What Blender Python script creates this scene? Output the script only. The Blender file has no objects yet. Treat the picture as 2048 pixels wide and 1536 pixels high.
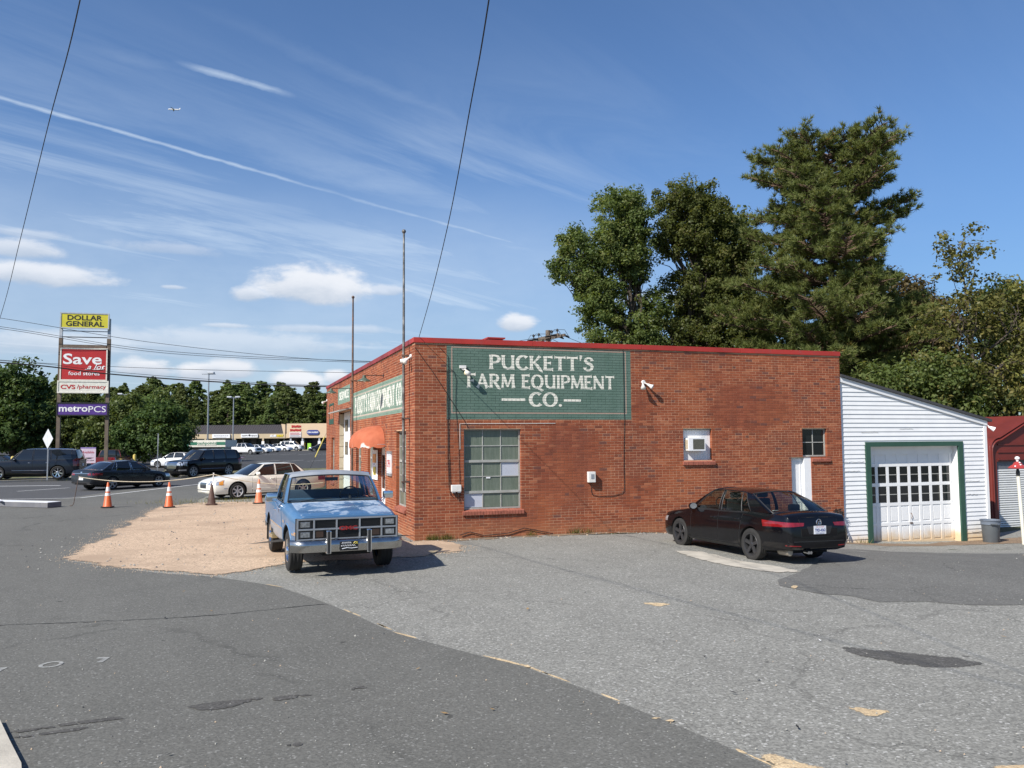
import bpy, bmesh, math, random
import numpy as np
from mathutils import Vector, Matrix
from mathutils.bvhtree import BVHTree
from mathutils.geometry import delaunay_2d_cdt

scene = bpy.context.scene
random.seed(7)
RNG = np.random.default_rng(7)
R = math.radians
PI = math.pi

# ------------------------------------------------------------------ camera
H = 2.36
PITCH, ROLL = 0.067888, -0.006879
cam_d = bpy.data.cameras.new('camera')
cam_d.sensor_width = 36.0
cam_d.lens = 36.0 * 1656.0 / 2048.0
cam_d.clip_start = 0.1
cam_d.clip_end = 3000.0
cam = bpy.data.objects.new('camera', cam_d)
scene.collection.objects.link(cam)
_f = Vector((0, math.cos(PITCH), math.sin(PITCH)))
_u0 = Vector((0, -math.sin(PITCH), math.cos(PITCH)))
_r0 = Vector((1, 0, 0))
_r = _r0 * math.cos(ROLL) + _u0 * math.sin(ROLL)
_u = _u0 * math.cos(ROLL) - _r0 * math.sin(ROLL)
cam.matrix_world = Matrix(((_r.x, _u.x, -_f.x, 0), (_r.y, _u.y, -_f.y, 0), (_r.z, _u.z, -_f.z, H), (0, 0, 0, 1)))
scene.camera = cam

# ------------------------------------------------------------------ sun, exposure
SUN_ELEV = R(41.0)
SHADOW_AZ = R(46.0)                       # direction the shadows fall, from +X towards +Y
sun_d = bpy.data.lights.new('sun', 'SUN')
sun_d.energy = 4.6
sun_d.angle = R(0.53)
sun_d.color = (1.0, 0.95, 0.87)
sun = bpy.data.objects.new('sun', sun_d)
scene.collection.objects.link(sun)
_ld = Vector((math.cos(SHADOW_AZ) * math.cos(SUN_ELEV), math.sin(SHADOW_AZ) * math.cos(SUN_ELEV), -math.sin(SUN_ELEV)))
sun.rotation_euler = _ld.to_track_quat('-Z', 'Y').to_euler()
scene.view_settings.view_transform = 'Standard'
scene.view_settings.look = 'None'
scene.view_settings.gamma = 1.0
scene.view_settings.exposure = 0.52
scene.view_settings.use_curve_mapping = False
scene.cycles.max_bounces = 6
scene.cycles.transparent_max_bounces = 12

# ------------------------------------------------------------------ node helpers
class NT:
    def __init__(self, tree):
        self.t = tree; self.n = tree.nodes; self.l = tree.links
    def new(self, kind, **kw):
        n = self.n.new(kind)
        for k, v in kw.items(): setattr(n, k, v)
        return n
    def put(self, sock, v):
        if v is None: return
        if hasattr(v, 'is_output'): self.l.new(v, sock)
        else:
            if hasattr(sock.default_value, '__len__') and not hasattr(v, '__len__'): v = [v] * len(sock.default_value)
            if hasattr(v, '__len__') and len(v) == 3 and len(sock.default_value) == 4: v = (*v, 1.0)
            sock.default_value = v
    def math(self, op, a, b=None, c=None, clamp=False):
        n = self.new('ShaderNodeMath', operation=op, use_clamp=clamp)
        self.put(n.inputs[0], a)
        if b is not None: self.put(n.inputs[1], b)
        if c is not None: self.put(n.inputs[2], c)
        return n.outputs[0]
    def vmath(self, op, a, b=None):
        n = self.new('ShaderNodeVectorMath', operation=op)
        self.put(n.inputs[0], a)
        if b is not None: self.put(n.inputs[1], b)
        return n.outputs['Value'] if op in ('DOT_PRODUCT', 'LENGTH', 'DISTANCE') else n.outputs[0]
    def mix(self, fac, a, b, blend='MIX'):
        n = self.new('ShaderNodeMix', data_type='RGBA', blend_type=blend)
        self.put(n.inputs[0], fac); self.put(n.inputs[6], a); self.put(n.inputs[7], b)
        return n.outputs[2]
    def noise(self, vec, scale, detail=3, rough=0.55, dist=0.0):
        n = self.new('ShaderNodeTexNoise')
        if vec is not None: self.l.new(vec, n.inputs['Vector'])
        n.inputs['Scale'].default_value = scale; n.inputs['Detail'].default_value = detail
        n.inputs['Roughness'].default_value = rough; n.inputs['Distortion'].default_value = dist
        return n.outputs['Fac']
    def ramp(self, fac, stops, interp='LINEAR'):
        n = self.new('ShaderNodeValToRGB'); cr = n.color_ramp; cr.interpolation = interp
        while len(cr.elements) < len(stops): cr.elements.new(0.5)
        for e, (p, c) in zip(cr.elements, stops):
            e.position = p
            e.color = (c, c, c, 1) if not hasattr(c, '__len__') else (*c, 1)
        self.l.new(fac, n.inputs[0]); return n.outputs[0]
    def step(self, x, a, b):                 # smooth 0..1 between a and b
        n = self.new('ShaderNodeMapRange', interpolation_type='SMOOTHSTEP')
        self.put(n.inputs[0], x); n.inputs[1].default_value = a; n.inputs[2].default_value = b
        return n.outputs[0]
    def sep(self, v):
        n = self.new('ShaderNodeSeparateXYZ'); self.l.new(v, n.inputs[0]); return n.outputs
    def comb(self, x, y, z):
        n = self.new('ShaderNodeCombineXYZ')
        for i, v in enumerate((x, y, z)): self.put(n.inputs[i], v)
        return n.outputs[0]
    def bump(self, height, strength, dist=0.01, normal=None):
        n = self.new('ShaderNodeBump'); n.inputs['Strength'].default_value = strength
        n.inputs['Distance'].default_value = dist; self.l.new(height, n.inputs['Height'])
        if normal is not None: self.l.new(normal, n.inputs['Normal'])
        return n.outputs[0]

def new_mat(name):
    m = bpy.data.materials.new(name); m.use_nodes = True
    t = NT(m.node_tree); b = m.node_tree.nodes['Principled BSDF']
    return m, t, b

def mat(name, col, rough=0.6, metal=0.0, var=0.12, scale=6.0, bump=0.0, bscale=60.0, coat=0.0, spec=0.5, dirt=None, dscale=2.0, damt=0.5, emit=None):
    m, t, b = new_mat(name)
    tc = t.new('ShaderNodeTexCoord').outputs['Object']
    n1 = t.noise(tc, scale, 4)
    lo = tuple(max(0, c * (1 - var)) for c in col); hi = tuple(min(1, c * (1 + var)) for c in col)
    c = t.ramp(n1, [(0.3, lo), (0.7, hi)])
    if dirt is not None:
        d = t.step(t.noise(tc, dscale, 6, 0.65), 0.48, 0.72)
        c = t.mix(t.math('MULTIPLY', d, damt), c, dirt)
    t.put(b.inputs['Base Color'], c)
    b.inputs['Metallic'].default_value = metal
    r = t.math('ADD', t.math('MULTIPLY', t.noise(tc, scale * 3, 3), 0.12), rough - 0.06, clamp=True)
    t.put(b.inputs['Roughness'], r)
    b.inputs['Coat Weight'].default_value = coat; b.inputs['Coat Roughness'].default_value = 0.04
    b.inputs['Specular IOR Level'].default_value = spec
    if bump: t.put(b.inputs['Normal'], t.bump(t.noise(tc, bscale, 4), bump, 0.01))
    if emit: b.inputs['Emission Color'].default_value = (*emit[:3], 1); b.inputs['Emission Strength'].default_value = emit[3]
    return m

# ------------------------------------------------------------------ sky
world = bpy.data.worlds.new('World'); scene.world = world; world.use_nodes = True
def build_sky():
    w = NT(world.node_tree); w.n.clear()
    out = w.new('ShaderNodeOutputWorld'); bg = w.new('ShaderNodeBackground')
    sky = w.new('ShaderNodeTexSky', sky_type='NISHITA')
    sky.sun_disc = False; sky.sun_elevation = SUN_ELEV
    sky.sun_rotation = math.atan2(-math.cos(SHADOW_AZ), -math.sin(SHADOW_AZ))
    sky.altitude = 200; sky.air_density = 1.0; sky.dust_density = 0.6; sky.ozone_density = 2.0
    d = w.new('ShaderNodeTexCoord').outputs['Generated']
    x, y, z = w.sep(d)
    zz = w.math('MAXIMUM', z, 0.015)
    px = w.math('DIVIDE', x, zz); py = w.math('DIVIDE', y, zz)            # a cloud layer seen from below
    plane = w.comb(px, py, 0.0)
    az = w.math('ARCTAN2', x, y); el = w.math('ARCSINE', z)
    ang = w.comb(az, w.math('MULTIPLY', el, 2.2), 0.0)
    up = w.step(z, 0.0, 0.03)
    # cirrus veil: streaks in the layer, thicker to the left of the view and low down
    (ax_, ay_), (bx_, by_) = TRAILS[0][0], TRAILS[0][1]; l_ = math.hypot(bx_ - ax_, by_ - ay_); ux, uy = (bx_ - ax_) / l_, (by_ - ay_) / l_
    along = w.math('ADD', w.math('MULTIPLY', px, ux), w.math('MULTIPLY', py, uy)); across = w.math('SUBTRACT', w.math('MULTIPLY', px, uy), w.math('MULTIPLY', py, ux))
    st = w.noise(w.comb(w.math('MULTIPLY', along, 0.34), w.math('MULTIPLY', across, 1.5), 0.0), 0.9, 9, 0.66, 0.9)
    big = w.noise(plane, 0.32, 4, 0.5)
    cir = w.math('MULTIPLY', w.step(st, 0.36, 0.68), w.step(big, 0.30, 0.56))
    band = w.math('MULTIPLY', w.step(el, 0.50, 0.15), w.step(az, 0.42, -0.18))
    cir = w.math('MULTIPLY', cir, w.math('ADD', w.math('MULTIPLY', band, 0.72), 0.03))
    veil = w.math('MULTIPLY', w.math('MULTIPLY', band, w.step(el, 0.36, 0.2)), w.math('MULTIPLY', w.noise(ang, 3.0, 6, 0.6), 0.85))
    cloud = w.math('MAXIMUM', cir, veil)
    # contrails: straight lines in the layer
    def trail(p0, p1, width, amp, soft, k):
        nonlocal cloud
        dx, dy = p1[0] - p0[0], p1[1] - p0[1]; L = math.hypot(dx, dy); ux, uy = dx / L, dy / L
        rx = w.math('SUBTRACT', px, p0[0]); ry = w.math('SUBTRACT', py, p0[1])
        al = w.math('ADD', w.math('MULTIPLY', rx, ux), w.math('MULTIPLY', ry, uy))
        ac = w.math('SUBTRACT', w.math('MULTIPLY', rx, uy), w.math('MULTIPLY', ry, ux))
        nz = w.noise(plane, k, 5, 0.65)
        wd = w.math('MULTIPLY', w.math('ADD', nz, 0.15), width)
        ac = w.math('ADD', ac, w.math('MULTIPLY', w.math('SUBTRACT', w.noise(plane, k * 0.4, 3), 0.5), width * 1.2))
        core = w.math('SUBTRACT', 1.0, w.math('DIVIDE', w.math('ABSOLUTE', ac), wd), clamp=True)
        m = w.math('MULTIPLY', w.step(al, -soft, soft), w.step(al, L + soft, L - soft))
        t_ = w.math('MULTIPLY', w.math('MULTIPLY', w.math('POWER', core, 0.7), m), w.math('MULTIPLY', w.math('ADD', nz, 0.2), amp))
        cloud = w.math('MAXIMUM', cloud, t_)
    for a in TRAILS: trail(*a)
    cu = None; shade = None
    # cumulus: soft-edged puffs at their own bearings and heights
    n_big = w.noise(ang, 9.0, 7, 0.6, 0.3); n_fine = w.noise(ang, 26.0, 7, 0.62, 0.2)
    for (a0, e0, ra, re, dens, flat) in PUFFS:
        u = w.math('DIVIDE', w.math('SUBTRACT', az, a0), ra)
        v = w.math('DIVIDE', w.math('SUBTRACT', el, e0), re)
        vlow = w.math('MULTIPLY', w.math('MINIMUM', v, 0.0), flat)
        vv = w.math('ADD', w.math('MAXIMUM', v, 0.0), w.math('ABSOLUTE', vlow))
        r2 = w.math('SQRT', w.math('ADD', w.math('MULTIPLY', u, u), w.math('MULTIPLY', vv, vv)))
        nn = w.math('ADD', w.math('MULTIPLY', w.math('SUBTRACT', n_big, 0.5), 1.5), w.math('MULTIPLY', w.math('SUBTRACT', n_fine, 0.5), 0.9))
        m = w.math('MULTIPLY', w.step(w.math('ADD', w.math('SUBTRACT', 1.0, r2), nn), 0.02, 0.55), dens)
        sh = w.math('MULTIPLY', w.step(w.math('ADD', v, w.math('MULTIPLY', nn, 0.8)), -0.7, 0.55), 1.0)
        if cu is None: cu, shade = m, w.math('MULTIPLY', sh, m)
        else:
            shade = w.math('ADD', w.math('MULTIPLY', shade, w.math('SUBTRACT', 1.0, m)), w.math('MULTIPLY', sh, m))
            cu = w.math('MAXIMUM', cu, m)
    lum = w.math('DIVIDE', shade, w.math('MAXIMUM', cu, 0.02), clamp=True)
    S = 1.0 / SKY_STRENGTH
    col = w.mix(1.0, sky.outputs[0], SKY_TINT, 'MULTIPLY')
    col = w.vmath('SCALE', col); w.put(col.node.inputs['Scale'], w.math('ADD', w.math('MULTIPLY', w.step(el, 0.0, 0.34), 0.30), 0.70))
    col = w.mix(w.math('MULTIPLY', cloud, up), col, (0.47 * S, 0.56 * S, 0.67 * S))
    cc = w.mix(lum, (0.34 * S, 0.40 * S, 0.49 * S), (0.62 * S, 0.64 * S, 0.68 * S))
    col = w.mix(w.math('MULTIPLY', cu, up), col, cc)
    w.l.new(col, bg.inputs[0]); bg.inputs[1].default_value = SKY_STRENGTH
    w.l.new(bg.outputs[0], out.inputs[0])
SKY_STRENGTH = 0.075
SKY_TINT = (0.82, 1.04, 1.30)
def _dir(px, py):
    X = (px - 1024) / 1656.0; U = -(py - 768) / 1656.0
    v = _f + _r * X + _u * U; v.normalize(); return v
def _pl(px, py): v = _dir(px, py); return (v.x / v.z, v.y / v.z)
def _ae(px, py): v = _dir(px, py); return math.atan2(v.x, v.y), math.asin(v.z)
# bearings of the clouds, read off the photograph once and fixed in the world
TRAILS = [(_pl(-300, 110), _pl(640, 378), 0.032, 0.80, 0.5, 9.0), (_pl(640, 378), _pl(1095, 505), 0.045, 0.60, 0.6, 7.0),
          (_pl(385, 133), _pl(560, 186), 0.040, 0.75, 0.08, 9.0), (_pl(150, 92), _pl(385, 150), 0.10, 0.17, 0.2, 7.0),
          (_pl(560, 90), _pl(1210, 365), 0.085, 0.17, 0.6, 6.0)]
def _puff(px, py, wx, wy, dens=1.0, flat=1.6):
    a, e = _ae(px, py); a1, _ = _ae(px + wx, py); _, e1 = _ae(px, py - wy)
    return (a, e, abs(a1 - a), abs(e1 - e), dens, flat)
PUFFS = [_puff(620, 580, 150, 62, 0.95, 1.9), _puff(500, 590, 55, 26, 0.8), _puff(770, 582, 60, 16, 0.55), _puff(70, 550, 170, 34, 0.85), _puff(40, 500, 110, 34, 0.7),
         _puff(290, 738, 80, 34, 1.0, 1.2), _puff(400, 745, 70, 30, 1.0, 1.2), _puff(455, 738, 70, 26, 1.0, 1.2), _puff(590, 765, 70, 26, 1.0), _puff(675, 757, 30, 26, 1.0), _puff(100, 690, 200, 40, 0.5),
         _puff(1030, 648, 48, 26, 0.9, 1.4), _puff(430, 690, 380, 42, 0.42, 1.0), _puff(650, 660, 160, 14, 0.4), _puff(450, 652, 60, 8, 0.5),
         _puff(60, 470, 110, 16, 0.35), _puff(340, 500, 140, 22, 0.3), _puff(1340, 600, 140, 26, 0.3), _puff(345, 575, 30, 7, 0.5),
         _puff(-500, 640, 400, 60, 0.7), _puff(-1300, 640, 400, 70, 0.7), _puff(2600, 640, 350, 40, 0.5)]
build_sky()

# ------------------------------------------------------------------ mesh helpers
COL = scene.collection
class MB:
    def __init__(self): self.v = []; self.f = []; self.m = []
    def add(self, vs, fs, mi=0):
        o = len(self.v); self.v += [tuple(p) for p in vs]; self.f += [tuple(i + o for i in f) for f in fs]; self.m += [mi] * len(fs); return self
    def box(self, a, b, mi=0):
        x0, y0, z0 = a; x1, y1, z1 = b
        return self.add([(x0, y0, z0), (x1, y0, z0), (x1, y1, z0), (x0, y1, z0), (x0, y0, z1), (x1, y0, z1), (x1, y1, z1), (x0, y1, z1)],
                        [(0, 3, 2, 1), (4, 5, 6, 7), (0, 1, 5, 4), (1, 2, 6, 5), (2, 3, 7, 6), (3, 0, 4, 7)], mi)
    def quad(self, a, b, c, d, mi=0): return self.add([a, b, c, d], [(0, 1, 2, 3)], mi)
    def prism(self, poly, axis, a, b, mi=0):           # poly in the two other axes
        def P(p, h): return {'x': (h, p[0], p[1]), 'y': (p[0], h, p[1]), 'z': (p[0], p[1], h)}[axis]
        n = len(poly)
        vs = [P(p, a) for p in poly] + [P(p, b) for p in poly]
        fs = [tuple(range(n))[::-1], tuple(range(n, 2 * n))] + [(i, (i + 1) % n, n + (i + 1) % n, n + i) for i in range(n)]
        return self.add(vs, fs, mi)
    def tube(self, pts, r, n=8, mi=0, caps=True):
        pts = [Vector(p) for p in pts]; rs = r if hasattr(r, '__len__') else [r] * len(pts)
        vs = []; prev = None
        for i, p in enumerate(pts):
            t = (pts[min(i + 1, len(pts) - 1)] - pts[max(i - 1, 0)]).normalized()
            if prev is None:
                a = Vector((0, 0, 1)) if abs(t.z) < 0.9 else Vector((1, 0, 0)); prev = t.cross(a).normalized()
            else:
                prev = (prev - t * prev.dot(t)); prev = prev.normalized() if prev.length > 1e-6 else t.orthogonal().normalized()
            q = t.cross(prev)
            for k in range(n):
                c, s = math.cos(2 * PI * k / n), math.sin(2 * PI * k / n); vs.append(p + (prev * c + q * s) * rs[i])
        fs = [(i * n + k, i * n + (k + 1) % n, (i + 1) * n + (k + 1) % n, (i + 1) * n + k) for i in range(len(pts) - 1) for k in range(n)]
        if caps: fs += [tuple(range(n))[::-1], tuple((len(pts) - 1) * n + k for k in range(n))]
        return self.add(vs, fs, mi)
    def lathe(self, prof, n=24, axis='z', c=(0, 0, 0), mi=0, caps=True):      # prof: (radius, height)
        vs = []
        for r, h in prof:
            for k in range(n):
                a = 2 * PI * k / n; x, y = r * math.cos(a), r * math.sin(a)
                p = {'z': (x, y, h), 'y': (x, h, y), 'x': (h, x, y)}[axis]; vs.append((p[0] + c[0], p[1] + c[1], p[2] + c[2]))
        m = len(prof)
        fs = [(i * n + k, i * n + (k + 1) % n, (i + 1) * n + (k + 1) % n, (i + 1) * n + k) for i in range(m - 1) for k in range(n)]
        if caps and prof[0][0] > 1e-4: fs.append(tuple(range(n))[::-1])
        if caps and prof[-1][0] > 1e-4: fs.append(tuple((m - 1) * n + k for k in range(n)))
        return self.add(vs, fs, mi)
    def grid(self, P, mi=0, close=False):               # P[i][j] points
        n, m = len(P), len(P[0])
        return self.add([p for row in P for p in row], [(i * m + j, i * m + j + 1, (i + 1) * m + j + 1, (i + 1) * m + j) for i in range(n - 1) for j in range(m - 1)], mi)
    def build(self, name, mats, parent=None, smooth=None, loc=None, fix=False, bevel=0):
        me = bpy.data.meshes.new(name); me.from_pydata(self.v, [], self.f)
        mats = mats if isinstance(mats, (list, tuple)) else [mats]
        for m in mats: me.materials.append(m)
        if len(mats) > 1: me.polygons.foreach_set('material_index', self.m)
        if fix or bevel:
            bm = bmesh.new(); bm.from_mesh(me)
            if bevel:
                bmesh.ops.remove_doubles(bm, verts=bm.verts, dist=1e-5)
                es = [e for e in bm.edges if len(e.link_faces) == 2 and e.calc_face_angle(0) > 0.6]
                bmesh.ops.bevel(bm, geom=es, offset=bevel, segments=2, profile=0.6, affect='EDGES')
            bmesh.ops.recalc_face_normals(bm, faces=bm.faces); bm.to_mesh(me); bm.free()
        if smooth is not None:
            me.polygons.foreach_set('use_smooth', [True] * len(me.polygons)); me.set_sharp_from_angle(angle=R(smooth))
        me.update()
        return link(name, me, parent, loc)

def link(name, me, parent=None, loc=None, rz=0.0):
    o = bpy.data.objects.new(name, me); COL.objects.link(o)
    if parent is not None: o.parent = parent
    if loc is not None: o.location = loc
    if rz: o.rotation_euler = (0, 0, rz)
    return o
def tag(o, label=None, cat=None, group=None, kind=None):
    if label: o['label'] = label
    if cat: o['category'] = cat
    if group: o['group'] = group
    if kind: o['kind'] = kind
    return o
def thing(name, label, cat, loc=(0, 0, 0), rz=0.0, group=None):
    o = bpy.data.objects.new(name, None); COL.objects.link(o); o.location = loc; o.rotation_euler = (0, 0, rz); o.empty_display_size = 0.2
    return tag(o, label, cat, group)
def copy_tree(o, parent=None):
    c = o.copy(); COL.objects.link(c)
    if parent is not None: c.parent = parent
    for ch in list(o.children): copy_tree(ch, c)
    return c
def np_mesh(name, V, Q, mats, mi=None, attr=None):       # fast quad / tri mesh from arrays
    me = bpy.data.meshes.new(name); k = Q.shape[1]
    me.vertices.add(len(V)); me.vertices.foreach_set('co', np.ascontiguousarray(V, dtype=np.float32).ravel())
    me.loops.add(Q.size); me.loops.foreach_set('vertex_index', np.ascontiguousarray(Q, dtype=np.int32).ravel())
    me.polygons.add(len(Q)); me.polygons.foreach_set('loop_start', np.arange(0, Q.size, k, dtype=np.int32))
    for m in (mats if isinstance(mats, (list, tuple)) else [mats]): me.materials.append(m)
    if mi is not None: me.polygons.foreach_set('material_index', np.ascontiguousarray(mi, dtype=np.int32))
    me.update(calc_edges=True)
    if attr is not None:
        a = me.attributes.new('tint', 'FLOAT', 'POINT'); a.data.foreach_set('value', np.ascontiguousarray(attr, dtype=np.float32))
    return me
def text_mesh(s, size, bold=0.0, depth=0.0, align='CENTER', shear=0.0, space=1.0, width=None, res=3):
    c = bpy.data.curves.new('lettering', 'FONT'); c.body = s; c.size = size; c.offset = bold; c.extrude = depth; c.align_x = align; c.align_y = 'CENTER'
    c.shear = shear; c.space_character = space; c.resolution_u = res
    o = bpy.data.objects.new('lettering', c); COL.objects.link(o)
    dg = bpy.context.evaluated_depsgraph_get(); dg.update()
    me = bpy.data.meshes.new_from_object(o.evaluated_get(dg))
    bpy.data.objects.remove(o); bpy.data.curves.remove(c)
    xs = [v.co.x for v in me.vertices]; ys = [v.co.y for v in me.vertices]
    w = max(xs) - min(xs); cx = (max(xs) + min(xs)) / 2; cy = (max(ys) + min(ys)) / 2
    k = width / w if width else 1.0
    for v in me.vertices: v.co.x = (v.co.x - cx) * k; v.co.y -= cy
    return me
def put_text(parent, s, size, loc, mats, rz=0.0, name='lettering', face='front', **kw):   # upright text in the local xz plane facing -y
    me = text_mesh(s, size, **kw)
    M = Matrix.Rotation(PI / 2, 4, 'X')
    if face == 'left': M = Matrix.Rotation(-PI / 2, 4, 'Z') @ M
    if face == 'back': M = Matrix.Rotation(PI, 4, 'Z') @ M
    if face == 'fwd': M = Matrix.Rotation(PI / 2, 4, 'Z') @ M      # faces +x
    me.transform(M); me.materials.clear(); me.materials.append(mats)
    o = link(name, me, parent, loc)
    if rz: o.rotation_euler = (0, 0, rz)
    return o
def pchip(xs, ys, q):
    xs = np.asarray(xs, float); ys = np.asarray(ys, float)
    h = np.diff(xs); dl = np.diff(ys) / h; m = np.zeros_like(ys)
    for i in range(1, len(xs) - 1):
        if dl[i - 1] * dl[i] > 0:
            w1, w2 = 2 * h[i] + h[i - 1], h[i] + 2 * h[i - 1]; m[i] = (w1 + w2) / (w1 / dl[i - 1] + w2 / dl[i])
    m[0] = dl[0]; m[-1] = dl[-1]
    q = np.clip(q, xs[0], xs[-1]); i = np.clip(np.searchsorted(xs, q) - 1, 0, len(h) - 1); t = (q - xs[i]) / h[i]
    return (ys[i] * (1 + 2 * t) * (1 - t) ** 2 + m[i] * h[i] * t * (1 - t) ** 2 + ys[i + 1] * t * t * (3 - 2 * t) + m[i + 1] * h[i] * t * t * (t - 1))

# ------------------------------------------------------------------ the lie of the land
TH = 0.3308                                             # the brick building's long wall against the picture plane
CX, CY = -2.3216, 19.7493                               # its near corner
DR = np.array([math.cos(TH), math.sin(TH)]); DL = np.array([-math.sin(TH), math.cos(TH)])
def sst(x, a, b): k = min(max((x - a) / (b - a), 0.0), 1.0); return k * k * (3 - 2 * k)
def gh(x, y):
    dx, dy = x - CX, y - CY; s = dx * DR[0] + dy * DR[1]; t = dx * DL[0] + dy * DL[1]
    return -0.78 * sst(s, 4.3, 16.0) * sst(t, -9.0, -1.0) * (1 - sst(y, 45, 75)) + 0.6 * sst(y, 75, 165)
def bw(s, t, z=0.0): return (CX + s * DR[0] + t * DL[0], CY + s * DR[1] + t * DL[1], z)
def og(x, y, dz=0.0): return (x, y, gh(x, y) + dz)
# ------------------------------------------------------------------ ground materials
def asphalt(name, base, speck=0.35, tint=(1, 1, 1), patch=0.25, stain=0.35, grit=1.0, crack=0.0, cscale=0.35):
    m, t, b = new_mat(name)
    p = t.new('ShaderNodeNewGeometry').outputs['Position']
    big = t.noise(p, 0.22, 5, 0.6); mid = t.noise(p, 1.3, 6, 0.65)
    v = t.new('ShaderNodeTexVoronoi'); t.l.new(p, v.inputs['Vector']); v.inputs['Scale'].default_value = 55.0 / grit
    fine = t.noise(p, 38 / grit, 3, 0.7)
    rnd = t.sep(v.outputs['Color'])[0]
    k = t.math('ADD', t.math('MULTIPLY', t.math('SUBTRACT', rnd, 0.5), speck), 1.0)
    k = t.math('MULTIPLY', k, t.math('ADD', t.math('MULTIPLY', t.math('SUBTRACT', fine, 0.5), speck * 1.6), 1.0))
    k = t.math('MULTIPLY', k, t.math('ADD', t.math('MULTIPLY', t.math('SUBTRACT', big, 0.5), patch * 2), 1.0))
    k = t.math('MULTIPLY', k, t.math('ADD', t.math('MULTIPLY', t.math('SUBTRACT', mid, 0.5), patch * 1.4), 1.0))
    st = t.step(t.noise(p, 0.75, 7, 0.7, 0.8), 0.60, 0.74)
    k = t.math('MULTIPLY', k, t.math('SUBTRACT', 1.0, t.math('MULTIPLY', st, stain)))
    sx, sy, _ = t.sep(p)
    lane = t.noise(t.comb(t.math('ADD', t.math('MULTIPLY', sx, 0.9), t.math('MULTIPLY', sy, 0.5)), t.math('MULTIPLY', t.math('SUBTRACT', t.math('MULTIPLY', sy, 0.9), t.math('MULTIPLY', sx, 0.5)), 0.09), 0.0), 0.9, 5, 0.6)
    k = t.math('MULTIPLY', k, t.math('ADD', t.math('MULTIPLY', t.math('SUBTRACT', lane, 0.5), patch * 1.5), 1.0))
    drip = t.step(t.noise(p, 4.2, 2, 0.5), 0.735, 0.76); k = t.math('MULTIPLY', k, t.math('SUBTRACT', 1.0, t.math('MULTIPLY', drip, 0.45)))
    pale = t.step(rnd, 0.955, 0.97)
    if crack:
        w = t.new('ShaderNodeTexVoronoi', feature='DISTANCE_TO_EDGE')
        wp = t.vmath('ADD', p, t.vmath('MULTIPLY', t.new('ShaderNodeTexNoise').outputs['Color'], (0, 0, 0)))
        nz = t.new('ShaderNodeTexNoise'); t.l.new(p, nz.inputs['Vector']); nz.inputs['Scale'].default_value = 0.9; nz.inputs['Detail'].default_value = 6
        wp = t.vmath('ADD', p, t.vmath('MULTIPLY', nz.outputs['Color'], (1.6, 1.6, 0)))
        t.l.new(wp, w.inputs['Vector']); w.inputs['Scale'].default_value = cscale
        ck = t.math('MULTIPLY', t.step(w.outputs['Distance'], 0.010, 0.003), t.step(t.noise(p, 0.4, 3), 0.46, 0.56))
        k = t.math('MULTIPLY', k, t.math('SUBTRACT', 1.0, t.math('MULTIPLY', ck, crack)))
    c = t.vmath('SCALE', tuple(base * q for q in tint)); c.node.inputs['Scale'].default_value = 1.0; t.l.new(k, c.node.inputs['Scale'])
    c = t.mix(t.math('MULTIPLY', pale, 0.5), c, (base * 2.4, base * 2.35, base * 2.2))
    t.put(b.inputs['Base Color'], c); b.inputs['Roughness'].default_value = 0.9; b.inputs['Specular IOR Level'].default_value = 0.3
    t.put(b.inputs['Normal'], t.bump(t.math('ADD', fine, rnd), 0.5, 0.006))
    return m

def gravel_mat(name, c0, c1, dark):
    m, t, b = new_mat(name)
    p = t.new('ShaderNodeNewGeometry').outputs['Position']
    v = t.new('ShaderNodeTexVoronoi'); t.l.new(p, v.inputs['Vector']); v.inputs['Scale'].default_value = 42.0
    r = t.sep(v.outputs['Color'])[0]
    c = t.ramp(r, [(0.0, dark), (0.18, c0), (0.7, c1), (1.0, tuple(min(1, q * 1.25) for q in c1))])
    big = t.noise(p, 0.5, 6, 0.65)
    c = t.mix(t.step(big, 0.42, 0.68), c, tuple(q * 0.88 for q in c0))
    c = t.mix(t.math('MULTIPLY', t.step(t.noise(p, 3.5, 5, 0.7), 0.62, 0.74), 0.45), c, dark)
    t.put(b.inputs['Base Color'], c); b.inputs['Roughness'].default_value = 0.95
    t.put(b.inputs['Normal'], t.bump(t.math('ADD', v.outputs['Distance'], t.noise(p, 7, 5)), 0.6, 0.012))
    return m
def grass_mat(name, g, d):
    m, t, b = new_mat(name)
    p = t.new('ShaderNodeNewGeometry').outputs['Position']
    c = t.mix(t.step(t.noise(p, 1.1, 6, 0.7), 0.42, 0.62), g, d)
    c = t.mix(t.noise(p, 30, 3, 0.7), t.vmath('MULTIPLY', c, (0.5, 0.5, 0.5)), c)
    t.put(b.inputs['Base Color'], c); b.inputs['Roughness'].default_value = 0.95
    return m
M_OLD = asphalt('old_asphalt', 0.228, 0.60, (1.0, 0.975, 0.87), 0.20, 0.26, 1.15, 0.22, 0.22)
M_NEW = asphalt('newer_asphalt', 0.130, 0.40, (1.0, 0.975, 0.87), 0.18, 0.22, 0.9, 0.22, 0.13)
M_PATCH = asphalt('patch_asphalt', 0.135, 0.42, (1.0, 0.975, 0.89), 0.22, 0.2, 1.0, 0.3, 0.5)
M_ROAD = asphalt('road_asphalt', 0.078, 0.30, (1.0, 1.0, 1.02), 0.12, 0.12, 1.0)
M_LOT = asphalt('lot_asphalt', 0.058, 0.30, (1, 1, 1.02), 0.15, 0.1, 1.2)
M_GRAVEL = gravel_mat('tan_gravel', (0.44, 0.315, 0.215), (0.55, 0.405, 0.28), (0.20, 0.145, 0.10))
M_CONC = mat('pale_concrete', (0.46, 0.42, 0.35), 0.9, 0, 0.18, 3.0, 0.4, 40, dirt=(0.25, 0.22, 0.18))
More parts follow.
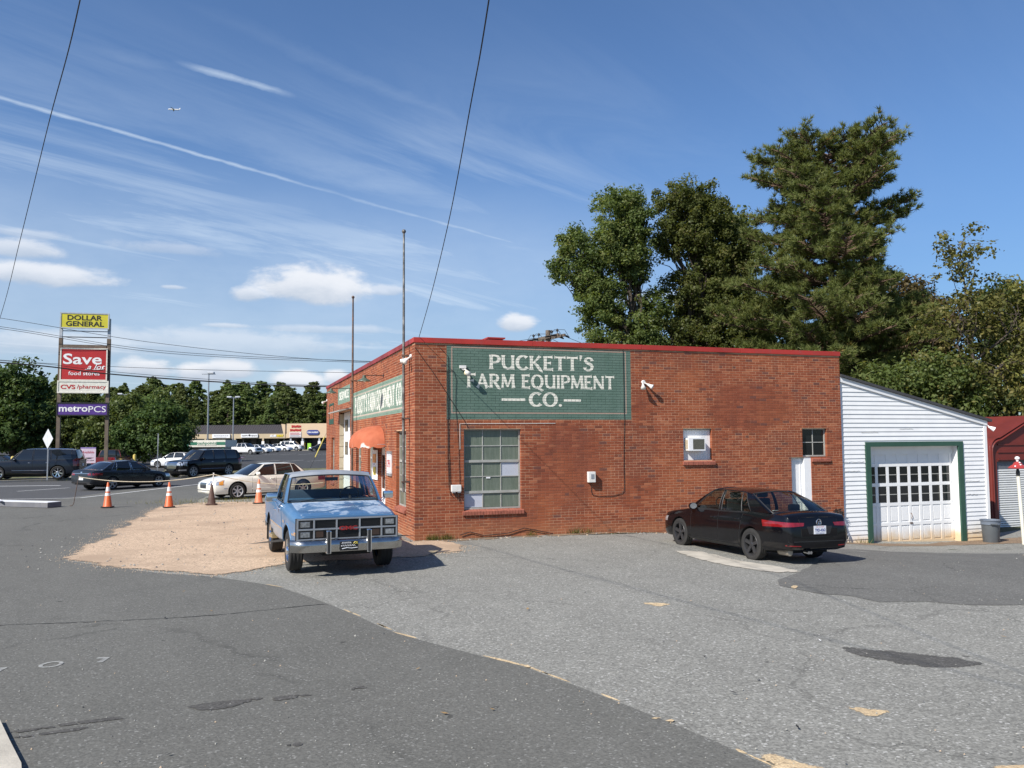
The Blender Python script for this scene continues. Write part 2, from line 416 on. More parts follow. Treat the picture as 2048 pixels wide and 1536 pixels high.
M_GRASS = grass_mat('dry_grass', (0.10, 0.12, 0.035), (0.28, 0.22, 0.11))
M_DIRT = gravel_mat('brown_dirt', (0.20, 0.135, 0.085), (0.26, 0.185, 0.12), (0.09, 0.06, 0.04))
M_LINE = mat('road_paint', (0.62, 0.62, 0.60), 0.8, 0, 0.2, 9)
M_WORN = mat('worn_paint', (0.30, 0.30, 0.28), 0.85, 0, 0.35, 14, dirt=(0.12, 0.12, 0.12), dscale=9, damt=0.8)
M_STAIN = asphalt('oily_asphalt', 0.082, 0.5, (1.05, 1.0, 0.92), 0.3, 0.2, 1.1)
M_SAND = gravel_mat('loose_sand', (0.50, 0.37, 0.22), (0.60, 0.46, 0.28), (0.26, 0.19, 0.12))
M_EARTH = grass_mat('field_earth', (0.06, 0.075, 0.025), (0.10, 0.09, 0.045))

FEATHERED = {}
def feathered(m):
    if m.name not in FEATHERED:
        c = m.copy(); c.name = m.name + '_ragged'; t = NT(c.node_tree); out = t.n['Material Output']; b = t.n['Principled BSDF']
        a = t.new('ShaderNodeAttribute', attribute_name='edge').outputs['Fac']; p = t.new('ShaderNodeNewGeometry').outputs['Position']
        nz = t.math('ADD', t.math('MULTIPLY', t.noise(p, 1.6, 6, 0.7), 0.9), t.math('MULTIPLY', t.noise(p, 26, 3, 0.7), 0.5))
        f = t.step(t.math('ADD', a, t.math('SUBTRACT', nz, 0.70)), 0.14, 0.24)
        tr = t.new('ShaderNodeBsdfTransparent'); mx = t.new('ShaderNodeMixShader'); t.l.new(f, mx.inputs[0]); t.l.new(tr.outputs[0], mx.inputs[1]); t.l.new(b.outputs[0], mx.inputs[2]); t.l.new(mx.outputs[0], out.inputs[0])
        FEATHERED[m.name] = c
    return FEATHERED[m.name]
def sheet(name, outline, dz, m, spacing=1.5, wob=0.0, kind='structure', parent=None, thick=0.0, feather=0.0):
    pts = []
    n = len(outline); rr = random.Random(len(name) + n)
    for i in range(n):
        a, b = Vector(outline[i]), Vector(outline[(i + 1) % n]); k = max(1, int((b - a).length / (spacing * 0.4))) if wob else 1
        for q in range(k):
            p = a.lerp(b, q / k)
            if wob and q: p = p + Vector((rr.uniform(-wob, wob), rr.uniform(-wob, wob)))
            pts.append(p)
    n = len(pts); xs = [p.x for p in pts]; ys = [p.y for p in pts]
    inner = []
    x = min(xs) + spacing * 0.5
    while x < max(xs):
        y = min(ys) + spacing * 0.5
        while y < max(ys): inner.append(Vector((x, y))); y += spacing
        x += spacing
    vs, es, fs, *_ = delaunay_2d_cdt(pts + inner, [], [list(range(n))], 1, 1e-4)
    mb = MB(); mb.add([(p.x, p.y, gh(p.x, p.y) + dz) for p in vs], [tuple(f) for f in fs])
    if thick:
        for i in range(n):
            a, b = pts[i], pts[(i + 1) % n]; za, zb = gh(a.x, a.y) + dz, gh(b.x, b.y) + dz
            mb.quad((a.x, a.y, za - thick), (b.x, b.y, zb - thick), (b.x, b.y, zb), (a.x, a.y, za))
    o = mb.build(name, feathered(m) if feather else m, parent, fix=True)
    if feather:
        A = np.array([(p.x, p.y) for p in pts]); B_ = np.roll(A, -1, 0); D_ = B_ - A; L2 = (D_ ** 2).sum(1) + 1e-9; val = []
        for v in o.data.vertices:
            q = np.array((v.co.x, v.co.y)); k = np.clip(((q - A) * D_).sum(1) / L2, 0, 1); val.append(min(1.0, float(np.sqrt((((A + D_ * k[:, None]) - q) ** 2).sum(1).min())) / feather))
        at = o.data.attributes.new('edge', 'FLOAT', 'POINT'); at.data.foreach_set('value', val)
    # keep the sheet facing up
    if o.data.polygons[0].normal.z < 0: o.data.flip_normals()
    return tag(o, kind=kind)

# one base sheet out to the horizon, finer where the land rolls
mb = MB()
gx = [-1500, -600, -250, -120] + list(range(-90, -8, 6)) + [-8 + 0.75 * i for i in range(48)] + [30, 40, 55, 80, 140, 300, 700, 1500]
gy = [-1500, -400, -100, -40, -15] + [-9 + 1.5 * i for i in range(30)] + list(range(38, 180, 6)) + [200, 240, 320, 500, 900, 1500]
mb.grid([[(x, y, gh(x, y) - 0.012) for x in gx] for y in gy])
g = tag(mb.build('ground', M_EARTH, None, smooth=60), kind='structure')
if g.data.polygons[0].normal.z < 0: g.data.flip_normals()
EDGE = [(-9.19, 17.0), (-6.63, 15.3), (-5.11, 14.63), (-4.3, 14.05), (-3.79, 13.64), (-3.09, 12.76), (-2.66, 12.17), (-2.0, 11.2), (-1.39, 10.28), (-0.73, 9.61), (0.11, 8.8), (0.67, 8.01), (1.16, 7.28), (1.54, 6.68), (1.81, 6.17), (2.2, 5.2), (3.0, 3.0), (4.5, 0.0), (7.0, -5.0)]
sheet('parking_lot', [(-16, 37.5)] + [(-12.2, 27.0), (-9.19, 17.0)] + EDGE[1:] + [(30, -5), (34, 25), (30, 37), (14.5, 26.5), (bw(12.4, 0.3)[:2]), (bw(-0.02, 0.3)[:2]), (bw(0.3, 20)[:2]), (-11, 42)], 0.0, M_OLD, 1.2)
sheet('driveway', EDGE[::-1] + [(-8.6, 18.2), (-10.4, 27.0), (-11.4, 30.0), (-13.0, 34.5), (-14.0, 39.0), (-16.8, 46.0), (-19.5, 42.0), (-19.2, 35.0), (-24, 33.0), (-34, 26), (-30, -5)], 0.008, M_NEW, 1.2, 0.03, thick=0.012)
sheet('gravel_patch', [(-5.11, 14.7), (-6.63, 15.38), (-7.86, 15.86), (-9.3, 17.15), (-9.6, 18.2), (-10.07, 19.46), (-10.3, 21.3), (-11.04, 22.75), (-11.1, 24.0), (-11.69, 24.85), (-12.0, 27.0), (-12.7, 28.94), (-13.12, 30.8), (-12.6, 32.6), (-11.02, 33.2), (-8.64, 32.6), (-7.0, 33.0), (-7.3, 30), (-5.7, 28.7), (bw(-0.05, 5.5)[:2]), (bw(-0.05, 0.1)[:2]), (-1.6, 19.8), (-0.9, 18.8), (-1.1, 17.7), (-1.9, 17.0), (-3.2, 16.5), (-4.3, 16.2), (-4.6, 15.6), (-4.9, 15.0)], 0.013, M_GRAVEL, 0.42, 0.10, feather=0.75)
sheet('asphalt_patch', [(4.41, 14.03), (4.27, 13.47), (4.65, 12.76), (5.04, 12.58), (5.26, 12.08), (5.93, 12.13), (6.36, 11.86), (7.18, 11.83), (9.0, 12.0), (13.5, 13.2), (14.5, 19.5), (11.22, 21.0), (9.22, 20.3), (7.6, 20.6), (6.9, 18.6), (6.06, 16.57), (5.06, 14.81)], 0.005, M_PATCH, 0.8, 0.07)
sheet('concrete_strip', [(3.30, 17.83), (3.94, 17.75), (4.4, 16.35), (4.87, 15.59), (5.2, 14.81), (4.56, 14.70), (4.13, 15.25), (3.60, 16.4)], 0.010, M_CONC, 0.22, 0.05, feather=0.22)
sheet('oil_stain', [(3.5, 9.65), (3.85, 9.56), (4.08, 9.45), (4.47, 9.24), (4.83, 9.09), (4.99, 8.77), (4.55, 8.62), (4.2, 8.66), (3.95, 8.80), (3.76, 9.10), (3.62, 9.36)], 0.004, M_STAIN, 0.16, 0.03, feather=0.3)
for i, (x, y, a, b_, m, dz) in enumerate([(3.07, 7.33, 0.20, 0.13, M_SAND, 0.004), (1.98, 6.12, 0.26, 0.20, M_SAND, 0.0125), (0.13, 8.80, 0.09, 0.05, M_SAND, 0.0125), (1.27, 7.12, 0.20, 0.035, M_SAND, 0.0125), (3.58, 6.05, 0.16, 0.1, M_SAND, 0.004), (2.05, 12.05, 0.20, 0.14, M_SAND, 0.004),
                                       (4.45, 13.3, 0.05, 0.25, M_SAND, 0.0105), (-2.62, 7.62, 0.34, 0.11, M_STAIN, 0.0125), (-2.05, 7.82, 0.22, 0.07, M_STAIN, 0.0125), (-1.45, 8.1, 0.18, 0.05, M_STAIN, 0.0125), (-3.75, 7.1, 0.55, 0.055, M_STAIN, 0.0125), (-3.8, 6.9, 0.5, 0.04, M_STAIN, 0.0125), (-1.7, 6.62, 0.07, 0.045, M_STAIN, 0.0125)]):
    an = -0.45 if m is M_SAND else 0.45
    pl = []
    for k in range(22):
        q = 2 * PI * k / 22; r_ = 1 + 0.24 * math.sin(3 * q + i) + random.uniform(-0.16, 0.16)
        u, v = a * r_ * math.cos(q), b_ * r_ * math.sin(q); pl.append((x + u * math.cos(an) - v * math.sin(an), y + u * math.sin(an) + v * math.cos(an)))
    sheet('sand_spot' if m is M_SAND else 'oil_stain', pl, dz, m, 0.07, feather=min(a, b_) * 0.9)
# sand caught in the joint between the two surfaces
rj = random.Random(12)
for k in range(12):
    f_ = rj.uniform(2.5, 14.2); i = int(f_); a, b_ = EDGE[i], EDGE[i + 1]; q = f_ - i
    x, y = a[0] + (b_[0] - a[0]) * q + .03, a[1] + (b_[1] - a[1]) * q + .03; an = math.atan2(b_[1] - a[1], b_[0] - a[0]); L_ = rj.uniform(.08, .30) * (y / 9); w_ = rj.uniform(.012, .03)
    pl = []
    for m_ in range(14): u, v = L_ * math.cos(m_ * PI / 7) * rj.uniform(.8, 1.15), w_ * math.sin(m_ * PI / 7) * rj.uniform(.7, 1.3); pl.append((x + u * math.cos(an) - v * math.sin(an), y + u * math.sin(an) + v * math.cos(an)))
    sheet('sand_spot', pl, 0.003, M_SAND, 0.3)
# painted traces on the drive: a worn ring and two short dashes
pl = [(-4.93 + 0.115 * math.cos(q), 9.0 + 0.13 * math.sin(q)) for q in np.linspace(0, 2 * PI, 23)[:-1]]
mb = MB()
for k in range(22):
    (x0, y0), (x1, y1) = pl[k], pl[(k + 1) % 22]; f_ = 0.66
    mb.quad((x0, y0, 0.013), (x1, y1, 0.013), (-4.93 + (x1 + 4.93) * f_, 9 + (y1 - 9) * f_, 0.013), (-4.93 + (x0 + 4.93) * f_, 9 + (y0 - 9) * f_, 0.013))
tag(mb.build('painted_ring', M_WORN), kind='structure')
for x, y in ((-4.47, 9.19), (-5.36, 8.8)):
    sheet('painted_dash', [(x - 0.09, y + 0.09), (x + 0.03, y + 0.10), (x + 0.05, y - 0.12), (x - 0.02, y - 0.12), (x - 0.01, y + 0.03), (x - 0.1, y + 0.04)], 0.0125, M_WORN, 0.3)
# a crack line across the drive
mb = MB(); px_ = [(-6.9, 10.9), (-5.9, 11.05), (-4.85, 11.24), (-4.0, 11.5), (-3.3, 11.9), (-2.67, 12.22)]
prev = None
for i in range(61):
    f_ = i / 60 * 5; k = min(int(f_), 4); a, b_ = px_[k], px_[k + 1]; q = f_ - k
    x, y = a[0] + (b_[0] - a[0]) * q + random.uniform(-.02, .02), a[1] + (b_[1] - a[1]) * q + random.uniform(-.02, .02); w_ = random.uniform(0.004, 0.016)
    cur = ((x, y - w_, 0.0125), (x, y + w_, 0.0125))
    if prev: mb.quad(prev[0], cur[0], cur[1], prev[1])
    prev = cur
tag(mb.build('asphalt_crack', mat('crack_tar', (0.02, 0.02, 0.02), 0.9)), kind='structure')

# road, far kerb strips and the shopping centre's lot
sheet('road', [(-60, 20), (-34, 26), (-24, 33.0), (-19.2, 35.0), (-19.5, 42.0), (-17.0, 45), (-15.6, 36.0), (-12, 41.5), (0, 52), (40, 60), (40, 72), (-14.6, 66.3), (-20, 60.6), (-24.2, 58.6), (-26.2, 55.6), (-28.5, 52.8), (-31.4, 50.2), (-60, 44)], 0.006, M_ROAD, 5.0)
def stripe(name, pts, w, dz, m):
    mb = MB(); L = []
    for i, p in enumerate(pts):
        a = Vector(pts[max(i - 1, 0)]); b = Vector(pts[min(i + 1, len(pts) - 1)]); t = (b - a).normalized(); nrm = Vector((-t.y, t.x)) * w / 2; p = Vector(p)
        L.append((p + nrm, p - nrm))
    for a, b in zip(L, L[1:]): mb.quad(*[(q.x, q.y, gh(q.x, q.y) + dz) for q in (a[1], b[1], b[0], a[0])])
    o = mb.build(name, m, fix=True)
    if o.data.polygons[0].normal.z < 0: o.data.flip_normals()
    return tag(o, kind='structure')
stripe('edge_line', [(-21.9, 35.2), (-20.0, 35.4), (-18.6, 35.9), (-18.3, 39), (-18.0, 43), (-17.5, 48), (-16.9, 55), (-16.0, 64)], 0.17, 0.020, M_LINE)
stripe('lane_line', [(-29.5, 46.2), (-27.6, 46.4), (-25.3, 46.6)], 0.3, 0.012, M_LINE)
stripe('lane_line', [(-24.5, 41.2), (-23.5, 44.2)], 0.14, 0.012, M_LINE)
def kerb(name, pts, w, hgt, m):
    mb = MB(); L = []
    for i, p in enumerate(pts):
        a = Vector(pts[max(i - 1, 0)]); b = Vector(pts[min(i + 1, len(pts) - 1)]); t = (b - a).normalized(); nrm = Vector((-t.y, t.x)) * w; p = Vector(p); L.append((p, p + nrm))
    for a, b in zip(L, L[1:]):
        P = [(q.x, q.y, gh(q.x, q.y) + z) for q in (a[0], b[0], b[1], a[1]) for z in (-0.05, hgt)]
        mb.add(P, [(0, 2, 3, 1), (1, 3, 5, 7), (4, 6, 7, 5)])
    for e in (L[0], L[-1]): mb.quad(*[(q.x, q.y, gh(q.x, q.y) + z) for q, z in ((e[0], -0.05), (e[1], -0.05), (e[1], hgt), (e[0], hgt))])
    return tag(mb.build(name, m, fix=True), kind='structure')
FK = [(-60, 44), (-45, 46.8), (-31.4, 50.2), (-28.5, 52.8), (-26.2, 55.6), (-24.2, 58.6), (-20, 60.6), (-14.6, 66.3), (0, 68.2), (40, 72)]
M_KERB = mat('kerb_concrete', (0.33, 0.30, 0.26), 0.9, 0, 0.2, 2, dirt=(0.16, 0.13, 0.10))
kerb('kerb', FK, 0.35, 0.13, M_KERB)
sheet('verge', [(x, y + 0.34) for x, y in FK] + [(40, 76), (0, 73.5), (-14, 71.6), (-23, 68.5), (-31, 64.0), (-39, 60.0), (-60, 52)], 0.11, M_GRASS, 3.0)
sheet('sidewalk', [(-60, 45.6), (-45, 48.2), (-32.4, 51.4), (-29.6, 53.7), (-27.6, 56.3), (-28.4, 57.2), (-31.0, 54.7), (-33, 53.2), (-45, 49.8), (-60, 47.2)], 0.118, M_CONC, 3.0)
sheet('car_park', [(x, y) for x, y in ((40, 76), (0, 73.5), (-14, 71.6), (-23, 68.5), (-31, 64.0), (-39, 60.0), (-60, 52), (-120, 60), (-120, 172), (40, 172))], 0.006, M_LOT, 8.0)
for i in range(14):
    x = -62 + i * 2.9; stripe('bay_line', [(x, 128.0), (x + 1.2, 133.0)], 0.13, 0.014, M_LINE)
for i in range(9):
    x = -44 + i * 2.9; stripe('bay_line', [(x, 96.0), (x + 1.2, 101.0)], 0.13, 0.014, M_LINE)
# brown dirt along the foot of the walls
sheet('dirt_strip', [bw(s, t)[:2] for s, t in ((-0.3, -0.5), (0.4, -0.55), (2.5, -0.30), (4.2, -0.42), (6.0, -0.26), (8.5, -0.42), (10.5, -0.30), (12.3, -0.5), (13.2, -0.75), (15, -0.62), (17.0, -0.8), (18.5, -1.1), (19.5, -1.0), (19.5, 0.2), (-0.2, 0.15))], 0.0085, M_DIRT, 0.3, 0.09, feather=0.35)
sheet('concrete_slab', [(-4.33, 7.14), (-3.95, 6.65), (-3.58, 6.18), (-3.1, 5.4), (-6.0, 3.0), (-9.0, 7.0)], 0.05, M_CONC, 0.6, thick=0.06)
# loose gravel: small stones scattered on the drive and lot
mb = MB(); rr = random.Random(3)
def stone(x, y, r, z):
    a = rr.uniform(0, PI); vs = []
    for k in range(5):
        q = a + 2 * PI * k / 5; vs.append((x + r * math.cos(q) * rr.uniform(.7, 1.2), y + r * math.sin(q) * rr.uniform(.7, 1.2), z - 0.004))
    vs.append((x, y, z + r * rr.uniform(.5, .9)))
    mb.add(vs, [(k, (k + 1) % 5, 5) for k in range(5)], rr.choice((0, 0, 0, 1, 2)))
for _ in range(600):
    y = 5.8 + 16 * rr.random() ** 1.6; x = rr.uniform(-0.62, 0.62) * y
    stone(x, y, rr.uniform(0.005, 0.011) * (1 + .8 * (rr.random() > .97)), gh(x, y) + 0.014)
for _ in range(500):
    x, y = rr.uniform(-11.5, -2.0), rr.uniform(15.5, 32); stone(x, y, rr.uniform(0.01, 0.03), 0.024)
GRAV = [(-5.11, 14.7), (-6.63, 15.38), (-7.86, 15.86), (-9.3, 17.15), (-10.07, 19.46), (-11.04, 22.75), (-11.69, 24.85), (-12.0, 27.0), (-12.7, 28.94), (-13.1, 30.8)]; GRA2 = [(-5.0, 15.0), (-4.4, 16.1), (-3.2, 16.5), (-1.9, 17.0), (-1.1, 17.7), (-0.9, 18.8)]
for line, cnt in ((GRAV, 1100), (GRA2, 420)):
    for _ in range(cnt):
        f_ = rr.random() * (len(line) - 1); i = int(f_); q = f_ - i; d_ = abs(rr.gauss(0, .22)) - .25
        x = line[i][0] + (line[i + 1][0] - line[i][0]) * q; y = line[i][1] + (line[i + 1][1] - line[i][1]) * q
        tx, ty = line[i + 1][0] - line[i][0], line[i + 1][1] - line[i][1]; L_ = math.hypot(tx, ty); sg_ = 1 if line is GRAV else -1
        x += (ty / L_) * -d_ * sg_; y += (-tx / L_) * -d_ * sg_
        a_ = rr.uniform(0, PI); r_ = rr.uniform(.005, .015); vs = [(x + r_ * math.cos(a_ + 2 * PI * k / 5), y + r_ * math.sin(a_ + 2 * PI * k / 5), .006) for k in range(5)] + [(x, y, .012 + r_ * .7)]
        mb.add(vs, [(k, (k + 1) % 5, 5) for k in range(5)], 1)
for _ in range(160):
    s, t = rr.uniform(-0.3, 12.3), rr.uniform(-0.5, -0.03); p = bw(s, t); stone(p[0], p[1], rr.uniform(0.01, 0.03), gh(p[0], p[1]) + 0.01)
tag(mb.build('loose_stones', [mat('pale_stone', (0.30, 0.29, 0.26), 0.9), mat('tan_stone', (0.44, 0.33, 0.23), 0.9), mat('dark_stone', (0.1, 0.1, 0.1), 0.9)]), kind='stuff')

# ------------------------------------------------------------------ brick building
def rects_mask(t, s, u, z):
    def rc(a, lo, hi): return t.math('MULTIPLY', t.math('GREATER_THAN', a, lo), t.math('LESS_THAN', a, hi))
    onr = t.math('LESS_THAN', u, 0.13); onl = t.math('LESS_THAN', s, 0.13)
    def area(a, z0, z1, a0, a1, on): return t.math('MULTIPLY', t.math('MULTIPLY', rc(a, a0, a1), rc(z, z0, z1)), on)
    def frame(a, a0, a1, z0, z1, w, on): return t.math('SUBTRACT', area(a, z0, z1, a0, a1, on), area(a, z0 + w, z1 - w, a0 + w, a1 - w, on))
    g1 = area(s, 2.875, 4.675, 0.78, 5.74, onr); p1 = frame(s, 0.895, 5.61, 3.02, 4.65, 0.03, onr)
    g2 = area(u, 3.09, 4.07, 1.28, 10.36, onl); g3 = area(u, 3.83, 4.46, 11.1, 14.62, onl)
    p2 = t.math('MAXIMUM', area(u, 3.19, 3.235, 1.28, 10.3, onl), area(u, 3.925, 3.96, 1.28, 10.3, onl))
    return g1, p1, t.math('MAXIMUM', g2, g3), p2
def masonry(name, is_mortar):
    m, t, b = new_mat(name)
    geo = t.new('ShaderNodeNewGeometry'); p = geo.outputs['Position']
    q = t.vmath('SUBTRACT', p, (CX, CY, 0.0))
    s = t.vmath('DOT_PRODUCT', q, (DR[0], DR[1], 0)); u = t.vmath('DOT_PRODUCT', q, (DL[0], DL[1], 0)); z = t.sep(p)[2]
    loc = t.comb(s, u, z)
    def blob(s0, z0, rs, rz):
        a = t.math('DIVIDE', t.math('SUBTRACT', s, s0), rs); b_ = t.math('DIVIDE', t.math('SUBTRACT', z, z0), rz)
        r_ = t.math('SQRT', t.math('ADD', t.math('MULTIPLY', a, a), t.math('MULTIPLY', b_, b_)))
        return t.step(t.math('ADD', r_, t.math('MULTIPLY', t.math('SUBTRACT', t.noise(loc, 1.6, 6, 0.7), 0.5), 1.3)), 1.05, 0.75)
    rep = t.math('MULTIPLY', t.math('MAXIMUM', blob(3.9, 1.75, 1.15, 1.1), blob(9.4, 3.25, 1.5, 0.75)), t.math('LESS_THAN', u, 0.13))     # stretches smeared over with red wash
    if is_mortar:
        c = t.ramp(t.noise(loc, 2.2, 5, 0.65), [(0.3, (0.45, 0.255, 0.15)), (0.7, (0.60, 0.37, 0.235))])
        fill = t.math('MULTIPLY', t.step(t.noise(loc, 0.55, 4, 0.6), 0.53, 0.64), 0.78)      # joints smeared over in places
        c = t.mix(t.math('MAXIMUM', fill, t.math('MULTIPLY', rep, 0.85)), c, (0.225, 0.080, 0.048))
    else:
        oi = t.new('ShaderNodeObjectInfo'); r = t.math('FRACT', t.math('ADD', geo.outputs['Random Per Island'], t.math('MULTIPLY', oi.outputs['Random'], 7.31)))
        c = t.ramp(r, [(0.0, (0.16, 0.050, 0.030)), (0.07, (0.225, 0.060, 0.029)), (0.5, (0.275, 0.073, 0.034)), (0.88, (0.325, 0.093, 0.043)), (1.0, (0.39, 0.14, 0.070))])
        low = t.noise(loc, 0.45, 4, 0.6)
        c = t.mix(t.math('MULTIPLY', t.step(low, 0.46, 0.66), 0.45), c, (0.40, 0.125, 0.050))
        dull = t.math('MULTIPLY', t.step(t.noise(loc, 0.8, 5, 0.65, 0.4), 0.50, 0.62), 0.55)
        c = t.mix(dull, c, (0.195, 0.060, 0.036))
        c = t.mix(t.math('MULTIPLY', rep, 0.28), c, (0.22, 0.068, 0.042))
        dk = t.math('MULTIPLY', t.step(t.math('FRACT', t.math('MULTIPLY', r, 13.7)), 0.955, 0.97), 0.55)
        c = t.mix(dk, c, (0.085, 0.055, 0.055))
        c = t.mix(t.math('MULTIPLY', t.noise(loc, 30, 4, 0.7), 0.35), c, t.vmath('MULTIPLY', c, (0.55, 0.55, 0.55)))
        c = t.mix(t.math('MULTIPLY', t.step(t.noise(loc, 7, 6, 0.7), 0.63, 0.75), 0.25), c, (0.44, 0.30, 0.22))
    streak = t.noise(t.comb(t.math('MULTIPLY', s, 5.0), t.math('MULTIPLY', u, 5.0), t.math('MULTIPLY', z, 0.30)), 1.0, 5, 0.65)
    kst = t.vmath('SCALE', c); t.put(kst.node.inputs['Scale'], t.math('ADD', t.math('MULTIPLY', t.math('SUBTRACT', streak, 0.5), 0.38), 1.0)); c = kst
    # damp, dirty foot of the wall and orange wash under the coping
    c = t.mix(t.math('MULTIPLY', t.step(t.math('ADD', z, t.math('MULTIPLY', t.noise(loc, 1.2, 4), -0.7)), 0.12, -0.35), 0.35), c, (0.42, 0.20, 0.10))
    g1, p1, g2, p2 = rects_mask(t, s, u, z)
    wear = t.noise(loc, 3.0, 6, 0.65)
    green = t.ramp(wear, [(0.25, (0.088, 0.148, 0.116)), (0.6, (0.120, 0.185, 0.150)), (0.85, (0.19, 0.25, 0.212))])
    if is_mortar: green = t.vmath('MULTIPLY', green, (0.62, 0.62, 0.62))
    pale = t.ramp(wear, [(0.3, (0.15, 0.23, 0.18)), (0.7, (0.22, 0.30, 0.24))])
    keep = t.math('SUBTRACT', 1.0, t.math('MULTIPLY', t.step(t.noise(loc, 11, 6, 0.75), 0.66, 0.72), 0.6))
    c = t.mix(t.math('MULTIPLY', g1, keep), c, green)
    c = t.mix(t.math('MULTIPLY', p1, 0.85), c, (0.42, 0.28, 0.22))
    c = t.mix(t.math('MULTIPLY', g2, keep), c, pale)
    c = t.mix(t.math('MULTIPLY', p2, 0.8), c, (0.55, 0.44, 0.37))
    t.put(b.inputs['Base Color'], c); b.inputs['Roughness'].default_value = 0.88; b.inputs['Specular IOR Level'].default_value = 0.25
    t.put(b.inputs['Normal'], t.bump(t.noise(loc, 60, 5, 0.7), 0.35, 0.006))
    return m
M_BRICK = masonry('red_brick', False)
M_MORTAR = masonry('tan_mortar', True)
M_SILL = mat('brick_sill', (0.30, 0.095, 0.06), 0.85, 0, 0.3, 9, 0.4, 40)
M_RED = mat('red_coping_paint', (0.40, 0.036, 0.026), 0.45, 0, 0.18, 0.9, dirt=(0.30, 0.06, 0.05), dscale=3, damt=0.6)
M_REDOLD = mat('faded_red_paint', (0.24, 0.030, 0.032), 0.55, 0, 0.35, 1.2, dirt=(0.10, 0.03, 0.03))
M_WHITE = mat('white_paint', (0.78, 0.78, 0.78), 0.5, 0, 0.04, 2, dirt=(0.6, 0.58, 0.54), damt=0.3)
M_WHITEDIRT = mat('dirty_white_paint', (0.72, 0.71, 0.68), 0.6, 0, 0.06, 2, dirt=(0.5, 0.42, 0.32), damt=0.5)
M_STEEL = mat('grey_window_steel', (0.36, 0.36, 0.33), 0.6, 0, 0.15, 8, dirt=(0.22, 0.17, 0.12))
M_BLACK = mat('black_paint', (0.015, 0.015, 0.016), 0.4)
M_DARK = mat('dark_interior', (0.018, 0.018, 0.02), 0.8)
M_RUST = mat('rusty_steel', (0.12, 0.085, 0.07), 0.7, 0.3, 0.4, 7, 0.2, 30, dirt=(0.30, 0.13, 0.055), dscale=4, damt=0.8)
M_GALV = mat('galvanised_steel', (0.42, 0.43, 0.44), 0.45, 0.6, 0.12, 4)
M_CABLE = mat('black_cable', (0.016, 0.015, 0.015), 0.7)
M_GREENTRIM = mat('dark_green_trim', (0.030, 0.080, 0.055), 0.5, 0, 0.1, 3)
M_LETTER = mat('cream_sign_paint', (0.78, 0.75, 0.64), 0.75, 0, 0.06, 14, dirt=(0.46, 0.48, 0.38), dscale=6, damt=0.35)
M_LETTERW = mat('faded_white_paint', (0.74, 0.74, 0.66), 0.8, 0, 0.08, 9, dirt=(0.5, 0.54, 0.46), dscale=5, damt=0.3)
def pane_mat(name, col, rough, streak):
    m, t, b = new_mat(name)
    tc = t.new('ShaderNodeTexCoord').outputs['Object']; oi = t.new('ShaderNodeObjectInfo').outputs['Random']
    v = t.vmath('ADD', tc, t.comb(t.math('MULTIPLY', oi, 31.0), 0.0, t.math('MULTIPLY', oi, 7.0)))
    mp = t.new('ShaderNodeMapping'); t.l.new(v, mp.inputs[0]); mp.inputs['Scale'].default_value = (9, 1, 1.1)
    sv = t.step(t.noise(mp.outputs[0], 3.0, 5, 0.7), 0.40, 0.70)
    c = t.mix(t.math('MULTIPLY', sv, streak), col, (0.30, 0.32, 0.27))
    c = t.mix(t.math('MULTIPLY', t.noise(v, 2.0, 4), 0.5), c, tuple(q * 0.55 for q in col))
    t.put(b.inputs['Base Color'], c); b.inputs['Roughness'].default_value = rough; b.inputs['Specular IOR Level'].default_value = 0.6
    return m
M_PANE = pane_mat('dusty_wired_glass', (0.135, 0.165, 0.125), 0.28, 0.35)
M_PANEBOARD = mat('grey_board', (0.46, 0.48, 0.54), 0.6, 0, 0.05, 3)
M_DARKGLASS = mat('dark_glass', (0.012, 0.014, 0.016), 0.06, 0, 0.1, 2, spec=0.6)

BLD = thing('brick_building', 'long red brick shop with red coping and a green painted sign on its wall', 'building', (CX, CY, 0), TH)
ROW = 0.06773; NROWS = range(-5, 76)
def zrow(j): return 4.311 - ROW * j - 0.0289
OPEN_R = [(1.21, 2.68, 0.62, 2.64), (7.27, 8.15, 1.80, 2.64), (11.08, 11.92, 1.84, 2.64), (10.69, 11.36, -1.0, 1.83)]
OPEN_L = [(1.03, 2.29, 0.62, 2.62), (3.90, 5.02, -0.2, 2.18), (5.98, 6.98, 0.62, 2.62), (8.40, 9.40, 0.62, 2.62), (11.0, 14.1, -0.2, 3.50), (15.7, 16.75, 0.62, 2.53)]
LR, LL = 12.44, 18.67
def row_bricks(j, side):
    L = LR if side == 'R' else LL; ops = OPEN_R if side == 'R' else OPEN_L
    z0 = zrow(j); z1 = z0 + 0.0577
    head = j % 7 == 0
    corner = (j % 2 == 0) == (side == 'R')
    a = 0.0 if corner else 0.1117
    cuts = sorted([(o[0], o[1]) for o in ops if o[2] < z1 - 0.02 and o[3] > z0 + 0.02]); merged = []
    for c in cuts:
        if merged and c[0] <= merged[-1][1]: merged[-1] = (merged[-1][0], max(merged[-1][1], c[1]))
        else: merged.append(c)
    spans = []; x = a
    for c in merged: spans.append((x, c[0])); x = c[1]
    spans.append((x, L)); out = []
    for (u0, u1) in spans:
        u = u0
        first = True
        while u < u1 - 0.03:
            ln = 0.0967 if head else 0.2033
            if first and u0 == a and not corner and head is False: ln = 0.2033
            if first and u0 != a and j % 2: ln = 0.0967
            e = min(u + ln, u1)
            if u1 - e < 0.045: e = u1
            out.append((u, e, z0, z1)); u = e + 0.01; first = False
    return out
allb = []
for j in NROWS:
    for side in 'RL':
        for (u0, u1, z0, z1) in row_bricks(j, side):
            if side == 'R' and z1 < -0.85: continue
            if side == 'L' and z1 < -0.12: continue
            allb.append((side, u0, u1, z0, z1))
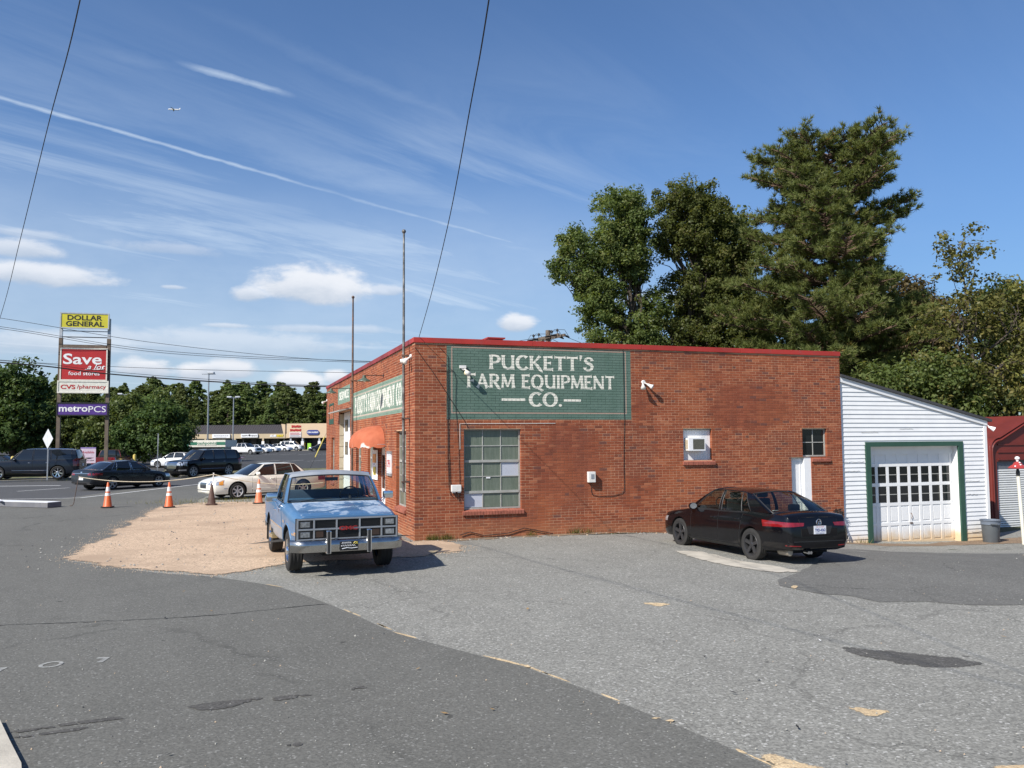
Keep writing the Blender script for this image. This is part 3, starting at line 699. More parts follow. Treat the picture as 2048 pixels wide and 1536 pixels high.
def bsize(b):
    side, u0, u1, z0, z1 = b; u = (u0 + u1) / 2
    p = bw(u, 0) if side == 'R' else bw(0, u); d = math.hypot(p[0], p[1])
    if z0 < 0.02 or z1 > 4.70: return 0
    k = abs((-p[0] * DL[0] - p[1] * DL[1]) if side == 'R' else (-p[0] * DR[0] - p[1] * DR[1])) / d
    return (u1 - u0) * k / d / d
single = set(sorted(range(len(allb)), key=lambda i: -bsize(allb[i]))[:300])
rr = random.Random(5)
def brick_geo(b):
    side, u0, u1, z0, z1 = b; j = rr.uniform(-0.0015, 0.0012); c = 0.002
    P = lambda u, d, z: (u, d, z) if side == 'R' else (d, u, z)
    vs = [P(u0 + c, j, z0 + c), P(u1 - c, j, z0 + c), P(u1 - c, j, z1 - c), P(u0 + c, j, z1 - c),
          P(u0, j + c, z0), P(u1, j + c, z0), P(u1, j + c, z1), P(u0, j + c, z1), P(u0, 0.10, z0), P(u1, 0.10, z0), P(u1, 0.10, z1), P(u0, 0.10, z1)]
    fs = [(0, 1, 2, 3)] + [(4 + k, 4 + (k + 1) % 4, (k + 1) % 4, k) for k in range(4)] + [(8 + k, 8 + (k + 1) % 4, 4 + (k + 1) % 4, 4 + k) for k in range(4)]
    if side == 'L': fs = [f[::-1] for f in fs]
    return vs, fs
mb = MB(); cache = {}
for i, b in enumerate(allb):
    if i in single:
        key = (b[0], round(b[2] - b[1], 3))
        if key not in cache:
            q = MB(); q.add(*brick_geo((b[0], 0, b[2] - b[1], 0, b[4] - b[3])))
            me = bpy.data.meshes.new('brick'); me.from_pydata(q.v, [], q.f); me.materials.append(M_BRICK); cache[key] = me
        link('brick', cache[key], BLD, (b[1], 0, b[3]) if b[0] == 'R' else (0, b[1], b[3]))
    else: mb.add(*brick_geo(b))
o = mb.build('bricks_of_the_walls', M_BRICK, BLD); o['kind'] = 'stuff'
# mortar-faced wall body with real openings
mb = MB()
def wall_face(L, ops, z0, z1, P, d0, flip):
    us = sorted({0.004, L} | {v for o in ops for v in o[:2]}); zs = sorted({z0, z1} | {min(max(v, z0), z1) for o in ops for v in o[2:]})
    for a, b in zip(us, us[1:]):
        for c, d in zip(zs, zs[1:]):
            mu, mz = (a + b) / 2, (c + d) / 2
            if any(o[0] < mu < o[1] and o[2] < mz < o[3] for o in ops): continue
            q = [P(a, d0, c), P(b, d0, c), P(b, d0, d), P(a, d0, d)]; mb.quad(*(q[::-1] if flip else q))
    e = 0.004
    for (a, b, c, d) in ops:
        c = max(c, z0)
        mb.quad(P(a - e, d0, c), P(a - e, 0.14, c), P(a - e, 0.14, d), P(a - e, d0, d)); mb.quad(P(b + e, d0, c), P(b + e, 0.14, c), P(b + e, 0.14, d), P(b + e, d0, d))
        mb.quad(P(a - e, d0, d + e), P(b + e, d0, d + e), P(b + e, 0.14, d + e), P(a - e, 0.14, d + e))
wall_face(LR - 0.004, OPEN_R, -0.9, 4.72, lambda u, d, z: (u, d, z), 0.0035, False)
wall_face(LL, OPEN_L, -0.2, 4.72, lambda u, d, z: (d, u, z), 0.0035, True)
mb.quad((LR - 0.004, 0.0035, -0.9), (LR - 0.004, LL, -0.9), (LR - 0.004, LL, 4.72), (LR - 0.004, 0.0035, 4.72)); mb.quad((0.0035, LL, -0.2), (LR, LL, -0.2), (LR, LL, 4.72), (0.0035, LL, 4.72))
mb.build('wall', M_MORTAR, BLD)
MB().box((0.05, 0.05, 4.60), (LR - 0.05, LL - 0.05, 4.70)).build('roof', mat('roof_felt', (0.2, 0.2, 0.2), 0.9), BLD)
mb = MB()                                                         # the dim room behind the openings
mb.box((0.30, 0.30, -0.2), (LR - 0.3, LL - 0.3, 4.5)); mb.build('room', M_DARK, BLD)
# coping: sheet-metal lengths with small laps
x = -0.035; k = 0
while x < LR - 0.05:
    e = min(x + 3.05, LR + 0.03)
    mb = MB(); mb.box((x, -0.028, 4.73), (e - 0.006, 0.30, 4.845)); mb.box((x, -0.033, 4.718), (e - 0.006, -0.018, 4.732)); mb.build('coping', M_RED, BLD, bevel=0.006); x = e
y = 0.305
while y < LL - 0.05:
    e = min(y + 3.05, LL + 0.03); mb = MB(); mb.box((-0.035, y, 4.73), (0.30, e - 0.006, 4.845)); mb.box((-0.04, y, 4.718), (-0.02, e - 0.006, 4.732)); mb.build('coping', M_REDOLD, BLD, bevel=0.006); y = e
MB().box((2.05, 0.6, 4.7), (2.42, 1.0, 4.95)).box((2.0, 0.55, 4.95), (2.47, 1.05, 4.985)).build('roof_vent', M_RED, BLD)

# windows
def steel_window(s0, s1, z0, z1, nx, nz, P, heavy=(), odd=(), depth=0.105, mpane=None, names=('window', 'pane')):
    mb = MB(); w = 0.022
    def bx(a, b, c, d, d0, d1): 
        p, q = P(a, d0, c), P(b, d1, d); mb.box(tuple(map(min, p, q)), tuple(map(max, p, q)))
    bx(s0, s0 + 0.035, z0, z1, depth - 0.02, depth + 0.03); bx(s1 - 0.035, s1, z0, z1, depth - 0.02, depth + 0.03)
    bx(s0 + 0.035, s1 - 0.035, z1 - 0.035, z1, depth - 0.02, depth + 0.03); bx(s0 + 0.035, s1 - 0.035, z0, z0 + 0.04, depth - 0.02, depth + 0.03)
    xs = [s0 + 0.035 + (s1 - s0 - 0.07) * i / nx for i in range(nx + 1)]; zs = [z0 + 0.04 + (z1 - z0 - 0.075) * i / nz for i in range(nz + 1)]
    for x in xs[1:-1]: bx(x - w / 2, x + w / 2, z0 + 0.04, z1 - 0.035, depth - 0.010, depth + 0.022)
    for i, z in enumerate(zs[1:-1]):
        hv = 0.030 if (i + 1) in heavy else w / 2
        bx(s0 + 0.035, s1 - 0.035, z - hv, z + hv, depth - (0.028 if hv > 0.02 else 0.012), depth + 0.024)
    fr = mb.build(names[0], M_STEEL, BLD)
    for i in range(nx):
        for j in range(nz):
            m_ = (mpane or M_PANE) if (i, j) not in odd else M_PANEBOARD
            q = MB(); p0, p1 = P(xs[i] + 0.008, depth + 0.004, zs[j] + 0.008), P(xs[i + 1] - 0.008, depth + 0.010, zs[j + 1] - 0.008)
            q.box(tuple(map(min, p0, p1)), tuple(map(max, p0, p1))); o = q.build(names[1], m_, fr)
            if (i, j) in odd: o['label'] = 'pane replaced by a pale grey board'
    return fr
PR = lambda u, d, z: (u, d, z)
PL_ = lambda u, d, z: (d, u, z)
w1 = steel_window(1.21, 2.68, 0.69, 2.64, 3, 5, PR, heavy=(1, 3), odd=((2, 2), (0, 0)))
MB().box((1.80, 0.095, 1.43), (1.905, 0.098, 1.49)).build('sticker', M_WHITE, w1)
def sill(s0, s1, z, P, n=None):
    n = n or int((s1 - s0) / 0.073); root = None
    for i in range(n):
        a = s0 + (s1 - s0) * i / n; b = s0 + (s1 - s0) * (i + 1) / n - 0.008; j = rr.uniform(-.003, .003)
        pr = [(-0.05 + j, z - 0.10), (-0.05 + j, z - 0.015), (0.09, z + 0.03), (0.09, z - 0.10)]
        mb = MB(); vs = [P(u, d, zz) for u in (a, b) for d, zz in pr]; mb.add(vs, [(0, 1, 2, 3), (7, 6, 5, 4)] + [(k, 4 + k, 4 + (k + 1) % 4, (k + 1) % 4) for k in range(4)])
        if root is None: root = mb
        else: root.v += mb.v; root.f += [tuple(q + (len(root.v) - 8) for q in f) for f in mb.f]; root.m += mb.m
    return root.build('window_sill', M_SILL, BLD, fix=True)
sill(1.17, 2.74, 0.66, PR); sill(7.24, 8.22, 1.77, PR); sill(11.37, 12.0, 1.80, PR)
w2 = steel_window(11.08, 11.92, 1.845, 2.64, 2, 2, PR, mpane=M_DARKGLASS)
# boarded window with beaded planks
for i in range(11):
    a = 7.27 + 0.08 * i
    MB().box((a, 0.10 + rr.uniform(0, .002), 1.80), (a + 0.077, 0.12, 2.64)).build('plank', M_WHITE, BLD)
MB().box((7.27, 0.06, 2.60), (8.15, 0.10, 2.64)).build('window_head', M_STEEL, BLD)
# white side door by the corner
d = MB(); d.box((10.69, 0.11, -0.62), (11.13, 0.15, 1.83)); dr_ = d.build('door', M_WHITE, BLD)
mb = MB()
for (a, b, c, e) in ((10.76, 11.06, 0.75, 1.70), (10.76, 11.06, -0.40, 0.6)):
    mb.box((a, 0.098, c), (b, 0.11, c + 0.03)); mb.box((a, 0.098, e - 0.03), (b, 0.11, e)); mb.box((a, 0.098, c + 0.03), (a + 0.03, 0.11, e - 0.03)); mb.box((b - 0.03, 0.098, c + 0.03), (b, 0.11, e - 0.03))
mb.build('door_panel', M_WHITE, dr_); MB().box((11.13, 0.02, -0.62), (11.36, 0.15, 1.838)).build('door_frame', M_WHITE, dr_)
MB().box((10.69, 0.03, 1.81), (11.13, 0.11, 1.838)).build('door_head', M_STEEL, dr_)
# facade windows, door, garage bay
steel_window(1.03, 2.29, 0.69, 2.62, 2, 5, PL_, heavy=(1, 3)); sill(0.98, 2.34, 0.66, PL_)
steel_window(5.98, 6.98, 0.69, 2.62, 2, 5, PL_, heavy=(1, 3)); sill(5.94, 7.02, 0.66, PL_)
steel_window(8.40, 9.40, 0.69, 2.62, 2, 5, PL_, heavy=(1, 3)); sill(8.36, 9.44, 0.66, PL_)
steel_window(15.7, 16.75, 0.69, 2.53, 2, 5, PL_, heavy=(1, 3)); sill(15.66, 16.8, 0.66, PL_)
d = MB().box((0.10, 3.90, 0.0), (0.14, 5.02, 2.18)).build('door', M_WHITE, BLD); MB().box((0.085, 4.05, 1.0), (0.10, 4.87, 1.95)).build('glass', M_DARKGLASS, d); MB().box((0.04, 4.12, 0.98), (0.1, 4.16, 1.08)).build('handle', M_STEEL, d)
MB().box((0.02, 3.90, 0.0), (0.10, 4.02, 2.178)).build('door_frame', M_WHITE, d)
d = MB().box((0.18, 11.0, 0.0), (0.22, 14.1, 3.5)).build('garage_door', M_WHITE, BLD)
for k in range(4): MB().box((0.165, 11.05, 0.08 + 0.86 * k), (0.18, 14.0, 0.88 + 0.86 * k)).build('door_panel', M_WHITE, d)
mb = MB()
for k in range(2): mb.box((0.155, 11.4 + 1.4 * k, 2.75), (0.165, 12.2 + 1.4 * k, 3.2)); mb.box((0.155, 11.4 + 1.4 * k, 1.85), (0.165, 12.2 + 1.4 * k, 2.35))
mb.build('glass', M_DARKGLASS, d)
M_BLOCK = mat('beige_block', (0.42, 0.36, 0.26), 0.85, 0, 0.15, 3)
for k in range(8): MB().box((0.006, 14.02, 0.02 + 0.43 * k), (0.164, 14.095, 0.43 + 0.43 * k)).build('jamb_block', M_BLOCK, BLD)
MB().prism([(-0.42, 3.50), (0.1, 3.62), (0.1, 3.56), (-0.42, 3.46)], 'y', 10.8, 14.3).build('door_hood', M_STEEL, BLD)
mb = MB(); mb.box((-0.016, 15.95, 3.10), (-0.004, 17.55, 3.32)); mb.box((-0.016, 15.95, 3.90), (-0.004, 17.55, 3.99)); mb.box((-0.016, 17.5, 3.32), (-0.004, 17.55, 3.90)); mb.box((-0.016, 15.95, 3.32), (-0.004, 16.0, 3.90)); mb.build('sign_frame', M_GREENTRIM, BLD)
# ------------------------------------------------------------------ painted wall lettering (own flared capitals)
FAT = 1.28
def strip(pts, ws):
    pts = [Vector(p) for p in pts]; n = len(pts); l, r_ = [], []
    for i, p in enumerate(pts):
        t = (pts[min(i + 1, n - 1)] - pts[max(i - 1, 0)]).normalized(); nn = Vector((-t.y, t.x)); w = ws if not hasattr(ws, '__len__') else ws[0] + (ws[1] - ws[0]) * i / (n - 1) if len(ws) == 2 else ws[i]
        l.append(p + nn * w * FAT / 2); r_.append(p - nn * w * FAT / 2)
    return l + r_[::-1]
def stem(x0, y0, x1, y1, w=0.15, fl=1.45):
    a, b = Vector((x0, y0)), Vector((x1, y1)); P = [a.lerp(b, q) for q in (0, .06, .18, .5, .82, .94, 1)]
    return strip(P, [w * fl, w * fl * .88, w * 1.06, w, w * 1.06, w * fl * .88, w * fl])
def bar(x0, y0, x1, y1, w=0.10, e=2.3): 
    a, b = Vector((x0, y0)), Vector((x1, y1)); P = [a.lerp(b, q) for q in (0, .45, .75, .92, 1)]; return strip(P, [w, w, w * 1.15, w * 1.6, w * e])
def arc(cx, cy, rx, ry, a0, a1, w, n=22):
    P = [(cx + rx * math.cos(R(a0 + (a1 - a0) * i / n)), cy + ry * math.sin(R(a0 + (a1 - a0) * i / n))) for i in range(n + 1)]
    return strip(P, w)
W_ = 0.15
def ring(cx, cy, rx, ry):
    v = lambda a: 0.085 + 0.085 * abs(math.cos(R(a)))
    out = []
    for a0 in (0, 180): out.append(arc(cx, cy, rx, ry, a0, a0 + 180, [v(a0 + 180 * i / 22) for i in range(23)]))
    return out
def carc(cx, cy, rx, ry, a0, a1): return arc(cx, cy, rx, ry, a0, a1, [0.10 + 0.08 * abs(math.cos(R(a0 + (a1 - a0) * i / 22))) + (0.05 if i in (0, 22) else 0) for i in range(23)])
def pbowl(): return [strip([(.12, .95), (.38, .95), (.52, .90), (.60, .80), (.62, .70), (.58, .58), (.48, .50), (.34, .46), (.12, .46)], [.10, .10, .13, .16, .17, .16, .13, .10, .09])]
def glyphs(): return {
 'P': (.70, [stem(.13, 0, .13, 1)] + pbowl()),
 'R': (.80, [stem(.13, 0, .13, 1)] + pbowl() + [strip([(.34, .48), (.50, .25), (.66, .03), (.80, -.10)], [.12, .16, .16, .05])]),
 'U': (.86, [strip([(.13, 1), (.13, .92), (.13, .6), (.14, .35), (.22, .14), (.40, .05), (.56, .08), (.68, .2), (.72, .4)], [.21, .16, .15, .15, .15, .11, .10, .12, .13]), stem(.72, .0, .72, 1, .13)]),
 'C': (.82, [carc(.46, .5, .36, .47, 48, 318)]),
 'K': (.84, [stem(.13, 0, .13, 1), strip([(.18, .42), (.45, .72), (.68, 1.0)], [.08, .10, .17]), strip([(.30, .55), (.50, .30), (.68, .02), (.84, -.16)], [.10, .16, .16, .05])]),
 'E': (.66, [stem(.13, 0, .13, 1), bar(.13, .945, .60, .945), bar(.13, .51, .50, .51), bar(.13, .055, .63, .055)]),
 'F': (.64, [stem(.13, 0, .13, 1), bar(.13, .945, .62, .945), bar(.13, .50, .50, .50)]),
 'T': (.76, [stem(.38, 0, .38, .96), bar(.38, .94, .02, .94), bar(.38, .94, .74, .94)]),
 "'": (.28, [strip([(.16, 1.12), (.10, .74)], [.15, .05])]),
 'S': (.66, [strip([(.56, .74), (.54, .86), (.42, .95), (.28, .95), (.15, .87), (.12, .74), (.20, .62), (.36, .54), (.50, .45), (.57, .31), (.53, .15), (.40, .06), (.24, .05), (.12, .12), (.09, .27)], [.20, .12, .10, .10, .13, .15, .16, .17, .17, .16, .14, .11, .10, .12, .21])]),
 'A': (.88, [strip([(.07, 0), (.14, .12), (.30, .6), (.43, .99)], [.20, .12, .11, .13]), strip([(.40, .99), (.55, .6), (.72, .12), (.79, 0)], [.13, .16, .17, .24]), bar(.20, .30, .64, .30, .09, 1.0)]),
 'M': (1.02, [stem(.12, 0, .17, 1, .11), strip([(.15, .98), (.36, .45), (.50, .08)], [.17, .16, .10]), strip([(.49, .08), (.66, .5), (.83, .98)], [.09, .10, .13]), stem(.92, 0, .85, 1, .16)]),
 'Q': (.98, ring(.47, .5, .37, .46) + [strip([(.42, .14), (.60, .00), (.82, -.14), (.95, -.13)], [.10, .13, .13, .05])]),
 'O': (.92, ring(.46, .5, .37, .47)),
 'I': (.30, [stem(.15, 0, .15, 1)]),
 'N': (.90, [stem(.12, 0, .12, 1, .11), strip([(.10, .98), (.40, .5), (.74, .04)], [.18, .16, .16]), stem(.76, 0, .76, 1, .11)]),
 'V': (.84, [strip([(.05, 1), (.25, .5), (.40, .02)], [.20, .16, .13]), strip([(.40, .02), (.56, .5), (.74, 1)], [.10, .11, .18])]),
 '.': (.26, [[Vector((.13 + .10 * math.cos(2 * PI * k / 14), .09 + .10 * math.sin(2 * PI * k / 14))) for k in range(14)]]),
 '-': (1.0, [strip([(0, .5), (1, .5)], [.14, .14])])}
GLY = glyphs(); FAT = 1.75; GLYL = glyphs(); FAT = 1.28
def inside(p, poly):
    c = False; n = len(poly)
    for i in range(n):
        a, b = poly[i], poly[i - 1]
        if (a.y > p[1]) != (b.y > p[1]) and p[0] < (b.x - a.x) * (p[1] - a.y) / (b.y - a.y) + a.x: c = not c
    return c
def glyph_tris(ch, side='R'):
    polys = (GLY if side == 'R' else GLYL)[ch][1]; vs, es = [], []
    for pl in polys:
        o = len(vs); vs += [Vector((p[0], p[1])) for p in pl]; es += [(o + i, o + (i + 1) % len(pl)) for i in range(len(pl))]
    V, E_, F_, *_ = delaunay_2d_cdt(vs, es, [], 0, 1e-5)
    out = []
    for f in F_:
        c = sum((V[i] for i in f), Vector((0, 0))) / 3
        if any(inside(c, pl) for pl in polys): out.append([(V[i].x, V[i].y) for i in f])
    return out
def clip(poly, x0, x1, y0, y1):
    for ax, lim, sg in ((0, x0, 1), (0, x1, -1), (1, y0, 1), (1, y1, -1)):
        out = []
        for i in range(len(poly)):
            a, b = poly[i - 1], poly[i]; da, db = (a[ax] - lim) * sg, (b[ax] - lim) * sg
            if (da >= 0) != (db >= 0): q = da / (da - db); out.append((a[0] + (b[0] - a[0]) * q, a[1] + (b[1] - a[1]) * q))
            if db >= 0: out.append(b)
        poly = out
        if len(poly) < 3: return []
    return poly
TRI = {}
BY = {'R': {}, 'L': {}}
for b in allb: BY[b[0]].setdefault(round(b[3], 4), []).append(b)
def paint_letter(ch, u0, z0, wd, ht, side, m):
    if (ch, side) not in TRI: TRI[(ch, side)] = glyph_tris(ch, side)
    mb = MB(); P = PR if side == 'R' else PL_; sg = 1 if side == 'R' else -1
    for tr in TRI[(ch, side)]:
        T_ = [(u0 + sg * x * wd, z0 + y * ht) for x, y in tr]
        xs = [p[0] for p in T_]; ys = [p[1] for p in T_]
        # on the mortar
        mb.add([P(x, 0.0024, y) for x, y in T_], [(0, 1, 2)])
        for zk, bs in BY[side].items():
            if zk > max(ys) or zk + 0.0577 < min(ys): continue
            for b in bs:
                if b[1] > max(xs) or b[2] < min(xs): continue
                c = clip(T_, b[1] + .002, b[2] - .002, b[3] + .002, b[4] - .002)
                if c: mb.add([P(x, -0.0028, y) for x, y in c], [tuple(range(len(c)))])
    o = mb.build('painted_letter', m, BLD)
    bm = bmesh.new(); bm.from_mesh(o.data)
    want = Vector((0, -1, 0)) if side == 'R' else Vector((-1, 0, 0))
    bmesh.ops.reverse_faces(bm, faces=[f for f in bm.faces if f.normal.dot(want) < 0]); bm.to_mesh(o.data); bm.free()
    return o
def paint_line(s, u0, u1, z0, ht, side, m, gap=0.04):
    adv = sum(GLY[c][0] if c != ' ' else .42 for c in s) + gap * (len(s) - 1); k = abs(u1 - u0) / adv; u = u0; sg = 1 if side == 'R' else -1
    for c in s:
        if c != ' ': paint_letter(c, u, z0, k, ht, side, m)
        u += sg * k * ((GLY[c][0] if c != ' ' else .42) + gap)
paint_line("PUCKETT'S", 1.86, 4.68, 4.12, 0.355, 'R', M_LETTER)
paint_line("FARM EQUIPMENT", 1.29, 5.27, 3.655, 0.345, 'R', M_LETTER)
paint_line("CO.", 2.90, 3.80, 3.205, 0.345, 'R', M_LETTER)
paint_letter('-', 2.18, 3.19, 0.62, 0.36, 'R', M_LETTER); paint_letter('-', 3.84, 3.18, 0.47, 0.36, 'R', M_LETTER)
paint_line("PUCKETT'S FARM EQUIPMENT CO.", 9.80, 1.50, 3.32, 0.54, 'L', M_LETTERW)
paint_line("SERVICE", 14.2, 11.4, 4.0, 0.30, 'L', M_LETTERW)

# ------------------------------------------------------------------ things on the walls
def wt(name, label, cat, s, t, z, group=None): return thing(name, label, cat, bw(s, t, z), TH, group)
# dome awning over the front door
M_AWN = None
def awning_mat():
    m, t, b = new_mat('orange_canvas'); tc = t.new('ShaderNodeTexCoord').outputs['Object']
    c = t.ramp(t.noise(tc, 5, 5), [(0.3, (0.38, 0.095, 0.040)), (0.7, (0.46, 0.13, 0.06))])
    z = t.sep(tc)[2]
    rag = t.math('MULTIPLY', t.step(t.math('ADD', z, t.math('MULTIPLY', t.noise(tc, 6, 5), -0.16)), -0.02, -0.06), t.step(t.noise(tc, 2.2, 2), 0.53, 0.60))
    c = t.mix(rag, c, (0.7, 0.66, 0.6)); t.put(b.inputs['Base Color'], c); b.inputs['Roughness'].default_value = 0.8
    b.inputs['Transmission Weight'].default_value = 0.0
    return m
aw = wt('awning', 'faded orange dome awning with a torn hem over the shop door', 'awning', 0, 4.95, 2.28)
mb = MB(); rows = []
NA, NB = 8, 24
for i in range(NA + 1):                                         # ribs fan out from the wall's top centre
    ph = (PI / 2) * i / NA; row = []
    for k in range(NB + 1):
        th = PI * k / NB; pinch = 1 - 0.018 * abs(math.sin(th * 6)) ** 0.7
        rx = 0.86 * math.sin(ph) * pinch; row.append((-max(rx * math.sin(th), 0.0) - 0.012, 1.05 * math.sin(ph) * math.cos(th) * 1.0, 0.54 * math.cos(ph) ** 0.9 if i < NA else 0.0))
    rows.append(row)
rows.append([(x * 1.0, y * 1.0, -0.10 - 0.03 * math.sin(k * 2.3)) for k, (x, y, z) in enumerate(rows[-1])])
mb.grid(rows); mb.build('canopy', awning_mat(), aw, smooth=50)
mb = MB()
for k in range(0, NB + 1, 4): mb.tube([Vector(rows[i][k]) + Vector((0.03, -0.03 * math.cos(PI * k / NB), -0.03)) for i in range(1, NA + 1)], 0.008, 5)
mb.tube([Vector(p) + Vector((0.02, 0, -.01)) for p in rows[NA]], 0.008, 5); mb.build('frame', M_GALV, aw)
# OPEN sign, poster, mail slot
o = wt('open_sign', 'white OPEN sign with red letters on the brick between door and corner window', 'sign', -0.012, 3.16, 1.75)
MB().box((-0.03, -0.30, -0.26), (0.008, 0.30, 0.26)).build('board', M_WHITE, o); mb = MB(); mb.box((-0.034, -0.31, 0.26), (0.01, 0.31, 0.335)); mb.box((-0.034, -0.31, -0.335), (0.01, 0.31, -0.26)); mb.build('rail', M_GALV, o)
M_SIGNRED = mat('sign_red', (0.50, 0.02, 0.03), 0.5); M_SIGNBLUE = mat('sign_blue', (0.05, 0.06, 0.25), 0.5)
put_text(o, 'OPEN', 0.30, (-0.0325, 0, 0), M_SIGNRED, face='left', bold=0.004, width=0.46)
mb = MB()
for a in (-0.235, 0.225): mb.box((-0.032, -0.28, a), (-0.0305, 0.28, a + 0.012))
mb.build('border', M_SIGNBLUE, o)
o = wt('poster', 'tall white paper poster with orange and yellow pictures beside the door', 'poster', -0.02, 5.5, 1.66)
mb = MB(); mb.grid([[(-0.004 - 0.02 * math.sin(2.6 * u), (u - 0.5) * 0.96, (v - 0.5) * 0.88) for v in np.linspace(0, 1, 6)] for u in np.linspace(0, 1, 8)]); mb.build('paper', mat('white_paper', (0.78, 0.78, 0.78), 0.7), o, smooth=40)
M_OR = mat('orange_print', (0.75, 0.33, 0.08), 0.6, 0, 0.3, 8); M_YE = mat('yellow_print', (0.72, 0.58, 0.08), 0.6, 0, 0.3, 8)
MB().box((-0.033, -0.28, 0.06), (-0.027, 0.26, 0.32)).build('picture', M_OR, o); MB().box((-0.033, -0.26, -0.30), (-0.027, 0.12, -0.06)).build('picture', M_YE, o)
MB().box((-0.034, -0.08, 0.005), (-0.028, 0.08, 0.03)).build('caption', M_SIGNBLUE, o)
o = wt('mail_slot', 'small grey metal mail slot low on the brick beside the door', 'mail slot', -0.006, 3.16, 0.98)
MB().box((-0.018, -0.17, -0.04), (0.004, 0.17, 0.04)).build('plate', M_GALV, o); MB().box((-0.026, -0.13, -0.012), (-0.018, 0.13, 0.016)).build('flap', M_STEEL, o)
# gooseneck lamps
M_ENAMEL = mat('green_enamel', (0.075, 0.105, 0.075), 0.45, 0, 0.3, 6, dirt=(0.20, 0.15, 0.1)); M_BULB = mat('lamp_glass', (0.8, 0.78, 0.7), 0.2)
def gooseneck(t_, z, arm, label):
    o = wt('wall_lamp', label, 'lamp', -0.002, t_, z, 'barn lamps over the painted facade signs')
    mb = MB(); mb.lathe([(0.05, 0.0), (0.05, 0.015)], 12, 'x', (-0.012, 0, 0)); mb.tube([(0, 0, 0), (-arm * .5, 0, 0.005), (-arm + .03, 0, 0.0), (-arm, 0, -0.03)], 0.012, 6); mb.build('arm', M_BLACK, o)
    MB().lathe([(0.045, 0.02), (0.05, -0.02), (0.055, -0.05), (0.10, -0.085), (0.20, -0.135), (0.205, -0.15), (0.195, -0.148), (0.09, -0.10), (0.04, -0.06)], 24, 'z', (-arm, 0, -0.02)).build('lamp_shade', M_ENAMEL, o, smooth=40)
    MB().lathe([(0.002, -0.17), (0.035, -0.155), (0.045, -0.12), (0.03, -0.07)], 14, 'z', (-arm, 0, -0.02)).build('bulb', M_BULB, o, smooth=60)
gooseneck(4.23, 4.24, 0.55, 'green barn lamp on an arm above the long facade sign'); gooseneck(10.7, 4.26, 0.72, 'green barn lamp on an arm in front of the small facade sign')
# twin flood lights
def flood(name, label, s, t_, z, heads, turn=0.0, cover=M_WHITEDIRT):
    o = thing(name, label, 'flood light', bw(s, t_, z), TH + turn, 'twin flood lights on the brick walls')
    MB().lathe([(0.055, 0), (0.055, -0.03), (0.045, -0.04)], 16, 'y').build('base', cover, o, smooth=40)
    for a, e in heads:
        d = Vector((math.sin(R(a)) * math.cos(R(e)), -math.cos(R(a)) * math.cos(R(e)), math.sin(R(e)))); p0 = Vector((0.03 if a > 0 else -0.03, -0.04, -0.02))
        p1 = p0 + d * 0.075; mb = MB(); mb.tube([p0, p1], 0.016, 8)
        mb.tube([p1, p1 + d * .03, p1 + d * .07, p1 + d * .15, p1 + d * .155], [0.026, 0.034, 0.036, 0.066, 0.066], 16); lh = mb.build('lamp_head', cover, o, smooth=35)
        q = p1 + d * .157; MB().tube([q - d * 0.001, q + d * .012, q + d * .02], [0.060, 0.05, 0.002], 16).build('lens', M_BULB, lh, smooth=50)
    return o
flood('flood_light', 'white twin flood light on bare brick right of the green painted sign', 6.10, -0.002, 3.86, ((-25, -40), (50, -30)))
f2 = flood('flood_light', 'flood light with one round bulb on the green painted sign', 1.20, -0.004, 4.12, ((12, -35),))
MB().box((-0.10, -0.05, 0.0), (0.06, -0.004, 0.07)).build('junction_box', M_WHITEDIRT, f2)
MB().lathe([(0.002, 0.0), (0.055, 0.02), (0.07, 0.06), (0.055, 0.11), (0.03, 0.13)], 16, 'z', (0.05, -0.13, -0.19)).build('bulb', mat('yellowed_bulb', (0.7, 0.62, 0.42), 0.25), f2, smooth=60)
flood('flood_light', 'flood light at the top of the facade beside the taller flag pole', -0.002, 0.40, 4.42, ((-35, -25), (30, -38)), -PI / 2)
flood('flood_light', 'flood light high on the far end of the facade', -0.002, 18.45, 4.2, ((-50, -20), (30, -25)), -PI / 2)
# boxes and cords
o = wt('meter_box', 'grey telephone box with dangling wires left of the big window', 'utility box', 1.0, -0.004, 1.21)
MB().box((-0.12, -0.09, -0.075), (0.12, 0.0, 0.09)).build('case', M_WHITEDIRT, o, bevel=0.012); MB().box((-0.10, -0.07, -0.10), (-0.02, -0.02, -0.075)).box((0.03, -0.07, -0.10), (0.11, -0.02, -0.075)).build('gland', M_WHITEDIRT, o)
mb = MB()
for k, (x, l) in enumerate(((-0.04, .12), (0.0, .17), (0.05, .10))): mb.tube([(x, -0.045, -0.10), (x + .01, -0.06, -0.12 - l * .5), (x + 0.03, -0.05, -0.10 - l), (x + .06, -0.03, -0.10 - l * .7), (x + .07, -.012, -.1)], 0.006, 5)
mb.build('wire', M_CABLE, o)
o = wt('outlet_box', 'small white electrical box alone on the brick right of the big window', 'utility box', 4.55, -0.004, 1.42)
MB().box((-0.095, -0.12, -0.14), (0.095, 0.0, 0.13)).build('case', M_WHITEDIRT, o, bevel=0.01); MB().box((-0.035, -0.126, -0.05), (0.05, -0.12, 0.07)).build('dial', M_GALV, o)
def cord(name, label, pts, r=0.006, m=None, cat='cable', group='cables on the side wall'):
    P = []
    for a, b in zip(pts, pts[1:]):
        n = max(2, int(math.dist(a, b) / 0.25))
        for k in range(n): q = k / n; P.append((a[0] + (b[0] - a[0]) * q + random.uniform(-.006, .006), a[1], a[2] + (b[2] - a[2]) * q))
    P.append(pts[-1]); o = MB().tube([bw(*p) for p in P], r, 5).build(name, m or M_CABLE, None, smooth=60)
    return tag(o, label, cat, group)
dpt = -0.013
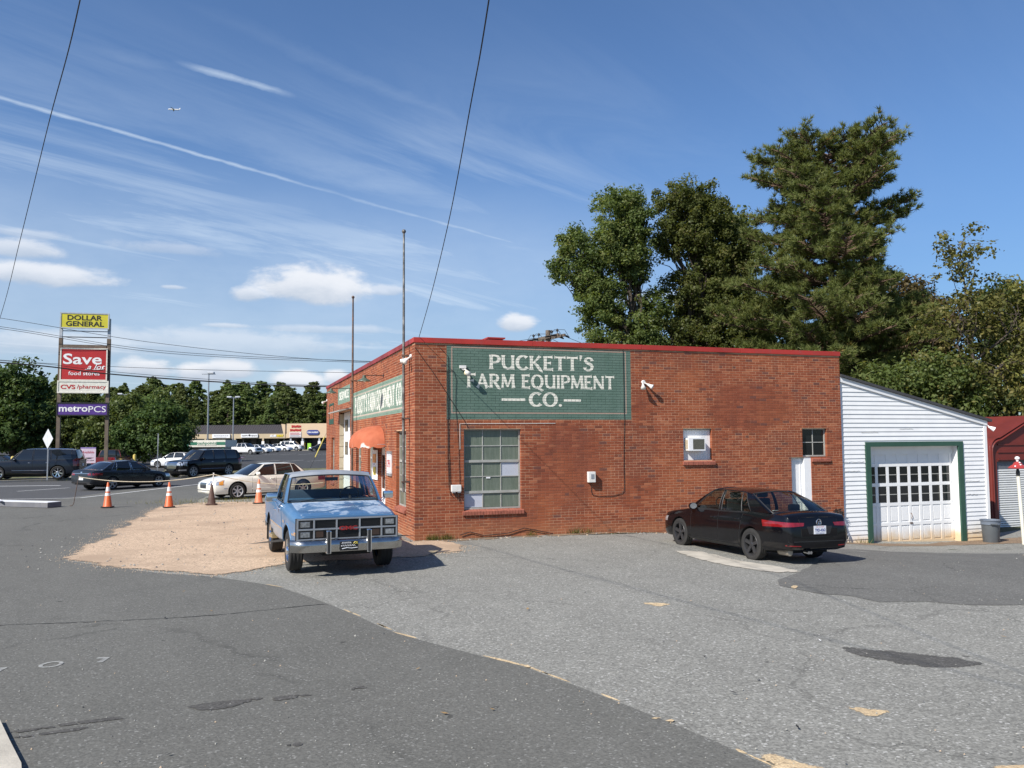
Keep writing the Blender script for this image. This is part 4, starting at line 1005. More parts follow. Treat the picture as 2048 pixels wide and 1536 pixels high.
cord('cable', 'black cable running straight down the green sign\'s right edge to a loop', [(5.52, dpt, 4.70), (5.53, dpt, 2.9), (5.50, dpt, 1.9), (5.50, dpt, 1.05), (5.44, dpt, .98), (5.15, dpt, .91), (4.75, dpt, .92), (4.60, dpt, .96), (4.56, dpt, 1.06), (4.56, dpt, 1.29)])
cord('cable', 'black cable dropping from the coping to the grey telephone box', [(0.60, dpt, 4.62), (0.82, dpt, 4.40), (0.84, dpt, 3.0), (0.83, dpt, 2.2), (0.86, dpt, 1.4), (0.90, dpt, 1.25)])
cord('cable', 'second black cable hanging down to the grey telephone box', [(0.79, dpt, 4.05), (0.80, dpt, 2.8), (0.80, dpt, 2.2), (0.83, dpt, 1.25), (0.87, dpt, 1.07), (0.97, dpt, .98)])
cord('cable', 'wavy thin cable hanging beside the flood light on the green sign', [(0.55, dpt, 4.05), (0.95, dpt, 4.06), (1.02, dpt, 3.85), (0.99, dpt, 3.3), (1.03, dpt, 2.8), (1.07, dpt, 2.3), (1.10, dpt, 1.3)], 0.005)
cord('cable', 'black cord slanting from the corner down across the brick', [(0.0, dpt, 4.60), (0.45, dpt, 4.0), (0.95, dpt, 3.25), (1.22, dpt, 2.85), (1.32, dpt, 2.66)], 0.007)
cord('cable', 'dark cord lying along the foot of the side wall', [(1.1, -.03, 0.10), (1.35, -.03, 0.16), (1.7, -.03, .06), (2.3, -.03, 0.09), (2.75, -.03, .2), (3.1, -.03, .12), (3.5, -.03, 0.03)], 0.010, M_CABLE)
cord('conduit', 'pale thin conduit framing the wall above the big window', [(1.11, -.008, 2.15), (1.11, -.008, 2.77), (3.6, -.008, 2.78)], 0.006, M_WHITEDIRT)
# air conditioner in the boarded window
o = wt('air_conditioner', 'white window air conditioner sticking out of the boarded window', 'air conditioner', 7.62, 0.10, 2.22)
MB().box((-0.25, -0.20, -0.17), (0.25, -0.005, 0.17)).build('case', M_WHITEDIRT, o, bevel=0.012)
MB().box((-0.12, -0.212, -0.135), (0.225, -0.202, 0.135)).build('grille', mat('grille_grey', (0.09, 0.09, 0.07), 0.8, 0, 0.4, 60), o)
for k in range(4): MB().box((-0.262, -0.165 + 0.035 * k, -0.12), (-0.251, -0.145 + 0.035 * k, 0.12)).build('louvre', mat('beige_louvre', (0.5, 0.42, 0.3), 0.7) if k == 0 else bpy.data.materials['beige_louvre'], o)
mb = MB(); mb.box((-0.25, -0.214, -0.17), (0.25, -0.201, -0.138)); mb.box((-0.25, -0.214, 0.138), (0.25, -0.201, 0.17)); mb.box((-0.25, -0.214, -0.138), (-0.125, -0.201, 0.138)); mb.box((0.228, -0.214, -0.138), (0.25, -0.201, 0.138)); mb.build('front_frame', M_WHITE, o)
# flag poles clamped to the facade
def pole(label, t_, z0, z1, m, r):
    o = wt('flag_pole', label, 'flag pole', -0.16, t_, 0, 'old flag poles on the facade')
    MB().tube([(0, 0, z0), (0, 0, (z0 + z1) / 2), (0, 0, z1)], [r, r * .92, r * .66], 10).build('pole', m, o, smooth=50)
    MB().lathe([(0.002, z1 + 0.10), (0.04, z1 + 0.085), (0.055, z1 + .045), (0.04, z1 + .01), (0.02, z1 - .01)], 12).build('finial', m, o, smooth=60)
    for z in (z0 + .25, (z0 + 4.7) / 2, 4.45): MB().box((-r - .01, -r - 0.01, z - .02), (0.155, r + .01, z + .02)).build('bracket', M_RUST, o)
    return o
M_POLE = mat('weathered_pole', (0.16, 0.15, 0.14), 0.5, 0.4, 0.5, 5, dirt=(0.42, 0.40, 0.36), dscale=5, damt=0.7)
pole('taller grey steel flag pole near the brick corner', 0.56, 1.12, 7.50, M_POLE, 0.036); pole('rusty brown flag pole between the two facade signs', 9.35, 0.3, 7.32, M_RUST, 0.042)
# jumble of hose and cables at the far corner by the annex
mb = MB()
for k in range(5):
    a = [(12.18 + random.uniform(-.1, .1), -0.05 - .02 * k, 0.27 + random.uniform(-.05, .1)), (12.25 + random.uniform(-.12, .12), -0.12, 0.1), (12.38 + random.uniform(-.05, .05), -0.10, -0.25), (12.34 + random.uniform(-.15, .1), -0.12, -0.50)]
    P = [Vector(bw(*p)) for p in a]; Q = []
    for i in range(3):
        for q in (0, .25, .5, .75): Q.append(P[i].lerp(P[i + 1], q) + Vector((random.uniform(-.02, .02), random.uniform(-.01, .01), random.uniform(-.02, .02))))
    mb.tube(Q + [P[-1]], 0.011, 6)
for k in range(7):
    c = Vector(bw(12.18, -0.06, 0.28)); mb.tube([c + Vector((random.uniform(-.16, .16), random.uniform(-.03, .03), random.uniform(-.1, .1))) for _ in range(4)], 0.010, 5)
tag(mb.build('garden_hose', M_CABLE, None, smooth=60), 'tangle of black hose hanging on the brick beside the white annex', 'hose')

# ------------------------------------------------------------------ white clapboard annex
AX = thing('garage_annex', 'white clapboard lean-to garage with a green trimmed roller door', 'building', bw(0, 0, 0), TH)
M_SIDE = mat('white_siding', (0.74, 0.75, 0.78), 0.55, 0, 0.04, 1.2, dirt=(0.58, 0.55, 0.50), dscale=1.4, damt=0.25)
def siding_mat():
    m, t, b = new_mat('white_siding_stained'); p = t.new('ShaderNodeNewGeometry').outputs['Position']; z = t.sep(p)[2]
    n = t.noise(p, 2.5, 5, 0.65)
    c = t.ramp(n, [(0.3, (0.74, 0.74, 0.74)), (0.7, (0.81, 0.81, 0.80))])
    st = t.math('MULTIPLY', t.step(t.math('ADD', z, t.math('MULTIPLY', n, -0.5)), -0.55, -0.95), 0.85)
    c = t.mix(st, c, (0.62, 0.43, 0.22)); t.put(b.inputs['Base Color'], c); b.inputs['Roughness'].default_value = 0.55; return m
M_SIDE = siding_mat()
A0, A1 = 12.46, 17.86
def roofz(s): return 4.10 + (2.86 - 4.10) * (s - A0) / (A1 - A0)
YF = 0.06
MB().prism([(A0 + .01, -1.0), (A0 + .01, roofz(A0) - .02), (A1 - .01, roofz(A1) - .02), (A1 - .01, -1.0), (16.98, -1.0), (16.98, 2.23), (13.32, 2.23), (13.32, -1.0)], 'y', YF + 0.02, YF + 0.05).build('wall', M_SIDE, AX, fix=True)
mb = MB(); mb.box((A1 - 0.04, YF + 0.05, -1.0), (A1 - 0.01, 9.0, 2.80)); mb.build('side_wall', M_SIDE, AX)
BH = 0.1285; k = 0; z = -0.80
while z < 4.05:
    for (a, b) in (((A0, 13.30), (17.0, A1)) if z < 2.14 else ((A0, A1),)):
        zt = z + BH
        def smax(zz): return A0 + (4.02 - zz) / (4.10 - 2.86) * (A1 - A0)
        bt, bb = min(b, smax(zt)), min(b, smax(z))
        if bb - a < 0.06: continue
        bt = max(bt, a + 0.02); j = random.uniform(0, .004); dz_ = random.uniform(-.0035, .0035); de_ = random.uniform(-.004, .004)
        vs = [(a, YF - 0.002 - j, z + dz_), (bb, YF - 0.002 - j, z + dz_ + de_), (bt, YF + 0.016, zt), (a, YF + 0.016, zt), (a, YF + .02, z), (bb, YF + .02, z), (bt, YF + .02, zt), (a, YF + .02, zt)]
        mb = MB(); mb.add(vs, [(0, 1, 2, 3), (0, 4, 5, 1), (1, 5, 6, 2), (3, 2, 6, 7), (0, 3, 7, 4)]); mb.build('siding_board', M_SIDE, AX)
    z += BH
for (xa, xb_, zc) in ((12.5, 13.25, 1.66), (12.55, 13.1, 1.40), (17.05, 17.6, 1.02), (17.1, 17.5, .62), (14.6, 15.1, 2.62), (17.2, 17.8, -.52), (13.2, 13.8, 2.52)):
    P = [(xa + (xb_ - xa) * q, YF - .006, zc + random.uniform(-.012, .012)) for q in np.linspace(0, 1, 9)]; MB().tube(P, .0035, 4).build('siding_crack', M_DARK, AX)
MB().box((A1 - 0.01, YF - 0.02, -1.0), (A1 + 0.10, YF + 0.05, 2.86)).build('corner_board', M_WHITE, AX)
sl = (2.86 - 4.10) / (A1 - A0)
MB().prism([(A0, 3.98), (A0, 4.12), (A1 + .12, 4.12 + sl * (A1 + .12 - A0)), (A1 + .12, 3.98 + sl * (A1 + .12 - A0))], 'y', YF - 0.04, YF - 0.004).build('fascia', M_WHITE, AX)
MB().prism([(A0, 4.125), (A0, 4.20), (A1 + .25, 4.20 + sl * (A1 + .25 - A0)), (A1 + .25, 4.125 + sl * (A1 + .25 - A0))], 'y', YF - 0.10, 9.0).build('roof', mat('dark_roofing', (0.05, 0.05, 0.055), 0.9), AX)
GD = thing('roller_door', None, None); GD.parent = AX
mb = MB(); mb.box((13.31, YF - 0.03, -0.82), (13.48, YF + 0.03, 2.10)); mb.box((16.80, YF - 0.03, -0.82), (16.98, YF + 0.03, 2.10)); mb.box((13.31, YF - 0.03, 2.10), (16.98, YF + 0.03, 2.24)); mb.build('door_trim', M_GREENTRIM, AX)
D = YF + 0.24
mb = MB(); mb.box((13.47, YF + 0.03, -0.85), (13.475, D + .05, 2.1)); mb.box((16.805, YF + 0.03, -0.85), (16.81, D + .05, 2.1)); mb.box((13.475, YF + 0.03, 2.105), (16.805, D + .05, 2.11)); mb.build('reveal', M_SIDE, AX)
mb = MB(); mb.box((13.475, D + 0.02, -0.80), (16.805, D + 0.06, 1.95)); mb.box((13.475, D - 0.02, 1.86), (16.805, D + .019, 2.10)); mb.build('door_leaf', M_SIDE, GD)
x0, x1 = 13.50, 16.74; n = 8; zr = [-0.74, -0.19, 0.39, 0.97, 1.55, 1.95]
mb = MB()
for zc in zr: mb.box((x0, D, zc - 0.045), (x1, D + 0.019, zc + 0.045))
for i in range(n + 1):
    x = x0 + (x1 - x0) * i / n
    for a, b in zip(zr, zr[1:]): mb.box((x - 0.05, D + 0.002, a + 0.045), (x + 0.05, D + 0.019, b - 0.045))
mb.build('door_rails', M_SIDE, GD)
for r_ in (2, 3):
    for i in range(n):
        a = x0 + (x1 - x0) * i / n + .055; b = x0 + (x1 - x0) * (i + 1) / n - .055
        p = MB().box((a, D + 0.010, zr[r_] + 0.055), (b, D + 0.0185, zr[r_ + 1] - 0.055)).build('pane', M_DARKGLASS, GD)
        zm = (zr[r_] + zr[r_ + 1]) / 2; MB().box((a, D + 0.003, zm - .011), (b, D + 0.0099, zm + .011)).build('glazing_bar', M_STEEL if r_ else M_WHITE, GD)
for i in range(n):
    for r_ in (0, 1):
        a = x0 + (x1 - x0) * i / n + .085; b = x0 + (x1 - x0) * (i + 1) / n - .085
        MB().box((a, D + 0.008, zr[r_] + 0.09), (b, D + 0.0195, zr[r_ + 1] - 0.09)).build('door_panel', M_SIDE, GD, bevel=0.004)
mb = MB(); xm = (x0 + x1) / 2; mb.tube([(xm, D - .01, 0.12), (xm + .01, D - .04, 0.08), (xm + .03, D - .03, 0.02), (xm + .02, D - .01, -.05)], 0.008, 6); mb.box((xm - .04, D - .02, -0.20), (xm + .06, D - .003, -0.16)); mb.build('handle', M_RUST, GD)
o = wt('flood_light', 'small white lamp under the low eave corner of the annex', 17.98, 0.05, 2.82) if False else thing('eave_lamp', 'small white lamp under the low eave corner of the annex', 'flood light', bw(18.0, 0.02, 2.62), TH)
MB().tube([(0, 0, 0.1), (0.02, -0.02, 0.03)], 0.02, 8).build('arm', M_WHITE, o); MB().tube([(0.02, -.02, .05), (0.06, -0.06, 0.02), (0.12, -.12, -0.03)], [0.03, 0.05, 0.075], 12).build('lamp_head', M_WHITE, o, smooth=40)

# ------------------------------------------------------------------ red metal garage behind
RG = thing('metal_garage', 'dark red metal garage with a white corrugated roller door at the right edge', 'building', bw(21.0, 2.6, -0.85), TH)
M_RG = mat('oxide_red_metal', (0.15, 0.024, 0.017), 0.45, 0.0, 0.12, 2)
M_SLAT = mat('white_shutter', (0.66, 0.67, 0.66), 0.45, 0, 0.05, 2)
pr = []
for q in np.linspace(0, 1, 7): pr.append((0.0 + 0.42 * (1 - math.cos(q * PI / 2)), 2.74 + 0.36 * math.sin(q * PI / 2)))
pr = [(0, 0)] + pr + [(2.05, 3.88), (3.7, 3.1), (4.1, 2.7), (4.1, 0)]
mb = MB(); mb.tube([(x, -0.02, z) for x, z in pr[:-1]], 0.085, 4); mb.build('frame_post', M_RG, RG)
mb = MB(); out = [(x, z) for x, z in pr[:-1]]
mb.grid([[(x - (0.05 if i < 8 else 0), y, z + 0.09) for y in np.linspace(-0.10, 4, 5)] for i, (x, z) in enumerate(out)]); mb.prism([(0.3, 3.15), (3.7, 3.15), (2.05, 3.85)], 'y', 0.02, 0.05); mb.build('roof', M_RG, RG, smooth=30)
mb = MB(); mb.box((0.1, 0.02, 0), (0.30, 0.05, 3.0)); mb.box((0.3, 0.02, 2.35), (4.0, 0.05, 3.15)); mb.build('wall', M_RG, RG)
for z in (2.40, 2.66, 2.92): MB().box((0.35, -0.012, z), (4.0, 0.02, z + 0.05)).build('cladding_rib', M_RG, RG)
mb = MB(); mb.box((0.30, 0.1, 2.05), (4.0, 0.13, 2.35)); mb.build('door_header', mat('shade_grey', (0.12, 0.13, 0.15), 0.5), RG)
for k in range(26):
    z = 0.02 + 0.079 * k; prf = [(0.12, z), (0.085, z + 0.012), (0.078, z + 0.035), (0.085, z + 0.062), (0.12, z + 0.072), (0.13, z + 0.072), (0.13, z)]
    mb = MB(); mb.prism([(y, zz) for y, zz in prf], 'x', 0.30, 4.0); mb.build('slat', M_SLAT, RG, fix=True)

# ------------------------------------------------------------------ dustbin and mushroom lamp
x, y = 14.31, 25.05
tb = thing('trash_can', 'grey plastic trash can in front of the annex corner', 'trash can', og(x, y))
tb.scale = (.94, .94, .94); M_BIN = mat('grey_plastic', (0.11, 0.122, 0.132), 0.5, 0, 0.1, 4); M_BINR = mat('bluish_plastic', (0.135, 0.16, 0.20), 0.45, 0, 0.1, 4)
MB().lathe([(0.002, 0.0), (0.225, 0.0), (0.235, 0.015), (0.265, 0.56), (0.27, 0.57)], 32, caps=False).build('body', M_BIN, tb, smooth=40)
MB().lathe([(0.272, 0.56), (0.285, 0.565), (0.285, 0.60), (0.278, 0.605), (0.285, 0.68), (0.305, 0.69), (0.305, 0.715), (0.285, 0.715), (0.265, 0.60), (0.23, 0.03), (0.002, 0.03)], 32, caps=False).build('rim', M_BINR, tb, smooth=40)
for a in (-1.75, 1.4):
    c = Vector((math.cos(a), math.sin(a), 0)); tn = Vector((-c.y, c.x, 0)); mb = MB()
    P = [c * .285 - tn * .09, c * .33 - tn * .08, c * .33 + tn * .08, c * .285 + tn * .09]; mb.tube([(p.x, p.y, 0.60) for p in P], 0.018, 6); mb.build('handle', M_BIN, tb)
x, y = 14.87, 24.46
ml = thing('yard_lamp', 'white post with a red mushroom shaped lamp shade at the right edge', 'lamp post', og(x, y))
M_CREAM = mat('cream_post_paint', (0.66, 0.64, 0.55), 0.5, 0, 0.1, 3); M_MUSH = mat('mushroom_red', (0.36, 0.042, 0.038), 0.35, 0, 0.2, 5); 
MB().tube([(0.06, 0, 0.0), (-0.02, 0, 2.0)], 0.05, 14).build('post', M_CREAM, ml, smooth=40)
MB().tube([(-0.02, 0, 1.98), (-0.022, 0, 2.1), (-0.025, 0, 2.2)], [0.05, 0.055, 0.03], 12).build('collar', M_BLACK, ml, smooth=40)
MB().lathe([(0.25, 2.215), (0.255, 2.235), (0.20, 2.28), (0.13, 2.325), (0.09, 2.39), (0.05, 2.41), (0.01, 2.415)], 24, 'z', (-0.02, 0, 0)).build('lamp_shade', M_MUSH, ml, smooth=50)
MB().lathe([(0.03, 2.41), (0.04, 2.44), (0.025, 2.45), (0.06, 2.48), (0.07, 2.515), (0.05, 2.55), (0.01, 2.565)], 16, 'z', (-0.02, 0, 0)).build('finial', M_WHITE, ml, smooth=60)
for a, z, r_ in ((-1.6, 2.32, .145), (-2.4, 2.275, .21), (-0.7, 2.275, .21), (-1.6, 2.38, .10)):
    c = Vector((-0.02 + r_ * math.cos(a), r_ * math.sin(a), z)); MB().tube([c, c + Vector((0.012 * math.cos(a), .012 * math.sin(a), .012))], 0.022, 10).build('white_spot', M_WHITE, ml)
MB().tube([(0.0, 0, 2.46), (0.12, -.02, 2.44), (0.22, -.03, 2.40)], 0.02, 6).build('side_arm', M_BLACK, ml)
MB().lathe([(0.002, -.06), (0.05, -.04), (0.06, 0), (0.05, .04), (0.002, .06)], 14, 'z', (0.25, -.03, 2.40)).build('side_bulb', M_WHITE, ml, smooth=60)
# ------------------------------------------------------------------ vehicles
def paint(name, col, flake=0.1, coat=1.0, rough=0.35, dirt=None):
    return mat(name, col, rough, 0.0, flake, 1.5, coat=coat, dirt=dirt, damt=0.3)
def glass_mat(name, tint, refl=1.0):
    m = bpy.data.materials.new(name); m.use_nodes = True; t = NT(m.node_tree); t.n.clear()
    o = t.new('ShaderNodeOutputMaterial'); tr = t.new('ShaderNodeBsdfTransparent'); gl = t.new('ShaderNodeBsdfGlossy'); mx = t.new('ShaderNodeMixShader'); fr = t.new('ShaderNodeFresnel')
    tr.inputs[0].default_value = (*tint, 1); gl.inputs['Roughness'].default_value = 0.02; gl.inputs[0].default_value = (1, 1, 1, 1); fr.inputs[0].default_value = 1.5
    t.l.new(t.math('MULTIPLY', fr.outputs[0], refl), mx.inputs[0]); t.l.new(tr.outputs[0], mx.inputs[1]); t.l.new(gl.outputs[0], mx.inputs[2]); t.l.new(mx.outputs[0], o.inputs[0]); return m
M_GLASS = glass_mat('clear_car_glass', (0.86, 0.91, 0.87), .55); M_GLASS2 = glass_mat('smoked_car_glass', (0.62, 0.66, 0.62), .7)
M_TINT = mat('tinted_car_glass', (0.010, 0.012, 0.014), 0.05, 0, 0.1, 2, spec=0.6, coat=0.6)
M_CHROME = mat('chrome', (0.75, 0.76, 0.78), 0.10, 1.0, 0.03, 3); M_ALU = mat('grey_aluminium', (0.40, 0.41, 0.43), 0.38, 0.7, 0.06, 4)
M_TYRE = mat('tyre_rubber', (0.020, 0.019, 0.018), 0.85, 0, 0.2, 9, dirt=(0.05, 0.045, 0.04), damt=0.4)
M_PLAST = mat('black_plastic', (0.018, 0.018, 0.019), 0.55); M_UNDER = mat('underbody', (0.012, 0.012, 0.012), 0.9)
M_TAIL = mat('tail_lamp_red', (0.19, 0.006, 0.008), 0.12, 0, 0.3, 12, coat=1.0); M_TAILD = mat('tail_lamp_dark_red', (0.16, 0.006, 0.008), 0.12, 0, 0.3, 12, coat=1.0)
M_HEAD = mat('headlamp_lens', (0.55, 0.57, 0.60), 0.08, 0.5, 0.35, 20, coat=1.0); M_AMBER = mat('amber_lens', (0.65, 0.26, 0.03), 0.15, 0, 0.2, 10, coat=1.0)
M_SEATD = mat('dark_seat_cloth', (0.020, 0.022, 0.026), 0.85); M_SEATB = mat('blue_seat_cloth', (0.035, 0.06, 0.10), 0.85)
M_PLATE = mat('plate_white', (0.68, 0.70, 0.74), 0.45); M_NAVY = mat('plate_navy', (0.03, 0.05, 0.22), 0.5)

def hexsec(x, zb, w, zs, zc, tt, lid):
    """half section of a car body at one station, bottom centre to top centre"""
    zm = zb + (zs - zb) * .55
    side = [(0, zb), (w * .70, zb), (w * .93, zb + .03), (w * .975, zb + .10), (w * .995, zb + (zs - zb) * .33), (w, zm), (w * .99, zs - (zs - zb) * .22), (w * (tt * .5 + .49), zs - .05), (w * tt, zs)]
    top = [(w * tt * (1 - f), zs + (zc - zs) * (1 - (1 - f) ** 2.4)) for f in (.05, .14, .32, .6, 1.0)]
    return side + top
class Car:
    def __init__(s, root, st, body_m, axles, rw, arch, trim=M_UNDER, nsub=46, tt=.93, secfn=hexsec, archw=.30):
        """st: stations [x, zb, w, zs, zc]; axles: (front x, rear x)"""
        s.root = root; st = sorted(st, key=lambda r: r[0]); A = np.array(st, float); xs = A[:, 0]; s.xs = xs; s.A = A; s.tt = tt
        q = np.unique(np.concatenate([xs, np.linspace(xs[0], xs[-1], nsub)])); keep = [q[0]]
        for v in q[1:]:
            if v - keep[-1] > 0.012 or v in xs: keep.append(v)
        q = np.array(keep); cols = [pchip(xs, A[:, k], q) for k in range(1, 5)]
        rows = []
        for i, x in enumerate(q):
            h = secfn(x, cols[0][i], cols[1][i], cols[2][i], cols[3][i], tt, False)
            rows.append([(x, y, z) for y, z in h] + [(x, -y, z) for y, z in h[-2:0:-1]])
        mb = MB(); n = len(rows[0])
        mb.grid([r + [r[0]] for r in rows])
        mb.f = []; V = [p for r in rows for p in r]
        fs = [(i * n + k, i * n + (k + 1) % n, (i + 1) * n + (k + 1) % n, (i + 1) * n + k) for i in range(len(rows) - 1) for k in range(n)]
        fs += [tuple(range(n)), tuple((len(rows) - 1) * n + k for k in range(n))[::-1]]
        me = bpy.data.meshes.new('body'); me.from_pydata(V, [], fs); me.materials.append(body_m); me.materials.append(trim)
        bm = bmesh.new(); bm.from_mesh(me); bmesh.ops.recalc_face_normals(bm, faces=bm.faces); bm.to_mesh(me); bm.free()
        s.bvh = BVHTree.FromPolygons(V, [tuple(p.vertices) for p in me.polygons])
        s.body = link('body', me, root)
        if arch:
            cut = MB()
            for ax, ar in zip(axles, arch if hasattr(arch, '__len__') else [arch] * len(axles)):
                w = float(pchip(xs, A[:, 2], np.array([ax]))[0])
                for sg in (1, -1):
                    pf = []
                    c2 = MB(); c2.lathe([(0.0001, sg * (w - archw)), (ar, sg * (w - archw)), (ar, sg * (w + .3)), (0.0001, sg * (w + .3))], 40, 'y', (ax, 0, rw + .01)); cut.add(c2.v, c2.f, 1)
            cm = bpy.data.meshes.new('cut'); cm.from_pydata(cut.v, [], cut.f); cm.materials.append(body_m); cm.materials.append(trim); cm.polygons.foreach_set('material_index', [1] * len(cm.polygons))
            bm = bmesh.new(); bm.from_mesh(cm); bmesh.ops.remove_doubles(bm, verts=bm.verts, dist=0.0005); bmesh.ops.recalc_face_normals(bm, faces=bm.faces); bm.to_mesh(cm); bm.free()
            co = link('cut', cm); md = s.body.modifiers.new('b', 'BOOLEAN'); md.object = co; md.operation = 'DIFFERENCE'; md.solver = 'EXACT'
            # cutter sits in the body's own space
            pm = s.body.matrix_world; bpy.context.view_layer.update(); co.matrix_world = s.body.matrix_world
            bpy.context.view_layer.update()
            dg = bpy.context.evaluated_depsgraph_get(); nm = bpy.data.meshes.new_from_object(s.body.evaluated_get(dg))
            s.body.modifiers.clear(); bpy.data.objects.remove(co); s.body.data = nm; nm.name = 'body'
        s.body.data.polygons.foreach_set('use_smooth', [True] * len(s.body.data.polygons)); s.body.data.set_sharp_from_angle(angle=R(32))
    def hit(s, p, target):
        p = Vector(p); d = Vector((target[0] - p.x, target[1] - p.y, target[2] - p.z if len(target) > 2 else 0)).normalized()
        h = s.bvh.ray_cast(p, d)
        return (h[0], d) if h[0] is not None else (None, d)
    def drape(s, name, corners, target, m, off=.004, n=8, k=6, parent=None, smooth=40, thick=.006):
        """lay a quad patch (outline in space, 4 corners) onto the body skin, looking towards target (x, y) or along a fixed direction"""
        c = [Vector(q) for q in corners]; G = []; last = None
        for i in range(n + 1):
            row = []
            for j in range(k + 1):
                u, v = i / n, j / k; p = (c[0] * (1 - u) + c[1] * u) * (1 - v) + (c[3] * (1 - u) + c[2] * u) * v
                tg = target(p) if callable(target) else target
                h, d = s.hit(p, tg)
                if h is None: h = p if last is None else Vector((p.x, last.y, p.z))
                last = h; row.append((h - d * off, h + d * thick))
            G.append(row)
        mb = MB(); mb.grid([[a for a, _ in r_] for r_ in G])
        ring = [G[i][0] for i in range(n + 1)] + [G[n][j] for j in range(1, k + 1)] + [G[i][k] for i in range(n - 1, -1, -1)] + [G[0][j] for j in range(k - 1, 0, -1)]
        for a, b in zip(ring, ring[1:] + ring[:1]): mb.quad(a[0], b[0], b[1], a[1])
        o = mb.build(name, m, parent or s.root, smooth=smooth, fix=True)
        return o
    def side(s, name, pts, sg, m, off=.004, **kw):          # patch on the flank: pts are (x, z)
        return s.drape(name, [(x, sg * 1.6, z) for x, z in pts], lambda p: (p.x, 0, p.z), m, off, **kw)
    def end(s, name, pts, sg, m, off=.004, **kw):           # patch on the nose (+1) or tail (-1): pts are (y, z)
        return s.drape(name, [(sg * 4.5, y, z) for y, z in pts], lambda p: (0, p.y, p.z), m, off, **kw)
    def line(s, name, pts, sg, m, r=.005, parent=None, where='side', off=.0):
        P = []
        for a, b in zip(pts, pts[1:]):
            for q in np.linspace(0, 1, 9)[:-1 if b is not pts[-1] else None]:
                u = a[0] + (b[0] - a[0]) * q; v = a[1] + (b[1] - a[1]) * q
                p, t_ = ((u, sg * 1.6, v), (u, 0, v)) if where == 'side' else (((sg * 4.5, u, v), (0, u, v)) if where == 'end' else ((u, v, 3.0), (u, v, 0)))
                h, d = s.hit(p, t_)
                if h is not None: P.append(h - d * off)
        return MB().tube(P, r, 5).build(name, m, parent or s.root, smooth=60)

